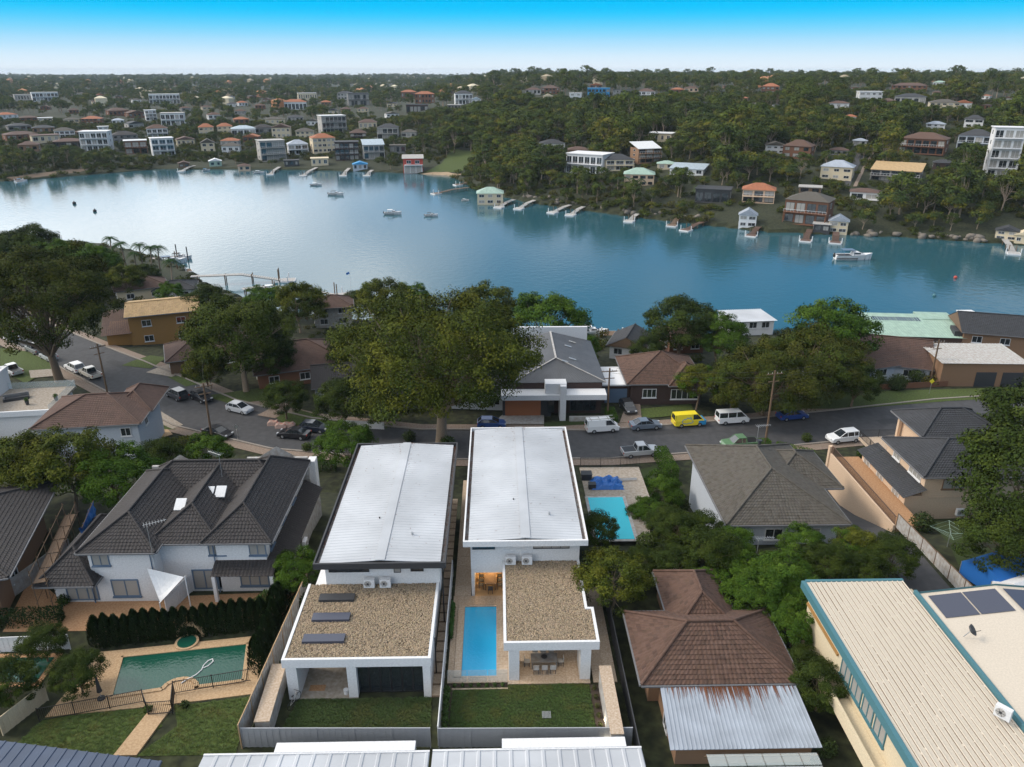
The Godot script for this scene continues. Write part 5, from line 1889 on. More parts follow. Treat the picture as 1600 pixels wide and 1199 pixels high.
	for e in [[-1.95, -4.4, -1.38, 4.35], [-1.37, -4.4, 1.45, -4.2], [1.38, -4.19, 1.5, 4.2], [-1.37, 4.2, 1.5, 4.35]]:
		mb.b2(e[0], 0.01, e[1], e[2], 0.26 if e[0] < -1.9 else 0.16, e[3])
	part("coping", mb, M.paver, pool)
	block(pool, "step", "pool_cyan", -1.37, 0.031, -4.19, 1.37, 0.06, -3.2)
	block(pool, "water_surface", "pool_water", -1.375, 0.061, -4.195, 1.375, 0.1, 4.195)
	bar_fence([Vector3(-4.1, 11.1, -46.35), Vector3(0.62, 11.1, -46.35)], 1.2, "pane", "frameless glass fence between lap pool and lawn", 0.1, true)
	lawn_slab([[-3.55, -45.75], [0.62, -45.75], [0.62, -46.0], [6.85, -46.0], [6.85, -40.9], [-3.75, -40.9]], 10.8, 11.1, "turf", 110, 31, Color(0.06, 0.11, 0.018))
	block(self, "edging", "paver", -3.7, 10.9, -45.74, 0.6, 11.14, -45.62).set_meta("kind", "structure")
	drape("garden_bed", PackedVector2Array([Vector2(-4.2, -46.2), Vector2(0.6, -46.2), Vector2(0.6, -45.78), Vector2(-3.6, -45.78), Vector2(-3.8, -40.8), Vector2(-4.3, -40.8)]), 0.06, M.mulch, 3.0)
	drape("garden_bed", PackedVector2Array([Vector2(6.9, -46), Vector2(7.55, -46), Vector2(7.6, -40), Vector2(6.9, -40)]), 0.06, M.mulch, 3.0)
	for i in 7:
		shrub("strappy_plant", Vector3(-3.5 + i * 0.62, 11.06, -45.98), Vector3(0.32, 0.34, 0.3), Color(0.06, 0.1, 0.03), "small strappy plant in the bed between glass fence and lawn", "plant", 50 + i, 0.12, 1.0, "strappy plants by the glass fence")
	for i in 6:
		shrub("young_shrub", Vector3(-4.0, 11.06, -45.2 + i * 0.75), Vector3(0.55, 0.9, 0.6), Color(0.06, 0.1, 0.03), "young green shrub along the white side fence of the lawn", "shrub", 60 + i, 0.16, 1.0, "young shrubs along the white fence")
		shrub("young_shrub", Vector3(7.22, 11.06, -45.5 + i * 0.9), Vector3(0.35, 0.4, 0.4), Color(0.07, 0.075, 0.03), "small dry shrub in the bed under the garden wall", "shrub", 70 + i, 0.13, 1.0, "small shrubs under the garden wall")
	for i in 5:
		shrub("climbing_plant", Vector3(-4.02, 11.1, -54.5 + i * 0.8), Vector3(0.4, 1.5, 0.7), Color(0.05, 0.11, 0.03), "green climber on the white fence beside the lap pool", "plant", 80 + i, 0.16, 1.0, "climbers beside the lap pool")
	var wl := thing("garden_wall", "pale rendered garden wall with broad beige stone cap right of lawn", "wall", Vector3(8.0, 11, -43))
	block(wl, "wall", "lightgrey", -0.42, -0.5, -2.8, 0.42, 1.95, 3.6)
	block(wl, "cap", "paver", -0.46, 1.952, -2.85, 0.46, 2.05, 3.65)
	for z in [1.0, 3.0]:
		mb = MB.new()
		mb.box(Vector3(-0.46, 0.6, z), Vector3(0.07, 0.16, 0.12))
		part("wall_light", mb, M.lamp_glow, wl)
		var om2 := OmniLight3D.new()
		om2.name = "wall_light_glow"
		om2.position = Vector3(-0.6, 0.6, z)
		om2.light_energy = 0.35
		om2.light_color = Color(1, 0.95, 0.85)
		om2.omni_range = 8
		om2.omni_attenuation = 2
		om2.light_size = 0.1
		om2.shadow_enabled = true
		wl.add_child(om2)
	var dg := thing("drain_grate", "square steel drain grate set in the lawn", "grate", Vector3(3.4, 11.1, -43.0))
	mb = MB.new()
	for i in 7:
		mb.box(Vector3(-0.3 + i * 0.1, 0.05, 0), Vector3(0.03, 0.04, 0.64))
		mb.box(Vector3(0, 0.045, -0.3 + i * 0.1), Vector3(0.64, 0.03, 0.03))
	part("grid", mb, M.steel, dg)
	panel_fence(Vector3(-4.35, 11.05, -40.5), Vector3(-4.35, 11.05, -60), 1.75, "white", 1.6, "white slatted fence with capped posts between the two modern houses", "white", "slatted_fence")
	panel_fence(Vector3(-4.3, 11, -40.3), Vector3(9.15, 11, -40.1), 1.8, "fence_grey", 2.4, "grey ribbed steel fence at the back of the lap pool lawn")
	panel_fence(Vector3(9.4, 11, -38), Vector3(9.4, 11, -62), 1.8, "charcoal", 2.4, "charcoal steel fence on the right boundary of the lap pool house")
	# --- twin house
	o = thing("modern_house", "white modern house with black roof edge and three dark panels on pebble roof", "house", Vector3(-10, 11, -62))
	block(o, "upper_wall", "white", -14.6, 14.0, -74, -5.0, 16.95, -54)
	block(o, "ground_floor_wall", "white", -15.8, 5, -73.8, -5.3, 14.0, -54.02)
	block(o, "lower_wall", "white", -15.8, 10, -54, -5.3, 14.09, -49.5)
	metal_roof(o, -15.3, -4.4, -75.1, -53, 17.5, "charcoal", 9)
	q = PackedVector2Array([Vector2(-16.1, -44.9), Vector2(-5.1, -44.9), Vector2(-5.1, -53.98), Vector2(-16.1, -53.98)])
	mb = MB.new()
	mb.prism(q, 14.1, 14.55)
	part("roof_slab", mb, M.white, o)
	mb = MB.new()
	for e in [[-16.1, -45.12, -5.1, -44.9], [-5.32, -53.98, -5.1, -45.12], [-16.1, -53.98, -15.88, -45.12]]:
		mb.b2(e[0], 14.552, e[1], e[2], 14.85, e[3])
	part("parapet", mb, M.white, o)
	inner = PackedVector2Array([Vector2(-15.85, -45.15), Vector2(-5.35, -45.15), Vector2(-5.35, -53.95), Vector2(-15.85, -53.95)])
	mb = MB.new()
	mb.prism(inner, 14.56, 14.72)
	part("gravel_bed", mb, M.gravel, o)
	pebbles(o, inner, 14.73, 280, 22)
	for i in 3:
		var a := A([497, 486, 471][i], [938, 969, 1003][i], 15.0)
		var b := A([555, 548, 540][i], [927, 957, 990][i], 15.0)
		block(o, "skylight_panel", "charcoal" if i == 0 else "solar", a.x, 14.7, b.z, b.x, 15.0, a.z)
	block(o, "pier", "white", -15.9, 11, -48.2, -15.1, 14.09, -45.0)
	block(o, "pier", "white", -11.4, 11, -48.2, -10.7, 14.09, -45.0)
	block(o, "pier", "white", -5.75, 11, -49.5, -5.2, 14.09, -45.0)
	for i in 6:
		var x := -10.68 + i * 0.82
		var d := MB.new()
		for e in [[x, 11.1, x + 0.06, 13.9], [x + 0.75, 11.1, x + 0.81, 13.9], [x + 0.06, 11.1, x + 0.75, 11.2], [x + 0.06, 13.8, x + 0.75, 13.9]]:
			d.b2(e[0], e[1], -45.6, e[2], e[3], -45.5)
		var pd := part("glass_door", d, M.frame_dark, o)
		d = MB.new()
		d.b2(x + 0.06, 11.2, -45.57, x + 0.75, 13.8, -45.53)
		part("pane", d, M.glass, pd)
	block(o, "terrace_floor", "concrete", -15.1, 10.9, -49.5, -10.7, 11.12, -44.95)
	window(o, Vector3(-12.6, 16.0, -54), 0, 3.4, 0.75, 2, "frame_dark", "glass", "window", 1, false)
	window(o, Vector3(-8.55, 15.9, -54), 0, 0.6, 0.8, 1, "frame_dark", "curtain_glass", "window", 1, false)
	window(o, Vector3(-6.9, 16.0, -54), 0, 1.1, 0.7, 1, "frame_dark", "glass", "window", 1, false)
	mb = MB.new()
	mb.rod(Vector3(-4.75, 11, -53.6), Vector3(-4.75, 16.9, -53.6), 0.06, 0.06, 8)
	mb.rod(Vector3(-5.0, 11, -47.5), Vector3(-5.0, 14.5, -47.5), 0.05, 0.05, 8)
	part("downpipe", mb, M.black, o)
	settle(o)
	air_conditioner(Vector3(-10.9, 14.78, -53.5), 0, "left air conditioner below the black roof edge")
	air_conditioner(Vector3(-9.55, 14.78, -53.5), 0, "right air conditioner below the black roof edge")
	lawn_slab([[-15.2, -44.9], [-5.2, -44.9], [-5.0, -40.6], [-16.0, -40.6]], 10.8, 11.08, "turf", 110, 33, Color(0.05, 0.088, 0.017))
	pave("side_path", [[-5.2, -74, -4.5, -45]], 11.06, 1.2, "gravel")
	panel_fence(Vector3(-18.0, 11, -40.6), Vector3(-4.9, 11, -40.35), 1.8, "fence_grey", 2.4, "grey ribbed steel fence behind the small shaded lawn")
	panel_fence(Vector3(-18.1, 11, -40.5), Vector3(-17.2, 11.3, -57.5), 2.2, "lightgrey", 2.6, "tall pale fence with timber edge left of the black-edged house", "sandstone")
	wl = thing("garden_wall", "pale retaining wall with sandy stone cap left of the shaded lawn", "wall", Vector3(-16.9, 11, -44), 0.04)
	block(wl, "wall", "lightgrey", -0.5, -0.5, -3.0, 0.5, 1.5, 2.6)
	block(wl, "cap", "paver", -0.55, 1.502, -3.05, 0.55, 1.6, 2.65)
	# clutter on the terrace of the twin house
	block(self, "rubber_mat", "terracotta", -14.6, 11.121, -46.3, -13.4, 11.15, -45.7)
	tag(get_child(-1), "orange-brown mat on the concrete floor under the pebble roof", "mat")
	var cl := thing("paint_bucket", "white bucket against the pier of the concrete terrace", "bucket", Vector3(-11.7, 11.12, -45.4))
	mb = MB.new()
	mb.rod(Vector3.ZERO, Vector3(0, 0.4, 0), 0.16, 0.19, 12)
	part("body", mb, M.white, cl)
	var bk := thing("bicycle", "dark bicycle leaning by the left pier of the shaded lawn", "bicycle", Vector3(-15.35, 11.1, -44.4), 1.2)
	for x in [-0.5, 0.5]:
		mb = MB.new()
		for i in 16:
			var a := TAU * i / 16
			var b := TAU * (i + 1) / 16
			mb.rod(Vector3(x + cos(a) * 0.33, 0.34 + sin(a) * 0.33, 0), Vector3(x + cos(b) * 0.33, 0.34 + sin(b) * 0.33, 0), 0.025, 0.025, 5)
		part("wheel", mb, M.black, bk)
	mb = MB.new()
	for s in [[-0.5, 0.34, -0.1, 0.85], [-0.1, 0.85, 0.42, 0.85], [0.42, 0.85, 0.5, 0.34], [-0.1, 0.85, 0.05, 0.35], [0.05, 0.35, 0.42, 0.85], [0.05, 0.35, -0.5, 0.34], [0.42, 0.85, 0.4, 1.02]]:
		mb.rod(Vector3(s[0], s[1], 0), Vector3(s[2], s[3], 0), 0.025, 0.025, 6)
	part("frame", mb, M.lightgrey, bk)
	mb = MB.new()
	mb.rod(Vector3(0.4, 1.02, -0.25), Vector3(0.4, 1.02, 0.25), 0.02, 0.02, 6)
	part("handlebar", mb, M.black, bk)
	mb = MB.new()
	mb.blob(Vector3(-0.12, 0.92, 0), Vector3(0.14, 0.05, 0.08), 8)
	part("saddle", mb, M.black, bk)
	# sheds along the bottom edge
	for s in [[-19.6, -4.7, 13.1, "long white shed roof at the bottom, left of the joint"], [-4.5, 9.4, 13.15, "long white shed roof at the bottom, right of the joint"]]:
		o = thing("shed", s[3], "shed", Vector3((s[0] + s[1]) * 0.5, 11, -33))
		block(o, "wall", "white", s[0] + 0.3, 10.5, -37.4, s[1] - 0.3, s[2] - 0.1, -28)
		mb = MB.new()
		ribs(mb, Vector3(s[0], s[2], -38.0), Vector3(s[1], s[2], -38.0), Vector3(s[1], s[2] + 0.9, -28), Vector3(s[0], s[2] + 0.9, -28), 1.1, 0.05)
		part("roof_sheet", mb, M.white_metal, o)
		block(o, "parapet_box", "white", s[0] + 4.6, s[2] - 0.6, -38.9, s[1] - 1.0, s[2] + 0.12, -38.1)
		mb = MB.new()
		mb.bar(Vector3(s[0], s[2] + 0.02, -38.07), Vector3(s[1], s[2] + 0.02, -38.07), 0.13, 0.13)
		part("gutter", mb, M.white, o)
		settle(o)

# ---------------------------------------------------------------- neighbours on the near side of the street
const ORDER := ["first", "second", "third", "fourth", "fifth", "sixth", "seventh", "eighth", "ninth", "tenth", "eleventh", "twelfth", "thirteenth", "fourteenth", "fifteenth", "sixteenth", "seventeenth", "eighteenth"]
func townhouses() -> void:
	var o := thing("townhouse", "white two-storey townhouses with dark tiled hip roofs behind the cypress row", "house", Vector3(-29, 11, -63))
	block(o, "wall", "white", -35.8, 5, -71, -30.2, 16.5, -56.9)
	block(o, "wall", "white", -30.2, 5, -71.5, -25.2, 16.5, -58.3)
	block(o, "wall", "white", -25.2, 5, -72, -20.8, 16.5, -58.2)
	block(o, "single_storey_wall", "white", -39.4, 5, -65.5, -35.8, 13.7, -56.9)
	for w in [[-35.6, -30.2, -56.9], [-30.0, -25.4, -58.3]]:
		pass
	tiled_roof(o, Vector3(-33.0, 16.55, -63.6), 6.8, 14.6, 2.0, "tile_dark", 0, false, 41)
	tiled_roof(o, Vector3(-27.8, 16.5, -64.8), 6.4, 14.2, 2.1, "tile_dark", 0, false, 42)
	tiled_roof(o, Vector3(-23.1, 16.55, -65.2), 6.2, 15.2, 2.2, "tile_dark", 0, false, 43)
	tiled_roof(o, Vector3(-28.2, 16.6, -68.6), 14.5, 6.0, 2.3, "tile_dark", 0, false, 44)
	tiled_roof(o, Vector3(-37.6, 13.75, -60.7), 5.2, 10.4, 2.3, "tile_dark", 0, false, 45)
	var r := RandomNumberGenerator.new()
	r.seed = 4
	var mb := MB.new()
	tiles(mb, Vector3(-25.4, 13.75, -56.6), Vector3(-19.9, 13.75, -56.6), Vector3(-19.9, 14.4, -58.15), Vector3(-25.4, 14.4, -58.15), r)
	tiles(mb, Vector3(-18.9, 13.5, -58.0), Vector3(-18.9, 13.5, -72.5), Vector3(-20.75, 14.5, -72.5), Vector3(-20.75, 14.5, -58.0), r)
	part("verandah_roof_tiles", mb, M.tile_dark, o).set_meta("kind", "stuff")
	mb = MB.new()
	for s in [-25.2, -20.1]:
		mb.b2(s - 0.15, 11, -56.9, s + 0.15, 13.7, -56.6)
	part("verandah_post", mb, M.white, o)
	block(o, "lower_side_wall", "lightgrey", -20.78, 5, -72.3, -19.2, 13.45, -58.3)
	for g in [[-33, -71.3, 6.0], [-23.5, -73.0, 6.4]]:
		mb = MB.new()
		mb.prism(PackedVector2Array([Vector2(g[0] - g[2] * 0.5, g[1]), Vector2(g[0] + g[2] * 0.5, g[1]), Vector2(g[0] + g[2] * 0.5, g[1] - 0.3), Vector2(g[0] - g[2] * 0.5, g[1] - 0.3)]), 10, 16.9)
		mb.quad(Vector3(g[0] - g[2] * 0.3, 16.9, g[1]), Vector3(g[0] + g[2] * 0.3, 16.9, g[1]), Vector3(g[0], 18.1, g[1]), Vector3(g[0], 18.1, g[1]))
		mb.quad(Vector3(g[0] + g[2] * 0.3, 16.9, g[1] - 0.3), Vector3(g[0] - g[2] * 0.3, 16.9, g[1] - 0.3), Vector3(g[0], 18.1, g[1] - 0.3), Vector3(g[0], 18.1, g[1] - 0.3))
		part("parapet_gable", mb, M.lightgrey, o)
	block(o, "chimney", "white", -20.5, 12, -74.6, -19.7, 16.2, -73.4)
	for w in [[157, 876, -56.9, 1.5, 1.15], [232, 876, -58.3, 1.5, 1.15], [340, 866, -58.3, 1.5, 1.2], [402, 857, -58.2, 1.5, 1.2]]:
		var p := Z(w[0], w[1], w[2])
		window(o, Vector3(p.x, 14.9, w[2]), 0, w[3], w[4], 2, "frame_blue", "curtain_glass")
	for w in [[130, 930, -56.9, 2.8, 2.1, 3], [198, 925, -56.9, 2.4, 1.8, 2], [322, 912, -58.3, 2.2, 2.1, 2], [352, 912, -58.3, 1.9, 2.2, 2], [398, 905, -58.2, 2.6, 1.8, 3]]:
		var p := Z(w[0], w[1], w[2])
		window(o, Vector3(p.x, 11.25 if w[4] > 2.0 else 11.6, w[2]), 0, w[3], w[4], w[5], "frame_blue", "glass" if w[0] == 352 else "curtain_glass", "sliding_door" if w[4] > 2.0 else "window", 1, w[4] < 2.0)
	for s in [[-60, 14.6], [-64, 14.8], [-68, 14.6]]:
		window(o, Vector3(-20.8, s[1], s[0]), PI * 0.5, 1.4, 1.2, 2, "frame_blue")
	for s in [[282, 790], [326, 771], [345, 770]]:
		var p := A(s[0], s[1], 18.0)
		mb = MB.new()
		mb.box(p + Vector3(0, 0.1, 0), Vector3(0.95, 0.16, 1.2), Basis(Vector3.RIGHT, 0.55))
		part("skylight", mb, M.white, o)
	mb = MB.new()
	for p in [Vector3(-30.35, 0, -56.75), Vector3(-25.4, 0, -58.1), Vector3(-36.0, 0, -56.75)]:
		mb.rod(Vector3(p.x, 11, p.z), Vector3(p.x, 16.4 if p.x > -35 else 13.6, p.z), 0.06, 0.06, 8)
	part("downpipe", mb, M.frame_blue, o)
	settle(o)
	air_conditioner(Vector3(-18.8, 12.1, -63.5), PI * 0.5, "air conditioner on the side wall of the townhouses")
	antenna(A(240, 875, 17.6), 3.4, "roof antenna on the left hip of the townhouses", 0.5)
	antenna(A(347, 745, 18.5), 2.4, "roof antenna on the back ridge of the townhouses", 2.6)
	# shade sail
	var s := thing("shade_sail", "white triangular shade sail in front of the townhouses", "shade sail", Vector3(-30.5, 11, -56))
	var a := Z(229, 888, -56.7)
	var b := Z(287, 902, -55.6)
	var c := Z(250, 942, -54.6)
	mb = MB.new()
	for i in 6:
		for j in 6 - i:
			var f := func(u: int, v: int) -> Vector3:
				var p: Vector3 = a + (b - a) * (u / 6.0) + (c - a) * (v / 6.0)
				var w := u / 6.0
				var t := v / 6.0
				return p - Vector3(0, 2.6 * w * t * (1 - w - t) * 4.0 + 0.0, 0)
			mb.tri(f.call(i, j), f.call(i, j + 1), f.call(i + 1, j))
			if i + j < 5:
				mb.tri(f.call(i + 1, j), f.call(i, j + 1), f.call(i + 1, j + 1))
	part("cloth", mb, M.white, s)
	mb = MB.new()
	mb.rod(Vector3(b.x + 0.1, 10.8, b.z), b + Vector3(0.1, 0.1, 0), 0.06, 0.05, 8)
	mb.rod(Vector3(c.x, 10.8, c.z + 0.1), c + Vector3(0, 0.1, 0.1), 0.06, 0.05, 8)
	part("post", mb, M.white, s)
	settle(s)
	panel_fence(A(262, 962, 11), A(300, 925, 11), 1.8, "white", 1.8, "short white screen fence under the shade sail")
	drape("courtyard", PackedVector2Array([Vector2(-44, -61), Vector2(-39, -57), Vector2(-18.6, -58), Vector2(-18.8, -54.5), Vector2(-33, -53), Vector2(-42, -53)]), 0.05, M.terracotta, 3.0)
	# cypress row and pool garden
	var cone: Array = []
	for i in 3:
		var mbl := MB.new()
		var rr := RandomNumberGenerator.new()
		rr.seed = 200 + i
		for k in 1300:
			var h := pow(rr.randf(), 0.85)
			var an := rr.randf_range(0, TAU)
			var rad := 0.62 * (1.0 - pow(h, 3.0)) * rr.randf_range(0.75, 1.08) + 0.06
			var v := rr.randf_range(0.6, 1.35)
			mbl.col = Color(0.024 * v, 0.042 * v, 0.015 * v)
			var p := Vector3(cos(an) * rad, 0.05 + h * 2.7, sin(an) * rad)
			leaf(mbl, p, Vector3(cos(an) * 0.4, 1, sin(an) * 0.4).normalized(), Vector3(cos(an), 0.3, sin(an)), rr.randf_range(0.2, 0.4), 0.1)
		var mw := MB.new()
		mw.rod(Vector3(0, -0.2, 0), Vector3(0, 2.2, 0), 0.06, 0.03, 6)
		cone.append([mw.done(M.bark), mbl.done(M.leaf)])
	for i in 18:
		var p := Vector3(-33.2, 11, -51.4).lerp(Vector3(-20.2, 11, -53.4), i / 17.0)
		plant_tree("cypress", cone[i % 3], p, i * 1.3, rng.randf_range(0.92, 1.1), "%s cypress from the left in the row behind the green pool" % ORDER[i], "cypress", "cypress row behind the green pool")
	for i in 8:
		var p := Vector3(-19.3, 11, -56.8).lerp(Vector3(-19.1, 11, -48.3), i / 7.0)
		plant_tree("cypress", cone[i % 3], p, i * 1.7, rng.randf_range(0.95, 1.25), "%s cypress from the townhouses along the tall pale fence" % ORDER[i], "cypress", "cypress row along the pale fence")
	var poly := [Vector3(-30.6, 11, -49.8), Vector3(-20.8, 11, -51.2), Vector3(-19.9, 11, -46.9), Vector3(-29.5, 11, -45.4)]
	var deck := MB.new()
	deck.prism(PackedVector2Array([Vector2(-32.6, -50.4), Vector2(-19.6, -52.2), Vector2(-18.7, -45.6), Vector2(-22.5, -45.0), Vector2(-26.0, -44.5), Vector2(-33.4, -43.6)]), 10.9, 11.06)
	var pd := structure("pool_deck", deck, M.sandstone)
	var pool := thing("swimming_pool", "dark green swimming pool with rounded step and sandstone edge", "pool", Vector3(-25.2, 11.06, -48.3))
	var q := PackedVector2Array()
	for p in poly:
		q.append(Vector2(p.x, p.z))
	q.clear()
	for p in [Vector2(-30.6, -49.8), Vector2(-20.8, -51.2), Vector2(-19.9, -46.9), Vector2(-23.3, -46.35)]:
		q.append(p)
	for i in 7:
		var t := PI * i / 6.0
		q.append(Vector2(-24.6, -46.15) + Vector2(cos(t) * 1.3, -sin(t) * 1.1))
	q.append(Vector2(-29.5, -45.4))
	mb = MB.new()
	mb.prism(q, 11.0, 11.085)
	part("water_surface", mb, M.pool_green, pool)
	mb = MB.new()
	for i in q.size():
		var u := q[i]
		var v := q[(i + 1) % q.size()]
		mb.bar(Vector3(u.x, 11.1, u.y), Vector3(v.x, 11.1, v.y), 0.32, 0.1)
	part("coping", mb, M.sandstone, pool)
	mb = MB.new()
	mb.rod(Vector3(-25.9, 11.0, -51.3), Vector3(-25.9, 11.22, -51.3), 0.95, 0.95, 20)
	part("spa_wall", mb, M.sandstone, pool)
	mb = MB.new()
	mb.rod(Vector3(-25.9, 11.221, -51.3), Vector3(-25.9, 11.24, -51.3), 0.75, 0.75, 20)
	part("spa_water", mb, M.pool_green, pool)
	mb = MB.new()
	for i in 12:
		var t := PI * i / 12.0
		var t2 := PI * (i + 1) / 12.0
		mb.bar(Vector3(-25.9 - cos(t) * 1.05, 11.1 + sin(t) * 1.2, -52.2), Vector3(-25.9 - cos(t2) * 1.05, 11.1 + sin(t2) * 1.2, -52.2), 0.3, 0.22)
	part("spa_arch", mb, M.sandstone, pool)
	settle(pool)
	var hose := MB.new()
	var hp := PackedVector3Array()
	var hr := PackedFloat32Array()
	for p in [[283, 1068], [292, 1062], [306, 1055], [315, 1047], [318, 1040], [325, 1033], [332, 1030], [333, 1034], [325, 1041], [318, 1044]]:
		hp.append(A(p[0], p[1], 11.12))
		hr.append(0.05)
	hose.tube(hp, hr, 6)
	tag(part("pool_hose", hose, M.white, self), "white looped cleaner hose floating in the green pool", "hose")
	bar_fence([A(62, 1128, 11.06), A(225, 1098, 11.06), A(232, 1118, 11.06), A(270, 1115, 11.06), A(273, 1085, 11.06), A(392, 1065, 11.06)], 1.2, "black", "black bar fence with gate between the green pool and the lawn", 0.13)
	lawn_slab([[-34.2, -41.0], [-33.4, -43.5], [-26.0, -44.4], [-24.5, -42.6], [-26.5, -40.0], [-34.2, -40.0]], 10.8, 11.03, "lawn", 60, 35, Color(0.08, 0.125, 0.022))
	lawn_slab([[-24.3, -44.5], [-18.9, -45.3], [-18.4, -40.0], [-25.2, -40.0], [-23.4, -42.6]], 10.8, 11.03, "lawn", 60, 36, Color(0.08, 0.125, 0.022))
	mb = MB.new()
	mb.prism(PackedVector2Array([Vector2(-25.9, -44.5), Vector2(-24.4, -44.5), Vector2(-25.2, -40), Vector2(-26.8, -40)]), 10.9, 11.13)
	structure("path", mb, M.sandstone)
	var um := thing("parasol", "folded dark parasol standing beside the green pool", "parasol", A(158, 1092, 11.06))
	mb = MB.new()
	mb.rod(Vector3.ZERO, Vector3(0, 2.3, 0), 0.03, 0.03, 7)
	part("pole", mb, M.steel, um)
	mb = MB.new()
	mb.tube(PackedVector3Array([Vector3(0, 0.7, 0), Vector3(0, 1.0, 0), Vector3(0, 2.25, 0)]), PackedFloat32Array([0.2, 0.16, 0.05]), 10)
	part("canopy", mb, M.charcoal, um)
	mb = MB.new()
	mb.rod(Vector3.ZERO, Vector3(0, 0.1, 0), 0.3, 0.28, 14)
	part("base", mb, M.charcoal, um)
	# the garden wall left of the pool and the neighbour's pool
	for w in [[A(5, 1150, 11), A(75, 1095, 11), 1.6, "cream", "tan garden wall between the two pool gardens"], [A(0, 1020, 11), A(110, 1015, 11), 1.5, "white", "white garden wall above the small pool at left edge"], [A(0, 950, 11), A(112, 868, 11), 1.9, "lightgrey", "long pale boundary wall beside the house under repair"]]:
		panel_fence(w[0], w[1], w[2], w[3], 3.0, w[4], w[3], "garden_wall")
	var np := thing("swimming_pool", "small teal pool cut by the left picture edge", "pool", A(30, 1045, 11))
	block(np, "coping", "terracotta", -3.4, 0.0, -1.6, 2.6, 0.09, 2.0)
	block(np, "water_surface", "pool_green", -3.0, 0.05, -1.1, 2.2, 0.12, 1.6)
	# blue-grey roof in the corner
	var bg := thing("garden_shed", "navy ribbed metal roof in the bottom left corner", "shed", Vector3(-28, 11, -36.5))
	mb = MB.new()
	ribs(mb, Vector3(-36, 13.4, -39.7), Vector3(-22.0, 13.4, -37.4), Vector3(-21.5, 14.3, -31), Vector3(-36, 14.3, -31), 0.75, 0.05)
	part("roof_sheet", mb, M.roof_navy, bg)
	block(bg, "wall", "grey", -35, 10.5, -36.8, -23, 13.3, -31)
	settle(bg)
func house_box(o: Node3D, m: String, w: float, l: float, y0: float, y1: float) -> void:
	block(o, "wall", m, -w * 0.5, y0, -l * 0.5, w * 0.5, y1, l * 0.5)
func side_houses() -> void:
	# house under repair at the left edge
	var o := thing("house", "dark tiled house under repair with scaffold at the left edge", "house", Vector3(-51, 11, -60), 0.26)
	house_box(o, "tanbrick", 13.0, 14.0, -6, 4.8)
	tiled_roof(o, Vector3(0, 4.9, 0), 16.5, 17.0, 2.6, "tile_dark", 0, false, 47)
	window(o, Vector3(6.5, 1.2, 3), PI * 0.5, 1.6, 1.4, 2)
	var sc := thing("scaffold", "steel scaffold with planks along the house under repair", "scaffold", Vector3(-41.4, 11, -60.5), 0.26)
	var mb := MB.new()
	for i in 6:
		for s in [0.0, 1.1]:
			mb.rod(Vector3(s, 0, -6 + i * 2.3), Vector3(s, 4.6, -6 + i * 2.3), 0.035, 0.035, 6)
	for y in [1.4, 3.2, 4.3]:
		for s in [0.0, 1.1]:
			mb.rod(Vector3(s, y, -6.3), Vector3(s, y, 5.8), 0.03, 0.03, 6)
	part("tube", mb, M.wood, sc)
	for i in 5:
		block(sc, "plank", "wood", 0.1, 3.24, -5.9 + i * 2.3, 1.0, 3.29, -3.75 + i * 2.3)
	var tp := thing("tarpaulin", "blue sheeting hung on the scaffold of the house under repair", "tarpaulin", Vector3(-39.6, 11, -64.4), 0.26)
	mb = MB.new()
	var f := FastNoiseLite.new()
	f.seed = 2
	f.frequency = 0.6
	for i in 12:
		for j in 8:
			var fn := func(u: int, v: int) -> Vector3:
				return Vector3(f.get_noise_2d(u * 1.0, v * 1.0) * 0.5, 0.6 + v * 0.48, -2.6 + u * 0.42)
			mb.quad(fn.call(i, j), fn.call(i + 1, j), fn.call(i + 1, j + 1), fn.call(i, j + 1))
	part("sheet", mb, M.tarp, tp)
	mb = MB.new()
	mb.rod(Vector3(0.05, 4.45, -2.7), Vector3(0.05, 4.45, 2.5), 0.03, 0.03, 6)
	part("hanging_rail", mb, M.wood, tp)
	# brown roofed pale blue house
	var p := Vector3(-54.2, H(-54.2, -96.5), -96.5)
	o = thing("house", "pale blue house with brown tiled hip roof by the street bend", "house", p, 0.12)
	house_box(o, "paleblue", 12.4, 9.6, -4, 12.2 - p.y)
	tiled_roof(o, Vector3(0, 12.2 - p.y, 0), 13.6, 10.8, 2.3, "tile_brown", 0, false, 48)
	tiled_roof(o, Vector3(4.2, 12.15 - p.y, -3), 5.8, 8.5, 1.9, "tile_brown", 0, false, 49)
	window(o, Vector3(6.2, 10.4 - p.y, 1.5), PI * 0.5, 1.2, 1.3, 2)
	window(o, Vector3(4.6, 10.3 - p.y, 4.8), 0, 1.3, 1.2, 2)
	window(o, Vector3(5.0, 7.6 - p.y, 4.8), 0, 1.5, 1.0, 2)
	# white modern house with roof terrace
	p = Vector3(-76, H(-76, -101), -101)
	o = thing("modern_house", "white cubic house with roof terrace and glass balustrade at left edge", "house", p, 0.12)
	block(o, "wall", "white", -9, -5, -6, 4.2, 14.2 - p.y, 5.5)
	block(o, "flat_roof", "lightgrey", -8.6, 14.21 - p.y, -5.6, 3.8, 14.3 - p.y, 5.1)
	mb = MB.new()
	for e in [[-9.1, -6.1, 4.3, -5.6], [-9.1, 5.1, 4.3, 5.6], [3.8, -5.59, 4.3, 5.09]]:
		mb.b2(e[0], 14.2 - p.y, e[1], e[2], 14.55 - p.y, e[3])
	part("parapet", mb, M.white, o)
	block(o, "terrace_wall", "white", 4.22, -5, -4.6, 13.0, 11.0 - p.y, 4.4)
	block(o, "terrace_deck", "concrete", 4.3, 11.01 - p.y, -4.9, 13.6, 11.3 - p.y, 4.7)
	block(o, "terrace_edge", "white", 4.22, 11.0 - p.y, 4.72, 13.7, 11.75 - p.y, 5.0)
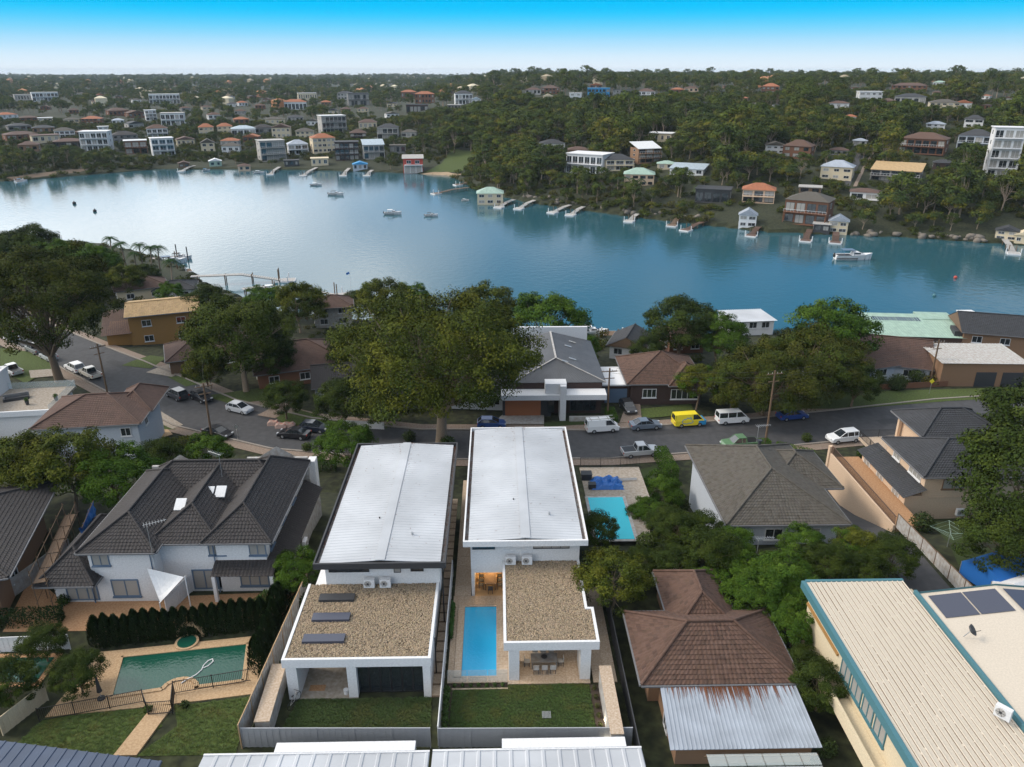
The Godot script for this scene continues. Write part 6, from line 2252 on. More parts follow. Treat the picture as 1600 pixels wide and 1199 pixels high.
	window(o, Vector3(4.2, 11.35 - p.y, 2.2), PI * 0.5, 3.4, 2.3, 3, "frame_dark", "glass", "sliding_door", 1, false)
	mb = MB.new()
	mb.b2(13.55, 11.3 - p.y, -4.9, 13.58, 12.3 - p.y, 4.7)
	mb.b2(4.3, 11.3 - p.y, -4.9, 13.5, 12.3 - p.y, -4.88)
	part("glass_balustrade", mb, M.pane, o)
	var so := thing("outdoor_sofa", "dark grey outdoor sofa on the white roof terrace", "sofa", p + Vector3(7.0, 11.31 - p.y, -1.5), 0.5)
	block(so, "seat", "charcoal", -1.6, 0, -0.5, 1.6, 0.4, 0.5)
	block(so, "backrest", "grey", -1.6, 0.401, -0.5, 1.6, 0.8, -0.28)
	block(so, "armrest", "grey", -1.6, 0.402, -0.27, -1.35, 0.62, 0.5)
	for i in 3:
		var pt := thing("potted_plant", ["potted plant at the sofa end of the roof terrace", "potted plant at the door of the roof terrace", "potted plant at the outer corner of the roof terrace"][i], "potted plant", p + [Vector3(9.6, 11.31 - p.y, 0.4), Vector3(5.4, 11.31 - p.y, 3.6), Vector3(12.9, 11.31 - p.y, -1.0)][i])
		mb = MB.new()
		mb.rod(Vector3.ZERO, Vector3(0, 0.55, 0), 0.2, 0.28, 12)
		part("pot", mb, M.charcoal, pt)
		share("foliage", leaf_box(300 + i, Vector3(0.7, 0.6, 0.7), 160, 0.18, Color(0.06, 0.1, 0.03), 1.0), Vector3(0, 0.5, 0), pt)
	# grey tiled house right of the subject
	o = thing("house", "house with weathered grey tiled hip roof right of the cyan pool", "house", Vector3(28.6, 10, -73))
	house_box(o, "paleblue", 10.8, 15.6, -5, 3.4)
	tiled_roof(o, Vector3(0, 3.5, 0), 12.4, 17.4, 2.9, "tile_grey", 0, false, 51)
	tiled_roof(o, Vector3(4.4, 3.48, -2.6), 8.0, 8.6, 2.2, "tile_grey", 0, false, 52)
	window(o, Vector3(-1, 1.2, 7.8), 0, 1.8, 1.3, 2)
	window(o, Vector3(2.8, 1.2, 7.8), 0, 1.8, 1.3, 2, "white", "curtain_glass")
	mb = MB.new()
	mb.rod(Vector3(0.6, 5.6, -3.4), Vector3(0.6, 6.7, -3.4), 0.16, 0.16, 10)
	mb.box(Vector3(0.6, 6.75, -3.4), Vector3(0.5, 0.08, 0.5))
	part("roof_vent", mb, M.charcoal, o)
	antenna(Vector3(29.3, 16, -77.5), 2.0, "roof antenna on the weathered grey tiled roof", 0.2)
	antenna(A(1180, 885, 12.6), 3.0, "tall antenna mast among trees behind the grey tiled house", 0.1)
	# cream house
	o = thing("house", "cream two-storey house with charcoal tiled roofs and ramp wall", "house", Vector3(53.4, 9, -78))
	block(o, "wall", "peach", 47.0, 4, -82, 60, 13.95, -73.3)
	tiled_roof(o, Vector3(53.4, 14.0, -77.4), 14.2, 9.8, 2.2, "tile_slate", 0, false, 53)
	block(o, "rear_wing_wall", "peach", 51.6, 4, -88, 60.2, 14.45, -82.01)
	tiled_roof(o, Vector3(55.8, 14.5, -85.2), 10.4, 7.8, 2.0, "tile_slate", 0, false, 54)
	block(o, "balcony_floor", "paver", 46.4, 11.0, -88, 51.58, 11.3, -82.02)
	block(o, "porch_column", "peach", 51.0, 11.31, -87.9, 51.4, 14.4, -87.5)
	var r := RandomNumberGenerator.new()
	r.seed = 9
	var mb2 := MB.new()
	tiles(mb2, Vector3(44.5, 11.4, -84.2), Vector3(44.5, 11.4, -72.5), Vector3(46.98, 12.4, -72.5), Vector3(46.98, 12.4, -84.2), r)
	part("skirt_roof_tiles", mb2, M.tile_slate, o).set_meta("kind", "stuff")
	block(o, "lower_wall", "peach", 45.1, 4, -83.8, 46.99, 11.3, -73.2)
	window(o, Vector3(47.0, 12.55, -75.4), -PI * 0.5, 2.6, 1.15, 3, "white", "curtain_glass")
	window(o, Vector3(47.0, 12.55, -79.6), -PI * 0.5, 1.6, 1.15, 2, "white", "curtain_glass")
	for z in [-82.4, -79.0, -75.2]:
		window(o, Vector3(45.1, 10.35 - 0.9, z), -PI * 0.5, 1.6, 1.5, 2, "white", "curtain_glass")
	window(o, Vector3(50.4, 12.1, -73.3), 0, 2.8, 1.2, 2, "tanbrick", "curtain_glass")
	window(o, Vector3(54.6, 9.6, -73.3), 0, 1.2, 1.0, 1, "tanbrick", "glass")
	block(o, "floor_band", "peach", 47.0, 11.0, -73.28, 60, 11.15, -73.2)
	settle(o)
	bar_fence([Vector3(46.5, 11.3, -82.2), Vector3(46.5, 11.3, -88), Vector3(51.4, 11.3, -88)], 1.0, "frame_dark", "dark railing on the upper balcony of the cream house")
	# ramp wall with rail beside the drive
	var rw := thing("ramp_wall", "peach ramp wall with brown railing left of the cream house", "wall", Vector3(41.6, 9, -76.5))
	block(rw, "wall", "peach", -0.12, -4, -8.2, 0.12, 1.7, 8.2)
	block(rw, "end_pier", "peach", -0.25, -4, -8.7, 0.25, 2.6, -8.21)
	mb = MB.new()
	mb.bar(Vector3(0, 2.75, -8.2), Vector3(0, 2.75, 8.2), 0.07, 0.07)
	mb.bar(Vector3(0, 1.85, -8.2), Vector3(0, 1.85, 8.2), 0.05, 0.05)
	for i in 110:
		mb.box(Vector3(0, 2.3, -8.2 + i * 0.15), Vector3(0.03, 0.9, 0.03))
	part("railing", mb, M.tile_brown, rw)
	block(rw, "terrace_floor", "terracotta", 0.13, -1, -8.0, 3.45, 1.3, 8.0)
	var p2 := Vector3(51.5, 8.9, -72.9)
	air_conditioner(p2, 0, "air conditioner low on the rear wall of the cream house")
	drape("driveway", PackedVector2Array([Vector2(37.2, -93), Vector2(41.4, -92), Vector2(41.35, -68), Vector2(41.3, -55), Vector2(37.6, -55), Vector2(37.0, -70)]), 0.12, M.asphalt, 2.0)
	panel_fence(Vector3(41.6, 10.6, -68), Vector3(42.0, 11, -54), 1.7, "lightgrey", 2.4, "weathered pale fence between driveway and clothesline lawn", "wood")
	drape("lawn", pixels([1430, 800, 1560, 800, 1575, 880, 1500, 890]), 0.1, M.turf, 3.0)
	var ch := thing("clothesline", "rotary clothesline with pale green arms on the cream house lawn", "clothesline", A(1480, 855, 11))
	mb = MB.new()
	mb.rod(Vector3.ZERO, Vector3(0, 1.9, 0), 0.04, 0.03, 7)
	part("post", mb, M.steel, ch)
	mb = MB.new()
	for i in 4:
		var an := i * PI * 0.5 + 0.4
		mb.rod(Vector3(0, 1.6, 0), Vector3(cos(an) * 1.9, 2.0, sin(an) * 1.9), 0.025, 0.02, 5)
	for k in [0.7, 1.3, 1.85]:
		for i in 4:
			var an := i * PI * 0.5 + 0.4
			mb.rod(Vector3(cos(an) * k, 1.6 + k * 0.21, sin(an) * k), Vector3(cos(an + PI * 0.5) * k, 1.6 + k * 0.21, sin(an + PI * 0.5) * k), 0.012, 0.012, 4)
	part("arm", mb, M.roof_green, ch)
	# cyan pool and patio between
	var pd := MB.new()
	pd.b2(9.7, 10.9, -81, 16.8, 11.06, -74.0)
	pd.b2(13.9, 10.9, -73.99, 15.6, 11.06, -65)
	structure("patio", pd, M.concrete)
	var cp := thing("swimming_pool", "bright cyan pool behind the blue tarpaulin on the neighbouring patio", "pool", Vector3(11.9, 11, -70))
	block(cp, "coping", "lightgrey", -2.3, 0.0, -4.2, 2.2, 0.1, 4.6)
	block(cp, "water_surface", "pool_cyan", -2.0, 0.05, -3.9, 1.85, 0.13, 4.3)
	tp = thing("tarpaulin", "crumpled blue tarpaulin over furniture beside the cyan pool", "tarpaulin", A(948, 757, 11.06))
	mb = MB.new()
	for i in 14:
		for j in 10:
			var fn := func(u: int, v: int) -> Vector3:
				var x := (u - 7) * 0.26
				var z := (v - 5) * 0.26
				var e := maxf(absf(u - 7) / 7.0, absf(v - 5) / 5.0)
				return Vector3(x + f.get_noise_2d(u * 2.0, v * 2.0) * 0.2, maxf(0.03, (1.0 - pow(e, 3.0)) * (0.75 + f.get_noise_2d(u * 3.0 + 40, v * 3.0) * 0.7)), z)
			mb.quad(fn.call(i, j + 1), fn.call(i + 1, j + 1), fn.call(i + 1, j), fn.call(i, j))
	part("sheet", mb, M.tarp, tp)
	mb = MB.new()
	for i in 4:
		mb.rod(Vector3(1.2, 0.15 + i * 0.05, -0.5 - i * 0.1), Vector3(3.6, 0.2, -0.7 - i * 0.12), 0.03, 0.03, 5)
	part("pole", mb, M.steel, tp)
	for i in 2:
		var bx := thing("storage_box", ["black storage box nearer the patio fence", "small black box nearer the cyan pool"][i], "box", A([916, 925][i], [748, 763][i], 11.06))
		block(bx, "body", "charcoal", -0.6 + i * 0.2, 0, -0.5 + i * 0.15, 0.6 - i * 0.2, 0.7 - i * 0.15, 0.5 - i * 0.15)
		block(bx, "lid", "black", -0.63 + i * 0.2, 0.701 - i * 0.15, -0.53 + i * 0.15, 0.63 - i * 0.2, 0.78 - i * 0.15, 0.53 - i * 0.15)
	bar_fence([Vector3(9.8, 11.06, -81), Vector3(17, 11.06, -81)], 1.3, "black", "black bar fence between patio and street", 0.16)
	drape("lawn", pixels([1000, 735, 1025, 728, 1040, 765, 1015, 770]), 0.1, M.turf, 2.0)
	# red-brown tiled house with rusted metal roof
	o = thing("house", "old house with lichened red-brown tiles and rusted metal back roof", "house", Vector3(16.2, 11, -47.6))
	house_box(o, "tanbrick", 10.2, 6.6, -2, 2.4)
	tiled_roof(o, Vector3(0, 2.5, 0.2), 11.8, 8.2, 2.3, "tile_red", 0, false, 55, "tile_red", 0.36)
	tiled_roof(o, Vector3(0.4, 2.45, -5.2), 5.6, 8.4, 2.0, "tile_red", 0, false, 56, "tile_red", 0.36)
	block(o, "wing_wall", "tanbrick", -2.0, -2, -9.0, 2.8, 2.35, -3.3)
	block(o, "back_wall", "tanbrick", -4.3, -2, 3.31, 5.0, 1.6, 9.0)
	mb = MB.new()
	ribs(mb, Vector3(-4.8, 1.75, 9.4), Vector3(5.5, 1.75, 9.4), Vector3(5.4, 2.45, 3.9), Vector3(-4.5, 2.45, 3.9), 0.3, 0.05)
	part("metal_roof", mb, M.roof_steel, o)
	# rust runs down the sheets from the flashing
	r.seed = 12
	mb = MB.new()
	for i in 280:
		var u := clampf(0.5 + r.randfn(0.0, 0.22), 0.03, 0.97)
		var l0 := r.randf_range(0.0, 0.08)
		var l1 := l0 + absf(r.randfn(0.0, 0.2)) * (1.0 - absf(u - 0.5)) + 0.03
		var up := Vector3(0, 0.056, 0)
		var q := func(t: float, w: float) -> Vector3: return Vector3(-4.5, 2.45, 3.9).lerp(Vector3(5.4, 2.45, 3.9), u + w).lerp(Vector3(-4.8, 1.75, 9.4).lerp(Vector3(5.5, 1.75, 9.4), u + w), minf(t, 0.95)) + up
		mb.quad(q.call(l1, -0.0008), q.call(l1, 0.0008), q.call(l0, 0.0035), q.call(l0, -0.0035))
	part("rust_run", mb, M.rust, o).set_meta("kind", "stuff")
	mb = MB.new()
	mb.bar(Vector3(-4.5, 2.55, 3.95), Vector3(5.4, 2.55, 3.95), 0.4, 0.05)
	part("flashing", mb, M.lightgrey, o)
	for i in 6:
		for j in 3:
			var g := MB.new()
			g.b2(-2.4 + i * 1.25, 1.5 - j * 0.06, 9.6 + j * 1.0, -1.2 + i * 1.25, 1.53 - j * 0.06, 10.55 + j * 1.0)
			part("clear_panel", g, M.pane, o)
	block(o, "pergola_beam", "wood", -2.5, 1.2, 9.5, 5.2, 1.32, 9.6)
	window(o, Vector3(-4.3, 0.0, 6), -PI * 0.5, 1.2, 1.2, 2)
	# cream building with teal fascia
	o = thing("commercial_building", "long cream building with ribbed cream roof and teal fascia", "building", Vector3(29, 11, -41))
	block(o, "wall", "cream", -4.2, -3, -9.0, 4.0, 5.6, 10)
	mb = MB.new()
	ribs(mb, Vector3(-4.4, 5.95, 10), Vector3(3.4, 5.95, 10), Vector3(3.4, 6.05, -9.4), Vector3(-4.4, 6.05, -9.4), 0.42, 0.06)
	part("roof_sheet", mb, M.roof_cream, o)
	# dark grime lies in broken lines along the ribs
	mb = MB.new()
	r.seed = 14
	var nr := roundi(7.8 / 0.42)
	for i in nr:
		var x := -4.4 + 7.8 * (i + 0.7) / nr
		var z := -9.3
		while z < 9.8:
			var e := z + r.randf_range(0.6, 4.0)
			var w := r.randf_range(0.02, 0.055)
			mb.quad(Vector3(x - w, 6.008 - minf(e, 9.9) * 0.00515, minf(e, 9.9)), Vector3(x + w * 0.3, 6.008 - minf(e, 9.9) * 0.00515, minf(e, 9.9)), Vector3(x + w * 0.3, 6.008 - z * 0.00515, z), Vector3(x - w, 6.008 - z * 0.00515, z))
			z = e + r.randf_range(0.0, 0.2)
	part("rib_grime", mb, M.grime, o).set_meta("kind", "stuff")
	mb = MB.new()
	mb.b2(-4.75, 5.45, -9.6, -4.42, 6.08, 10)
	mb.b2(-4.4, 5.5, -9.75, 3.5, 6.08, -9.45)
	part("fascia", mb, M.teal, o)
	block(o, "string_course", "yellowbrick", -4.35, 4.3, -8.9, -4.21, 4.5, -3.0)
	for i in 4:
		window(o, Vector3(-4.2, 3.4, -1.6 + i * 1.75), -PI * 0.5, 1.5, 1.7, 2, "teal", "curtain_glass")
	block(o, "balcony_ledge", "cream", -5.3, 2.4, -2.8, -4.21, 2.6, 6.0)
	block(o, "balcony_front", "cream", -5.5, 2.2, -2.8, -5.31, 3.2, 6.0)
	for i in 3:
		window(o, Vector3(-4.2, -0.2, -1.6 + i * 2.6), -PI * 0.5, 2.2, 1.8, 3, "tanbrick", "glass")
	block(o, "side_block", "cream", 4.01, -3, -7.0, 16, 6.0, 12)
	mb = MB.new()
	mb.quad(Vector3(3.7, 6.2, 12), Vector3(9.6, 6.9, 12), Vector3(9.6, 6.9, -7.6), Vector3(3.7, 6.2, -7.6))
	mb.quad(Vector3(9.6, 6.9, 12), Vector3(16.4, 6.2, 12), Vector3(16.4, 6.2, -7.6), Vector3(9.6, 6.9, -7.6))
	part("side_roof", mb, M.roof_cream, o)
	mb = MB.new()
	mb.b2(3.45, 5.7, -7.9, 3.69, 6.35, 12)
	mb.quad(Vector3(3.45, 5.9, -7.62), Vector3(9.6, 6.5, -7.62), Vector3(9.6, 7.05, -7.62), Vector3(3.45, 6.35, -7.62))
	mb.quad(Vector3(9.6, 6.5, -7.62), Vector3(16.4, 5.9, -7.62), Vector3(16.4, 6.35, -7.62), Vector3(9.6, 7.05, -7.62))
	part("side_fascia", mb, M.teal, o)
	for i in 4:
		mb = MB.new()
		var x0 := 4.2 + i * 1.35 if i < 2 else 9.9 + (i - 2) * 2.6
		var x1 := x0 + (1.3 if i < 2 else 2.5)
		if i < 2:
			x0 = 4.2 + i * 2.6
			x1 = x0 + 2.5
		var yy := func(x: float) -> float: return 6.2 + 0.7 * (1.0 - absf(x - 9.6) / 5.9 if x < 9.6 else 1.0 - (x - 9.6) / 6.8)
		mb.quad(Vector3(x0, yy.call(x0) + 0.05, -4.6), Vector3(x1, yy.call(x1) + 0.05, -4.6), Vector3(x1, yy.call(x1) + 0.05, -7.2), Vector3(x0, yy.call(x0) + 0.05, -7.2))
		part("roof_glazing", mb, M.solar, o)
	var ds := thing("satellite_dish", "black satellite dish on the smooth cream roof", "satellite dish", A(1506, 995, 17.4), -0.6)
	mb = MB.new()
	mb.rod(Vector3(0, 0, 0), Vector3(0.3, 0.6, 0), 0.03, 0.03, 6)
	part("mount", mb, M.steel, ds)
	mb = MB.new()
	mb.tube(PackedVector3Array([Vector3(0.3, 0.65, 0), Vector3(0.36, 0.72, 0), Vector3(0.46, 0.8, 0)]), PackedFloat32Array([0.08, 0.32, 0.42]), 16)
	part("reflector", mb, M.charcoal, ds)
	mb = MB.new()
	mb.rod(Vector3(0.36, 0.5, 0), Vector3(0.9, 0.95, 0), 0.02, 0.02, 5)
	part("feed_arm", mb, M.charcoal, ds)
	var ac := A(1566, 1120, 17.4)
	air_conditioner(Vector3(ac.x, 17.3, ac.z), -0.9, "large air conditioner on the cream roof near the right edge")
	for s in [["tarp", A(1560, 915, 11.5), 4.6, "blue tarpaulin shelter at the right edge"], ["white", A(1595, 945, 11.5), 3.6, "white canopy beside the blue tarpaulin shelter"]]:
		var t := thing("shelter", s[3], "shelter", s[1], 0.35)
		mb = MB.new()
		var k: float = s[2] * 0.5
		mb.quad(Vector3(-k, 1.7, k), Vector3(k, 1.7, k), Vector3(k, 2.7, 0), Vector3(-k, 2.7, 0))
		mb.quad(Vector3(k, 1.7, -k), Vector3(-k, 1.7, -k), Vector3(-k, 2.7, 0), Vector3(k, 2.7, 0))
		mb.quad(Vector3(-k, 0.3, k), Vector3(k, 0.3, k), Vector3(k, 1.7, k), Vector3(-k, 1.7, k))
		mb.quad(Vector3(-k, 0.3, -k), Vector3(-k, 0.3, k), Vector3(-k, 1.7, k), Vector3(-k, 1.7, -k))
		mb.tri(Vector3(-k, 1.7, -k), Vector3(-k, 1.7, k), Vector3(-k, 2.7, 0))
		part("cover", mb, M[s[0]], t)
		mb = MB.new()
		for x in [-k, k]:
			for z in [-k, k]:
				mb.rod(Vector3(x, -0.5, z), Vector3(x, 1.7, z), 0.04, 0.04, 6)
		part("post", mb, M.steel, t)

# ---------------------------------------------------------------- street, verges, cars
const ROAD := [[210, -128], [140, -117], [71, -106.5], [40, -100.5], [15, -97.0], [-12, -97.5], [-30, -101.5], [-45, -109], [-62, -123], [-80, -138], [-100, -154], [-125, -176], [-165, -205]]
const HALF := [5.2, 5.2, 5.2, 4.6, 4.3, 4.6, 5.2, 5.5, 5.4, 5.2, 5.0, 5.0, 5.0]
func offs(k: float, extra: float) -> Array:
	var a: Array = []
	for h in HALF:
		a.append(k * (h + extra))
	return a
func street() -> void:
	drape("road", ribbon(ROAD, offs(1, 0), offs(-1, 0), 0), 0.08, M.asphalt, 2.0)
	for q in [[0.12, 3.5, 2.2, 0.3], [0.3, -2.4, 3.4, 0.1], [0.45, 1.5, 2.0, 0.5], [0.52, -2.8, 4.5, 0.2], [0.2, 0.4, 1.6, 0.0], [0.62, 2.0, 2.6, 0.3], [0.7, -1.8, 3.8, -0.4], [0.36, 2.9, 1.4, 0.6]]:
		var k := int(q[0] * (ROAD.size() - 1))
		var fr: float = q[0] * (ROAD.size() - 1) - k
		var m := Vector2(ROAD[k][0], ROAD[k][1]).lerp(Vector2(ROAD[k + 1][0], ROAD[k + 1][1]), fr)
		var u := (Vector2(ROAD[k + 1][0], ROAD[k + 1][1]) - Vector2(ROAD[k][0], ROAD[k][1])).normalized()
		var v := u.orthogonal()
		m += v * q[1]
		drape("road_patch", PackedVector2Array([m - u * q[2] - v * 0.7, m + u * q[2] - v * 0.8, m + u * (q[2] + q[3]) + v * 0.8, m - u * q[2] + v * 0.9]), 0.088, M.tar, 2.0)
	for s in [1, -1]:
		drape("footpath", ribbon(ROAD, offs(s, 0.32), offs(s, 2.0), 0), 0.10, M.footpath, 2.0)
		# kerb stones
		var mb := MB.new()
		for i in ROAD.size() - 1:
			for k in 6:
				var t0 := k / 6.0
				var t1 := (k + 1) / 6.0
				var p := Vector2(ROAD[i][0], ROAD[i][1])
				var q := Vector2(ROAD[i + 1][0], ROAD[i + 1][1])
				var n0 := (Vector2(ROAD[mini(i + 1, ROAD.size() - 1)][0], ROAD[mini(i + 1, ROAD.size() - 1)][1]) - Vector2(ROAD[maxi(i - 1, 0)][0], ROAD[maxi(i - 1, 0)][1])).normalized().orthogonal()
				var n1 := (Vector2(ROAD[mini(i + 2, ROAD.size() - 1)][0], ROAD[mini(i + 2, ROAD.size() - 1)][1]) - p).normalized().orthogonal()
				var a: Vector2 = (p + n0 * (HALF[i] + 0.15) * s).lerp(q + n1 * (HALF[i + 1] + 0.15) * s, t0)
				var b: Vector2 = (p + n0 * (HALF[i] + 0.15) * s).lerp(q + n1 * (HALF[i + 1] + 0.15) * s, t1)
				mb.bar(on(a.x, a.y, 0.1), on(b.x, b.y, 0.1), 0.3, 0.26)
		structure("kerb", mb, M.kerb)
	for g in [[[1200, 640, 1240, 615, 1385, 612, 1590, 606, 1590, 622, 1480, 628, 1330, 640], "lawn"], [[190, 572, 235, 556, 262, 560, 235, 577], "lawn"], [[262, 590, 320, 585, 330, 597, 290, 605], "lawn"], [[318, 620, 420, 605, 430, 625, 360, 632], "lawn"], [[430, 650, 470, 642, 530, 660, 520, 672, 440, 665], "lawn"], [[0, 545, 60, 552, 85, 575, 40, 600, 0, 580], "lawn"], [[160, 628, 200, 620, 205, 640, 175, 645], "lawn"], [[215, 655, 260, 665, 275, 672, 235, 672], "lawn"], [[320, 668, 345, 690, 335, 697, 312, 690], "lawn"], [[1000, 640, 1080, 632, 1085, 648, 1005, 655], "lawn"], [[850, 662, 920, 656, 925, 664, 850, 668], "turf"]]:
		drape("verge", pixels(g[0]), 0.13, M[g[1]], 2.0)
	for g in [[[196, 622, 220, 625, 286, 665, 270, 672, 232, 655, 196, 640], "concrete"], [[228, 583, 262, 570, 300, 578, 268, 590], "concrete"], [[296, 565, 340, 562, 345, 575, 300, 580], "concrete"], [[402, 650, 440, 630, 462, 636, 430, 655], "footpath"], [[768, 664, 790, 645, 850, 645, 850, 664], "lightgrey"], [[968, 662, 980, 630, 1000, 630, 1003, 660], "footpath"], [[45, 580, 90, 577, 92, 588, 48, 592], "concrete"], [[1540, 612, 1590, 612, 1598, 620, 1550, 626], "concrete"], [[215, 675, 262, 672, 270, 680, 222, 695], "sandstone"]]:
		drape("driveway", pixels(g[0]), 0.15, M[g[1]], 2.0)
	# cars, [kind, paint, px, py (foot of the middle), turn, label, category, extra]
	var along := func(px: float, py: float) -> float:
		var p := G(px, py)
		for i in ROAD.size() - 1:
			if p.x <= ROAD[i][0] and p.x >= ROAD[i + 1][0]:
				return atan2(-(float(ROAD[i + 1][1]) - ROAD[i][1]), float(ROAD[i + 1][0]) - ROAD[i][0])
		return 0.0
	for c in [
		["van", Color(0.72, 0.73, 0.73), 940, 674, PI, "white work van with ladder rack in front of grey modern house", "van", "rack"],
		["sedan", Color(0.13, 0.16, 0.2), 1008, 670, PI, "blue-grey sedan parked between white van and yellow van", "car", ""],
		["van", Color(0.78, 0.62, 0.03), 1075, 665, PI, "yellow van with blue nose and outline map graphic", "van", "yellow"],
		["van", Color(0.75, 0.76, 0.77), 1143, 661, PI, "white minibus with dark side windows by the hedge", "minibus", "bus"],
		["sedan", Color(0.02, 0.06, 0.25), 1237, 655, PI, "blue sedan parked beside the power pole", "car", ""],
		["wagon", Color(0.75, 0.76, 0.77), 1317, 690, 0.0, "white station wagon parked in front of the cream house", "car", ""],
		["ute", Color(0.4, 0.41, 0.42), 1000, 712, PI, "silver utility truck parked beside the tall clipped hedge", "truck", ""],
		["ute", Color(0.1, 0.19, 0.1), 1155, 700, 0.0, "green utility truck half hidden by the grey tiled roof", "truck", ""],
		["wagon", Color(0.045, 0.048, 0.055), 277, 622, 0.0, "dark grey car driving in the middle of the street bend", "car", ""],
		["hatch", Color(0.012, 0.012, 0.015), 315, 626, PI, "black hatchback parked at the verge above the bend", "car", ""],
		["hatch", Color(0.45, 0.47, 0.5), 375, 644, PI, "silver hatchback parked by the verge with the tree", "car", ""],
		["sedan", Color(0.013, 0.012, 0.014), 341, 682, PI, "black sedan parked on the near side below the bend", "car", ""],
		["sedan", Color(0.012, 0.013, 0.014), 460, 684, 0.0, "black sedan in the street next to the covered bundles", "car", ""],
		["hatch", Color(0.015, 0.02, 0.035), 491, 674, PI, "dark blue car parked behind the black sedan", "car", ""],
		["hatch", Color(0.45, 0.02, 0.015), 8, 524, 0.0, "red car at the left picture edge", "car", ""],
		["sedan", Color(0.6, 0.62, 0.64), 17, 532, 0.0, "pale silver car just below the red car", "car", ""],
		["ute", Color(0.2, 0.21, 0.22), 55, 551, 0.0, "grey utility truck parked under the big left tree", "truck", ""],
		["hatch", Color(0.4, 0.42, 0.44), 77, 562, 0.0, "silver hatchback behind the big left trunk", "car", ""],
		["wagon", Color(0.68, 0.69, 0.7), 118, 580, 0.0, "white wagon parked next to the cream utility truck", "car", ""],
		["ute", Color(0.62, 0.58, 0.5), 142, 589, 0.0, "cream utility truck parked at the street pole", "truck", ""],
		["ute", Color(0.5, 0.51, 0.52), 20, 584, 0.0, "white utility truck on the drive left of the big trunk", "truck", ""],
		["hatch", Color(0.02, 0.02, 0.022), 981, 642, PI * 0.5, "dark car on the drive of the brown brick house", "car", "drive"],
		["hatch", Color(0.03, 0.08, 0.25), 768, 668, PI, "blue car peeping over the white ribbed roof", "car", ""]]:
		var p := G(c[2], c[3])
		var turn: float = along.call(c[2], c[3]) + c[4]
		if c[7] == "drive":
			turn = -PI * 0.45
		var o := car(c[0], c[1], p + Vector3(0, 0.09, 0), turn, c[5], c[6], {"van": "parked_van", "ute": "parked_truck"}.get(c[0], "parked_car"), c[7])
		var mb := MB.new()
		if c[7] == "rack":
			for x in [-1.8, -0.5, 0.8]:
				mb.box(Vector3(x, 2.1, 0), Vector3(0.06, 0.06, 1.5))
			for s in [-1, 1]:
				mb.rod(Vector3(-2.3, 2.16, s * 0.5), Vector3(1.7, 2.16, s * 0.5), 0.05, 0.05, 6)
			part("roof_rack", mb, M.lightgrey, o)
		if c[7] == "yellow":
			mb.b2(1.25, 0.34, -0.906, 2.43, 1.0, 0.906)
			part("nose_panel", mb, M.skyblue, o)
			for s in [-1, 1]:
				mb = MB.new()
				var z: float = s * 0.915
				var pts := [[-1.2, 0.75], [-1.35, 1.1], [-1.0, 1.35], [-0.7, 1.3], [-0.5, 1.55], [-0.2, 1.4], [0.0, 1.6], [0.15, 1.25], [0.4, 0.95], [0.15, 0.7], [-0.2, 0.75], [-0.6, 0.62], [-1.2, 0.75]]
				for i in pts.size() - 1:
					var za: float = z if pts[i][1] < 1.15 else s * (0.885 - (pts[i][1] - 1.15) * 0.2)
					var zb: float = z if pts[i + 1][1] < 1.15 else s * (0.885 - (pts[i + 1][1] - 1.15) * 0.2)
					mb.bar(Vector3(pts[i][0], pts[i][1], za), Vector3(pts[i + 1][0], pts[i + 1][1], zb), 0.03, 0.09)
				part("map_outline", mb, M.skyblue, o)
	# things on the verges
	var bn := 0
	for b in [[428, 664], [440, 668], [452, 667]]:
		var o := thing("covered_bundle", ["pink-grey covered bundle on the verge, left one", "pink-grey covered bundle on the verge, middle one", "pink-grey covered bundle on the verge, right one"][bn], "bundle", G(b[0], b[1]))
		var mb := MB.new()
		var r := RandomNumberGenerator.new()
		r.seed = 90 + bn
		slab_profile(mb, [[-0.85, 0.0], [-0.9, 0.45], [-0.5, 0.72], [0.1, 0.62], [0.55, 0.75], [0.9, 0.4], [0.8, 0.0]], 0.6, 0.42)
		part("cover", mb, M.bundle, o)
		mb = MB.new()
		mb.rod(Vector3(-0.8, 0.62, -0.5), Vector3(0.8, 0.7, 0.5), 0.03, 0.03, 5)
		part("strap", mb, M.red, o)
		bn += 1
	var sk := thing("skip_bin", "orange skip bin full of rubble on the drive of yellow brick house", "skip bin", G(280, 562), 0.5)
	var mb := MB.new()
	slab_profile(mb, [[-1.5, 0.15], [-2.0, 1.4], [2.0, 1.4], [1.5, 0.15]], 1.0)
	part("body", mb, M.orange, sk)
	mb = MB.new()
	for i in 14:
		mb.blob(Vector3(rng.randf_range(-1.5, 1.5), 1.4, rng.randf_range(-0.7, 0.7)), Vector3(0.35, 0.2, 0.3), 6)
	part("rubble", mb, M.concrete, sk).set_meta("kind", "stuff")
	for b in [[957, 628, "yellow", "yellow-lidded wheelie bin beside the grey modern house"], [913, 640, "orange", "orange tub in front of the grey modern house"], [924, 640, "green_paint", "green tub in front of the grey modern house"]]:
		var o := thing("bin", b[3], "bin", G(b[0], b[1]))
		block(o, "body", "green_paint" if b[2] == "yellow" else b[2], -0.3, 0, -0.3, 0.3, 0.9, 0.3)
		block(o, "lid", b[2], -0.33, 0.901, -0.33, 0.33, 1.0, 0.33)
	# poles and wires
	var poles: Array = []
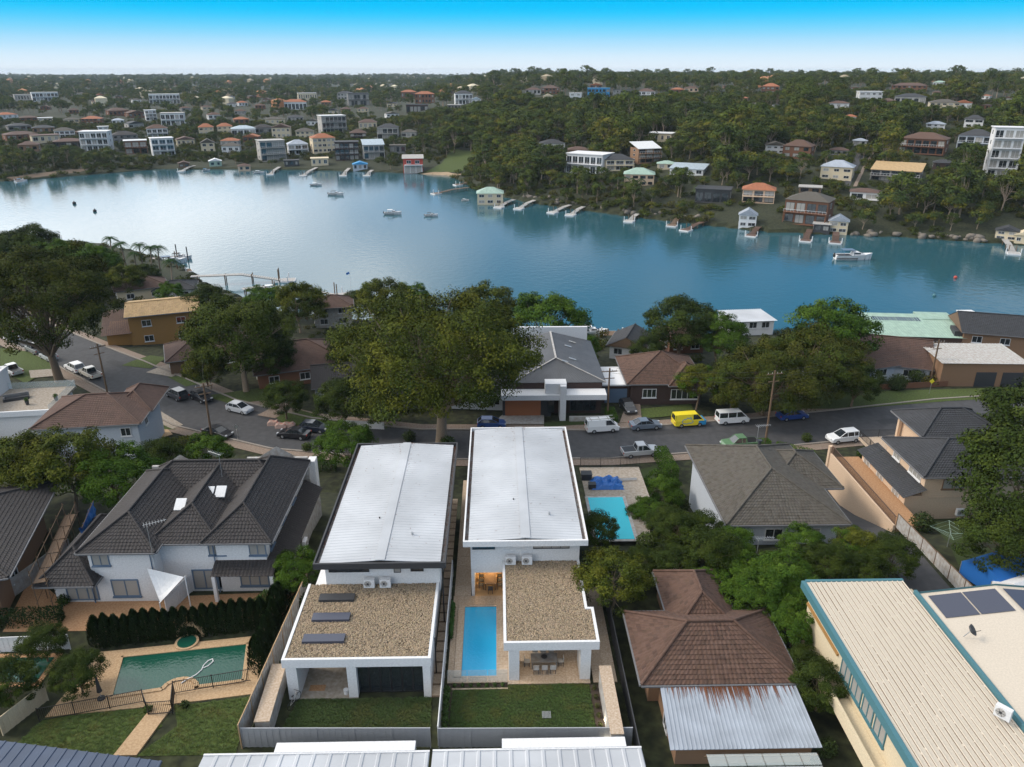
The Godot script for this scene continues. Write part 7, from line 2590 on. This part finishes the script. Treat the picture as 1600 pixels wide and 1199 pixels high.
	for p in [[170, 625, 9.5, "power pole at the left bend beside the white terrace house", 0.8], [332, 690, 9.0, "tall grey street pole by the black sedan", 0.5], [325, 606, 9.0, "power pole with transformer by the skip bin", 0.6], [1196, 692, 11.0, "timber power pole with crossarms beside the clipped hedge", 0.2], [1453, 600, 8.0, "slanting pole by the brick garage", 0.2], [949, 652, 8.0, "thin pole beside the grey modern house", 0.1]]:
		var g := G(p[0], p[1])
		power_pole(g, p[2], p[3], p[4])
		poles.append(g + Vector3(0, p[2] - 0.3, 0))
	var tr := thing("transformer", "grey transformer drum on the power pole by the skip bin", "transformer", poles[2] + Vector3(0.4, -1.6, 0.2))
	mb = MB.new()
	mb.rod(Vector3(0, 0, 0), Vector3(0, 1.0, 0), 0.35, 0.35, 12)
	part("drum", mb, M.lightgrey, tr)
	mb = MB.new()
	mb.rod(Vector3(-0.45, 0.5, -0.2), Vector3(0, 0.5, 0), 0.05, 0.05, 6)
	part("bracket", mb, M.steel, tr)
	for i in 3:
		wire("overhead_wire", poles[3] + Vector3(0, -0.15 - i * 0.7, -0.8 + i * 0.4), poles[4] + Vector3(0, -0.2 - i * 0.5, -0.8 + i * 0.4), 0.5, "overhead wire between the hedge pole and the garage pole")
		wire("overhead_wire", poles[3] + Vector3(0, -0.15 - i * 0.7, -0.8 + i * 0.4), poles[5] + Vector3(0, 0.3 - i * 0.3, -0.4 + i * 0.3), 0.5, "overhead wire between the hedge pole and the grey modern house")
	wire("overhead_wire", poles[2], poles[1], 0.5, "overhead wire across the street bend")
	wire("overhead_wire", poles[0], poles[2], 0.6, "overhead wire from the terrace house pole to the transformer pole")
	for s in [[1452, 616, "yellow", "yellow diamond road sign on the grass verge at right"], [372, 690, "steel", "small street sign on the near verge below the bend"]]:
		var o := thing("road_sign", s[3], "sign", G(s[0], s[1]))
		mb = MB.new()
		mb.rod(Vector3.ZERO, Vector3(0, 2.2, 0), 0.035, 0.035, 6)
		part("post", mb, M.steel, o)
		mb = MB.new()
		mb.box(Vector3(0, 2.3, 0.05), Vector3(0.6, 0.6, 0.03), Basis(Vector3(0, 0, 1), PI * 0.25))
		part("plate", mb, M[s[2]], o)
# ---------------------------------------------------------------- houses between the street and the river
func street_house(px: float, py: float, w: float, l: float, wall_h: float, yaw: float, roofm: String, wallm: String, rise: float, label: String, gable := false, floors := 1) -> Node3D:
	var p := G(px, py)
	var fwd := Vector3(sin(yaw), 0, cos(yaw))
	var o := thing("house", label, "house", p - fwd * l * 0.5, yaw)
	open_ground.append([p - fwd * l * 0.5, maxf(w, l) * 0.55])
	house_box(o, wallm, w, l, -4, wall_h)
	tiled_roof(o, Vector3(0, wall_h + 0.05, 0), w + 1.2, l + 1.2, rise, roofm, 0, gable, int(px), "", 0.4)
	var n := maxi(2, int(w / 4.5))
	for f in floors:
		var fh := wall_h / floors
		for i in n:
			window(o, Vector3(-w * 0.5 + w * (i + 0.5) / n, f * fh + 0.9, l * 0.5), 0, 1.7, 1.25, 2)
		for s in [-1, 1]:
			for i in 2:
				window(o, Vector3(s * w * 0.5, f * fh + 0.9, -l * 0.2 + i * l * 0.4), s * PI * 0.5, 1.3, 1.2, 2)
	return o
func river_side_houses() -> void:
	var o := street_house(262, 537, 12.5, 11, 6.2, 0.35, "roof_tan", "yellowbrick", 1.2, "yellow brick two-storey house with tan and brown roofs", true, 2)
	block(o, "lower_wing", "yellowbrick", -10.5, -3, -3, -6.26, 3.2, 5.0)
	var r := RandomNumberGenerator.new()
	r.seed = 66
	var mb := MB.new()
	tiles(mb, Vector3(-11.4, 3.0, 6), Vector3(-6.0, 3.0, 6), Vector3(-6.0, 5.4, -3.6), Vector3(-11.4, 5.4, -3.6), r)
	part("wing_roof_tiles", mb, M.tile_brown, o).set_meta("kind", "stuff")
	street_house(330, 578, 13, 9, 2.6, 0.4, "tile_brown", "wood", 2.2, "low brown-roofed carport house behind the skip bin")
	street_house(478, 600, 15, 12, 2.8, 0.35, "tile_brown", "brick", 3.0, "orange brick house with broad brown tiled roof under the trees")
	street_house(535, 628, 8, 8, 2.8, 0.2, "tile_dark", "paleblue", 2.2, "small dark-roofed garage left of the big gum tree", true)
	street_house(522, 512, 8, 7, 4.6, 0.2, "tile_brown", "lightgrey", 1.8, "brown-roofed two-storey house near the near-shore jetties", false, 2)
	street_house(640, 640, 12, 10, 3.0, 0.15, "tile_dark", "lightgrey", 2.4, "dark-roofed house hidden under the left of the huge gum")
	street_house(745, 640, 11, 9, 3.0, -0.1, "tile_slate", "white", 2.2, "slate-roofed white house hidden under the right of the huge gum")
	street_house(85, 432, 11, 9, 3.0, 0.5, "tile_red", "brick", 2.2, "red tiled house glimpsed behind the huge left gum")
	street_house(225, 470, 11, 8, 3.0, 0.5, "tile_brown", "cream", 2.0, "brown-roofed cream house below the palm row")
	street_house(275, 470, 9, 7, 2.8, 0.3, "tile_slate", "white", 1.4, "slate-roofed white boathouse above the yellow brick house")
	street_house(978, 562, 6.5, 8, 2.6, -0.35, "tile_slate", "white", 2.0, "slate gabled boathouse beside the brown timber jetty", true)
	street_house(1340, 600, 15, 13, 2.6, 0.3, "tile_brown", "paleblue", 3.2, "long brown tiled roof right of the fig trees", true)
	street_house(1385, 592, 13, 11, 2.6, -0.35, "tile_brown", "paleblue", 3.4, "dark brown tiled roof crossing behind the fig trees", true)
	street_house(1072, 552, 7, 7, 3.0, 0.1, "tile_red", "brick", 1.8, "small red tiled boathouse roof behind the brown brick house")
	# white roof, green roof, two storey brick, garage
	for b in [[1172, 524, 9.5, 8.0, 3.2, "white_metal", "white", 0.0, 0.1, "white flat-roofed house by the water among trees"], [1440, 562, 19.0, 11.0, 4.6, "roof_green", "tile_brown", 1.0, -0.12, "pale green metal-roofed house with solar panels"], [1532, 604, 13.5, 8.0, 4.2, "lightgrey", "tanbrick", 0.5, -0.05, "brick double garage with pale metal roof at the right verge"]]:
		var p := G(b[0], b[1])
		o = thing("house" if b[0] != 1532 else "garage", b[9], "house" if b[0] != 1532 else "garage", p - Vector3(0, 0, b[3] * 0.5), b[8])
		house_box(o, b[6], b[2], b[3], -4, b[4])
		mb = MB.new()
		ribs(mb, Vector3(-b[2] * 0.5 - 0.5, b[4] + 0.1, b[3] * 0.5 + 0.5), Vector3(b[2] * 0.5 + 0.5, b[4] + 0.1, b[3] * 0.5 + 0.5), Vector3(b[2] * 0.5 + 0.5, b[4] + 0.1 + b[7], -b[3] * 0.5 - 0.5), Vector3(-b[2] * 0.5 - 0.5, b[4] + 0.1 + b[7], -b[3] * 0.5 - 0.5), 0.5, 0.05)
		part("roof_sheet", mb, M[b[5]], o)
		if b[0] == 1532:
			for x in [-1.0, 3.4]:
				block(o, "garage_door", "charcoal", x, 0, 4.0, x + 3.4, 2.6, 4.06)
		else:
			for i in 3:
				window(o, Vector3(-b[2] * 0.3 + i * b[2] * 0.3, 1.6, b[3] * 0.5), 0, 1.8, 1.4, 2)
		if b[0] == 1440:
			for i in 8:
				var g := MB.new()
				g.box(Vector3(-6.2 + i * 1.15, 5.45, -3.0), Vector3(1.05, 0.06, 1.9), Basis(Vector3.RIGHT, 0.09))
				part("solar_panel", g, M.solar, o)
			block(o, "rear_wing", "roof_green", 3.0, 4.9, -8, 9.5, 5.6, -3.0)
	o = street_house(1562, 568, 14, 10, 5.6, -0.3, "tile_slate", "tanbrick", 2.4, "two-storey brick house with slate roof at the right edge", true, 2)
	block(o, "balcony", "charcoal", -8.4, 2.8, 0.5, -7.02, 5.4, 4.4)
	# grey modern house with orange garage door
	var p := G(868, 656)
	o = thing("modern_house", "grey-roofed modern house with white frames and orange garage door", "house", p - Vector3(0, 0, 11), 0.0)
	block(o, "wall", "darkbrick", -6.0, -4, -10, 7.2, 5.0, 8.6)
	mb = MB.new()
	var c := [Vector3(-6.6, 5.1, 8.6), Vector3(7.8, 5.1, 8.6), Vector3(7.6, 5.1, -10.6), Vector3(-6.4, 5.1, -10.6)]
	var r1 := Vector3(0.4, 7.4, 4.0)
	var r2 := Vector3(0.4, 7.4, -9.0)
	ribs(mb, c[0], c[1], r1, r1, 0.5, 0.03)
	ribs(mb, c[1], c[2], r2, r1, 0.5, 0.03)
	ribs(mb, c[3], c[0], r1, r2, 0.5, 0.03)
	ribs(mb, c[2], c[3], r2, r2, 0.5, 0.03)
	part("roof_sheet", mb, M.grey_metal, o)
	mb = MB.new()
	mb.bar(r1 + Vector3(0, 0.06, 0), r2 + Vector3(0, 0.06, 0), 0.3, 0.08)
	mb.bar(c[0] + Vector3(0, 0.05, 0), r1 + Vector3(0, 0.06, 0), 0.2, 0.08)
	mb.bar(c[1] + Vector3(0, 0.05, 0), r1 + Vector3(0, 0.06, 0), 0.2, 0.08)
	part("ridge_cap", mb, M.lightgrey, o)
	for s in [[-3.6, -4.5, 0.9, 0.35], [-2.2, 1.5, 1.1, 0.35], [3.0, -3.5, 1.2, 0.3], [4.0, -6.5, 1.2, 0.3], [3.2, 2.4, 1.2, 0.3], [1.8, 4.6, 1.0, 0.3]]:
		var g := MB.new()
		var h := 5.1 + 2.3 * (1.0 - absf(s[0] - 0.4) / 7.2)
		g.box(Vector3(s[0], h + 0.12, s[1]), Vector3(s[2], 0.08, s[3] * 2.0), Basis(Vector3(0, 0, 1), 0.31 if s[0] < 0 else -0.31))
		part("skylight", g, M.curtain_glass, o)
	block(o, "parapet_frame", "white", -6.2, 5.2, -11.4, 7.0, 7.6, -10.9)
	block(o, "front_canopy", "white", -8.2, 3.3, 8.61, 7.6, 4.1, 11.2)
	block(o, "tower_frame", "white", 0.6, -1, 8.62, 1.5, 5.6, 11.4)
	block(o, "upper_frame", "white", -1.6, 4.12, 8.61, 1.6, 5.7, 10.6)
	block(o, "garage_wall", "charcoal", -8.0, -2, 5.0, -0.6, 3.29, 9.6)
	block(o, "garage_door", "orange_door", -7.6, 0.1, 9.61, -2.2, 2.8, 9.68)
	window(o, Vector3(4.4, 0.4, 8.6), 0, 4.0, 2.4, 4, "frame_dark", "glass", "window", 1, false)
	window(o, Vector3(-0.6, 0.6, 9.6), 0, 1.0, 2.1, 1, "frame_dark", "glass", "door", 1, false)
	block(o, "front_wall", "lightgrey", 2.0, -1, 11.6, 7.6, 0.9, 11.9)
	# brown brick house with navy garage
	p = G(1040, 634)
	o = thing("house", "brown brick house with red-brown hip roof and navy garage", "house", p - Vector3(0, 0, 6), 0.0)
	house_box(o, "darkbrick", 11.0, 11.0, -4, 3.6)
	tiled_roof(o, Vector3(0, 3.65, -0.2), 12.6, 12.4, 3.2, "tile_red", 0, false, 71, "", 0.36)
	tiled_roof(o, Vector3(3.4, 3.6, 3.0), 6.4, 7.4, 2.4, "tile_red", 0, false, 72, "", 0.36)
	block(o, "garage_wall", "darkbrick", -10.0, -4, -2.5, -5.51, 3.0, 4.6)
	block(o, "garage_roof", "white", -10.3, 3.01, -2.9, -5.3, 3.25, 5.0)
	block(o, "garage_door", "frame_blue", -9.5, 0, 4.61, -6.0, 2.4, 4.68)
	window(o, Vector3(-2.6, 1.2, 5.5), 0, 2.2, 1.5, 3)
	window(o, Vector3(3.0, 0.9, 5.5), 0, 4.4, 1.7, 5)
	# carport
	p = G(1116, 632)
	o = thing("carport", "white flat carport roof right of the brown brick house", "carport", p)
	block(o, "roof", "white", -2.6, 2.6, -4.2, 2.2, 2.8, 0.4)
	for x in [-2.4, 2.0]:
		for z in [-4.0, 0.2]:
			block(o, "post", "charcoal", x - 0.06, -1, z - 0.06, x + 0.06, 2.59, z + 0.06)
	# small walls at the front gardens
	panel_fence(G(1330, 612), G(1480, 604), 1.0, "brick", 3.0, "low red brick wall along the right grass verge", "brick", "garden_wall")
	panel_fence(G(535, 668), G(600, 672), 1.2, "white", 3.0, "white front wall left of the big gum tree", "white", "garden_wall")
	# near-shore jetties, boats
	jetty(A(300, 446, 0), A(462, 439, 0), 2.0, "lightgrey", "long high jetty on piles, upper of two on the near shore", 2.6)
	jetty(A(440, 476, 0), A(550, 461, 0), 2.0, "lightgrey", "long high jetty on piles, lower of two on the near shore", 2.6)
	jetty(A(228, 432, 0), A(300, 424, 0), 2.0, "wood", "timber jetty below the palm row", 1.6)
	jetty(A(240, 412, 0), A(292, 404, 0), 2.0, "lightgrey", "grey jetty at the end of the palm row", 1.6)
	jetty(A(380, 462, 0), A(450, 452, 0), 1.8, "lightgrey", "short jetty between the two long near-shore jetties", 1.8)
	jetty(A(965, 560, 0), A(955, 520, 0), 2.2, "wood", "brown timber jetty behind the grey modern house", 1.2)
	for b in [[428, 456, 0.2, 7.0, "white", "white boat on the float between the two near-shore jetties"], [268, 412, 0.4, 9.0, "frame_blue", "dark boat at the palms on the near shore"], [282, 405, 0.1, 7.0, "charcoal", "small boat beside the tall mooring piles at the palms"], [925, 522, 0.0, 7.0, "white", "white boat moored at the left of the brown timber jetty"], [975, 526, 1.4, 6.0, "white", "white boat moored at the right of the brown timber jetty"], [1520, 508, 0.0, 12.0, "white", "long white boat behind the two-storey brick house"]]:
		boat(A(b[0], b[1], 0), b[2], b[3], b[5], b[4])
	for q in [[277, 404], [294, 408]]:
		mb = MB.new()
		var a := A(q[0], q[1], 0)
		mb.rod(Vector3(0, -3, 0), Vector3(0, 4.5, 0), 0.2, 0.18, 8)
		var mp := part("mooring_pile", mb, M.charcoal, self)
		mp.position = a
		tag(mp, "tall dark mooring pile off the palms, " + ("left one" if q[0] == 277 else "right one"), "pile")
	var fl := thing("flagpole", "thin pole with blue flag at the lower near-shore jetty", "flagpole", A(549, 461, 0))
	mb = MB.new()
	mb.rod(Vector3(0, -1, 0), Vector3(0, 6.2, 0), 0.05, 0.03, 6)
	part("pole", mb, M.white, fl)
	mb = MB.new()
	mb.box(Vector3(-0.5, 5.8, 0), Vector3(0.9, 0.55, 0.03), Basis(Vector3(0, 0, 1), 0.4))
	part("flag", mb, M.tarp, fl)
# ---------------------------------------------------------------- trees and shrubs on the near side
func near_trees() -> void:
	var olive := [Color(0.076, 0.088, 0.014), Color(0.058, 0.073, 0.013), Color(0.098, 0.104, 0.016), Color(0.046, 0.062, 0.013)]
	var dark := [Color(0.036, 0.054, 0.012), Color(0.048, 0.066, 0.013), Color(0.03, 0.045, 0.011)]
	var fresh := [Color(0.055, 0.1, 0.014), Color(0.07, 0.118, 0.016), Color(0.042, 0.083, 0.013)]
	var p := G(690, 692)
	plant_tree("gum_tree", tree_meshes(501, 22.5, 15.0, 4.6, 400, 210, 0.36, olive, "bark_pale", 0.75, 0.92, 0.35, 0.45), p, 0.4, 0.97, "huge olive gum tree with pale forked trunks beside the white ribbed roof")
	p = G(93, 596)
	plant_tree("gum_tree", tree_meshes(502, 26.0, 13.5, 5.5, 350, 190, 0.38, [Color(0.05, 0.061, 0.012), Color(0.04, 0.051, 0.012), Color(0.066, 0.07, 0.013)], "bark", 0.7, 0.95, 0.3, 0.45), p, 1.1, 0.92, "huge dark gum tree standing at the left street edge")
	p = G(385, 612)
	plant_tree("gum_tree", tree_meshes(503, 16.0, 9.0, 5.0, 200, 170, 0.36, [olive[1], olive[3], dark[1]], "bark_pale", 0.45, 1.0, 0.3, 0.5), p, 0.2, 1.0, "dark gum tree over the brown carport roof left of centre")
	var m1 := tree_meshes(511, 10.0, 5.2, 2.6, 120, 150, 0.31, olive, "bark_pale", 0.2, 1.0, 0.2)
	var m2 := tree_meshes(512, 10.0, 5.6, 2.0, 130, 160, 0.31, dark, "bark", 0.22, 1.0, 0.1)
	var m3 := tree_meshes(513, 10.0, 5.4, 2.2, 130, 160, 0.3, fresh, "bark", 0.2, 1.0, 0.1)
	var m4 := tree_meshes(514, 10.0, 4.6, 3.0, 110, 150, 0.3, [olive[0], fresh[0], olive[2]], "bark", 0.18, 1.0, 0.3)
	var fig := tree_meshes(515, 13.0, 10.5, 2.6, 240, 180, 0.36, [Color(0.05, 0.06, 0.012), Color(0.062, 0.066, 0.013), dark[1]], "bark", 0.5, 1.0, 0.25, 0.5)
	var kinds := {"m1": m1, "m2": m2, "m3": m3, "m4": m4, "fig": fig}
	var i := 0
	for t in [
		["fig", 1190, 648, 0.82, "broad dark fig tree behind the parked minibus"], ["fig", 1258, 622, 0.88, "broad fig tree above the blue sedan"], ["m3", 1285, 590, 1.4, "rounded green fig tree rising against the river at right"], ["m2", 1330, 636, 0.75, "low dark tree at the left end of the right grass verge"],
		["m4", 1140, 645, 0.7, "small tree left of the hedge pole beyond the street"], ["m4", 1088, 640, 0.75, "bright yellow-green tree in front of the brown brick house"], ["m2", 1060, 566, 1.25, "dense dark tree at the water behind the brown brick house"], ["m3", 1120, 572, 1.0, "tall green tree between the dense dark tree and the fig trees"],
		["m3", 855, 565, 1.35, "open green tree at the water behind the grey modern house"], ["m1", 600, 520, 1.2, "olive tree behind the huge gum, left one by the water"], ["m1", 760, 540, 1.3, "olive tree behind the huge gum, right one by the water"], ["m3", 640, 500, 0.9, "green tree at the water left of the huge gum top"],
		["m2", 448, 656, 0.62, "small round street tree above the covered bundles"], ["m2", 540, 668, 0.75, "small dark tree by the white front wall"], ["m2", 588, 668, 0.7, "dark street tree under the left side of the huge gum"], ["m3", 545, 740, 0.72, "dense green tree at the corner of the black-edged roof"],
		["m1", 330, 610, 0.7, "olive tree beside the transformer pole"], ["m2", 420, 600, 0.9, "dark tree right of the dark gum over the carport"], ["m1", 470, 520, 1.1, "olive tree behind the orange brick house"], ["m2", 330, 520, 1.0, "dark tree right of the yellow brick house"], ["m3", 415, 500, 0.8, "green tree below the upper near-shore jetty"],
		["m2", 20, 470, 1.3, "dark tree behind the huge left gum, left one"], ["m3", 150, 455, 1.2, "green tree behind the huge left gum, right one"], ["m2", 60, 430, 1.3, "tall tree behind the huge left gum, middle one"], ["m1", 200, 470, 0.9, "olive tree left of the yellow brick house"],
		["m4", 120, 470, 1.1, "tall green tree between the huge left gum and the palms"], ["m2", 230, 455, 0.7, "dark tree below the palm row"], ["m3", 95, 440, 1.1, "green tree top above the huge left gum"], ["m2", 170, 440, 0.8, "dark bushy tree at the foot of the palm row"], ["m3", 270, 480, 0.6, "green tree above the tan roof of the yellow brick house"], ["m2", 30, 420, 1.0, "dark tree at the left edge against the river"], ["m1", 650, 560, 1.1, "olive tree behind the middle of the huge gum"], ["m2", 560, 590, 0.9, "dark tree behind the left side of the huge gum"], ["m3", 905, 575, 0.7, "green tree beside the brown timber jetty"], ["m2", 1010, 575, 0.6, "dark tree behind the red-brown hip roof"], ["m3", 480, 500, 0.8, "green tree below the lower near-shore jetty"], ["m2", 560, 500, 0.7, "dark round tree right of the brown two-storey house"], ["m1", 50, 800, 0.9, "sparse olive tree left in the garden above the townhouses"], ["m1", 120, 800, 0.95, "sparse olive tree in the middle of the garden above the townhouses"], ["m3", 190, 800, 0.75, "dense green tree right in the garden above the townhouses"], ["m3", 330, 740, 0.55, "leafy green tree behind the townhouse parapets"], ["m2", 255, 745, 0.5, "low green tree by the cycad behind the townhouses"],
		["m1", 955, 960, 0.62, "olive tree against the charcoal fence right of the lap pool house"], ["m2", 1060, 868, 0.45, "dark tree in the back garden left of the grey tiled house"], ["m3", 1030, 800, 0.5, "green tree at the corner of the cyan pool"], ["m2", 1110, 905, 0.5, "dark tree in the back garden in front of the grey tiled house"], ["m3", 1215, 945, 0.52, "leafy green tree below the grey tiled house"],
		["m3", 1170, 970, 0.48, "leafy green tree beside the red-brown tiled house"], ["m4", 1330, 890, 0.45, "yellow-green tree left of the driveway"], ["m2", 1385, 905, 0.45, "dark tree at the driveway bend"], ["m2", 1290, 920, 0.45, "dark tree behind the cream building"], ["m3", 1235, 1010, 0.42, "dark leafy tree between red-brown house and cream building"],
		["m2", 1275, 1110, 0.4, "shrubby tree under the cream building balcony"], ["m2", 1585, 850, 1.25, "large dark tree covering the right side of the cream house"], ["m2", 1560, 905, 0.8, "dark tree above the blue tarpaulin shelter"], ["m2", 1605, 760, 1.4, "tall dark tree at the right edge beyond the cream house"],
		["m3", 1010, 832, 0.4, "small green tree below the corner of the cyan pool"], ["m2", 1042, 850, 0.42, "small dark tree in the thicket left of the grey tiled house"], ["m2", 1090, 862, 0.42, "dark tree in the thicket under the grey tiled eave"], ["m3", 1140, 885, 0.42, "green tree in the thicket under the grey tiled eave"], ["m2", 1050, 915, 0.4, "dark tree above the back yard of the red-brown house"], ["m3", 1105, 945, 0.36, "green tree right above the red-brown tiled ridge"], ["m2", 1000, 905, 0.32, "dark bushy tree beside the charcoal fence"], ["m3", 1250, 965, 0.42, "green tree at the left corner of the cream building"], ["m2", 1340, 925, 0.4, "dark tree behind the ribbed cream roof"], ["m3", 1160, 925, 0.4, "light green tree below the antenna mast"], ["m2", 1250, 1065, 0.3, "dark bushy tree beside the rusted metal roof"], ["m3", 1250, 885, 0.42, "green tree in front of the grey tiled house, right one"], ["m2", 75, 1035, 0.33, "round citrus tree beside the white garden wall"], ["m2", 130, 1085, 0.36, "dense shrubby tree at the left of the green pool"], ["m2", 20, 1105, 0.4, "dense shrubby tree over the small teal pool"], ["m3", 465, 925, 0.42, "bright green round tree between townhouses and pebble roof"], ["m2", 930, 860, 0.4, "small dark tree beside the cyan pool edge"]]:
		plant_tree("tree" if t[0] != "fig" else "fig_tree", kinds[t[0]], G(t[1], t[2]), i * 1.37, t[3], t[4])
		i += 1
	var pm := [palm_meshes(601, 9.0, 15, 3.2, Color(0.035, 0.07, 0.022)), palm_meshes(602, 7.0, 14, 3.0, Color(0.04, 0.075, 0.025))]
	for q in [[165, 425, "first"], [178, 422, "second"], [200, 430, "third"], [215, 434, "fourth"], [226, 432, "fifth"], [240, 438, "sixth"], [252, 436, "seventh"], [272, 462, "lowest"]]:
		plant_tree("palm_tree", pm[int(q[0]) % 2], G(q[0], q[1]), q[0], 1.0, q[2] + " palm from the left in the near-shore palm row" if q[2] != "lowest" else "single palm just above the yellow brick house", "palm tree", "palms on the near shore")
	plant_tree("palm_tree", palm_meshes(603, 1.6, 20, 2.6, Color(0.06, 0.1, 0.04)), G(215, 755), 0, 1.0, "low spreading cycad palm behind the townhouses", "palm tree")
	for q in [[975, 300], [987, 302], [1000, 303], [965, 301]]:
		plant_tree("palm_tree", pm[1], G(q[0], q[1]), q[0], 0.9, "palm in front of the pink house with green roof", "palm tree", "palms at the pink house")
	# hedges and shrubs
	hedge(G(262, 700) , Vector3(7.5, 1.2, 1.4), 0.35, Color(0.13, 0.14, 0.02), "yellow-green clipped hedge left of the street bend", 701)
	hedge(G(205, 655), Vector3(8.0, 1.0, 1.2), -0.7, Color(0.035, 0.06, 0.02), "dark clipped hedge below the white roof terrace", 702)
	hedge(G(1040, 735), Vector3(1.6, 2.0, 6.5), 0.05, Color(0.07, 0.13, 0.02), "tall bright green clipped hedge beside the silver truck", 703)
	hedge(G(1175, 700), Vector3(5.0, 1.1, 1.3), 0.15, Color(0.07, 0.13, 0.02), "bright clipped hedge in front of the green truck", 704)
	hedge(G(1240, 712), Vector3(5.0, 1.2, 2.0), -0.6, Color(0.075, 0.13, 0.022), "bright clipped hedge at the top of the driveway", 705)
	hedge(G(495, 735), Vector3(5.0, 1.1, 1.5), 0.1, Color(0.04, 0.075, 0.02), "dark clipped hedge left of the black-edged roof", 706)
	hedge(G(40, 975), Vector3(6.0, 1.3, 1.3), 0.05, Color(0.03, 0.05, 0.018), "dark clipped hedge above the white garden wall at left", 707)
	hedge(G(955, 655), Vector3(1.4, 1.2, 4.0), 0.0, Color(0.06, 0.11, 0.02), "green hedge between grey modern house and brown brick house", 708)
	var k := 0
	for s in [[100, 945, 1.2, "spiky shrub at the left of the terracotta courtyard"], [120, 935, 1.0, "low shrub in the terracotta courtyard bed"], [148, 985, 1.2, "shrub at the corner of the cypress row"], [420, 955, 2.4, "leafy shrub at the right end of the cypress row"], [470, 955, 2.0, "leafy shrub against the tall pale fence"], [480, 705, 1.6, "small palm-like shrub on the near verge"], [300, 770, 3.0, "wide leafy shrub with pale flowers behind the townhouses"], [365, 760, 3.2, "wide leafy shrub behind the right townhouse parapet"], [1000, 790, 1.8, "low shrub at the far corner of the cyan pool"], [1045, 775, 2.4, "round shrub left of the grey tiled roof"], [1060, 800, 2.6, "second round shrub left of the grey tiled roof"], [1010, 860, 2.4, "loose shrub at the bottom of the cyan pool"], [1050, 900, 2.4, "dark shrub in the back garden by the clothes frame"], [1440, 830, 2.6, "dark shrub against the rear wall of the cream house"], [1260, 690, 1.6, "clipped shrub by the ramp wall"], [1345, 715, 1.4, "round shrub in front of the cream house terrace"], [1290, 1180, 1.6, "shrub at the foot of the cream building"], [1300, 1050, 2.2, "dark shrub along the cream building wall"], [232, 1112, 0.7, "small plant in a stone pot left of the pool gate"], [290, 1105, 0.7, "small plant in a stone pot right of the pool gate"], [840, 560, 2.4, "dark shrub by the water left of the jetty"], [1000, 570, 2.4, "low shrub at the waterside boathouse"], [1400, 610, 3.4, "dense shrub behind the low red brick wall"], [1430, 596, 3.0, "dense shrub left of the brick garage"], [700, 700, 2.2, "shrub at the foot of the huge gum tree"], [640, 690, 2.0, "shrub left of the huge gum trunk"], [990, 930, 2.0, "shrub between charcoal fence and red-brown house"]]:
		var w: float = s[2]
		shrub("shrub", G(s[0], s[1]), Vector3(w, w * 0.85, w * 0.9), [Color(0.05, 0.08, 0.022), Color(0.04, 0.058, 0.02), Color(0.065, 0.09, 0.024)][k % 3], s[3], "shrub", 800 + k, 0.2 if w < 2 else 0.26)
		k += 1

# low wild growth that nobody could count
func undergrowth() -> void:
	var r := RandomNumberGenerator.new()
	r.seed = 91
	var kinds: Array = []
	for i in 3:
		kinds.append(leaf_box(900 + i, Vector3(2.6, 1.5, 2.4), 150, 0.42, [Color(0.05, 0.062, 0.014), Color(0.062, 0.078, 0.015), Color(0.074, 0.07, 0.018)][i], 1.0))
	var lists: Array = [[], [], []]
	for n in 28000:
		var near := n < 2600
		var x := r.randf_range(-210, 170) if near else r.randf_range(-420, 330)
		var z := r.randf_range(-295, -106) if near else r.randf_range(-720, -225)
		if near:
			if z < shore_z(NEAR, x) + 2.0:
				continue
			var away := 99.0
			for i in ROAD.size() - 1:
				var a := Vector2(ROAD[i][0], ROAD[i][1])
				var b := Vector2(ROAD[i + 1][0], ROAD[i + 1][1])
				away = minf(away, Geometry2D.get_closest_point_to_segment(Vector2(x, z), a, b).distance_to(Vector2(x, z)))
			var road_z := 0.0
			if away < 11.0 or shore_d(NEAR, x, z) > 62.0:
				continue
		elif z > shore_z(FAR, x) - 2.5:
			continue
		var ok := true
		for g in open_ground:
			if g is Array:
				if Vector2(x - g[0].x, z - g[0].z).length() < g[1]:
					ok = false
					break
			elif Geometry2D.is_point_in_polygon(Vector2(x, z), g):
				ok = false
				break
		if not ok:
			continue
		for k in keep_clear:
			var rel: Vector3 = Vector3(x, 0, z) - k[0]
			rel.y = 0
			if absf(rel.x) + absf(rel.z) < k[1] + k[2]:
				ok = false
				break
		if ok:
			lists[n % 3].append(Transform3D(Basis(Vector3.UP, r.randf_range(0, TAU)).scaled(Vector3.ONE * r.randf_range(0.5, 1.3) * (1.0 if near else 1.45)), on(x, z, -0.1)))
	for k in 3:
		var mm := MultiMesh.new()
		mm.transform_format = MultiMesh.TRANSFORM_3D
		mm.mesh = kinds[k]
		mm.instance_count = lists[k].size()
		for i in lists[k].size():
			mm.set_instance_transform(i, lists[k][i])
		var o := MultiMeshInstance3D.new()
		o.multimesh = mm
		o.name = numbered("undergrowth")
		o.set_meta("kind", "stuff")
		tag(o, "low green undergrowth covering the banks on both shores", "undergrowth", "undergrowth on the banks")
		add_child(o)

func _ready() -> void:
	rng.seed = 7
	make_materials()
	light_and_camera()
	build_terrain()
	print("terrain ", Time.get_ticks_msec())
	main_houses()
	print("main ", Time.get_ticks_msec())
	townhouses()
	side_houses()
	street()
	river_side_houses()
	print("near ", Time.get_ticks_msec())
	far_shore()
	print("far houses ", Time.get_ticks_msec())
	far_trees()
	print("far trees ", Time.get_ticks_msec())
	near_trees()
	print("near trees ", Time.get_ticks_msec())
	undergrowth()
	print("undergrowth ", Time.get_ticks_msec())
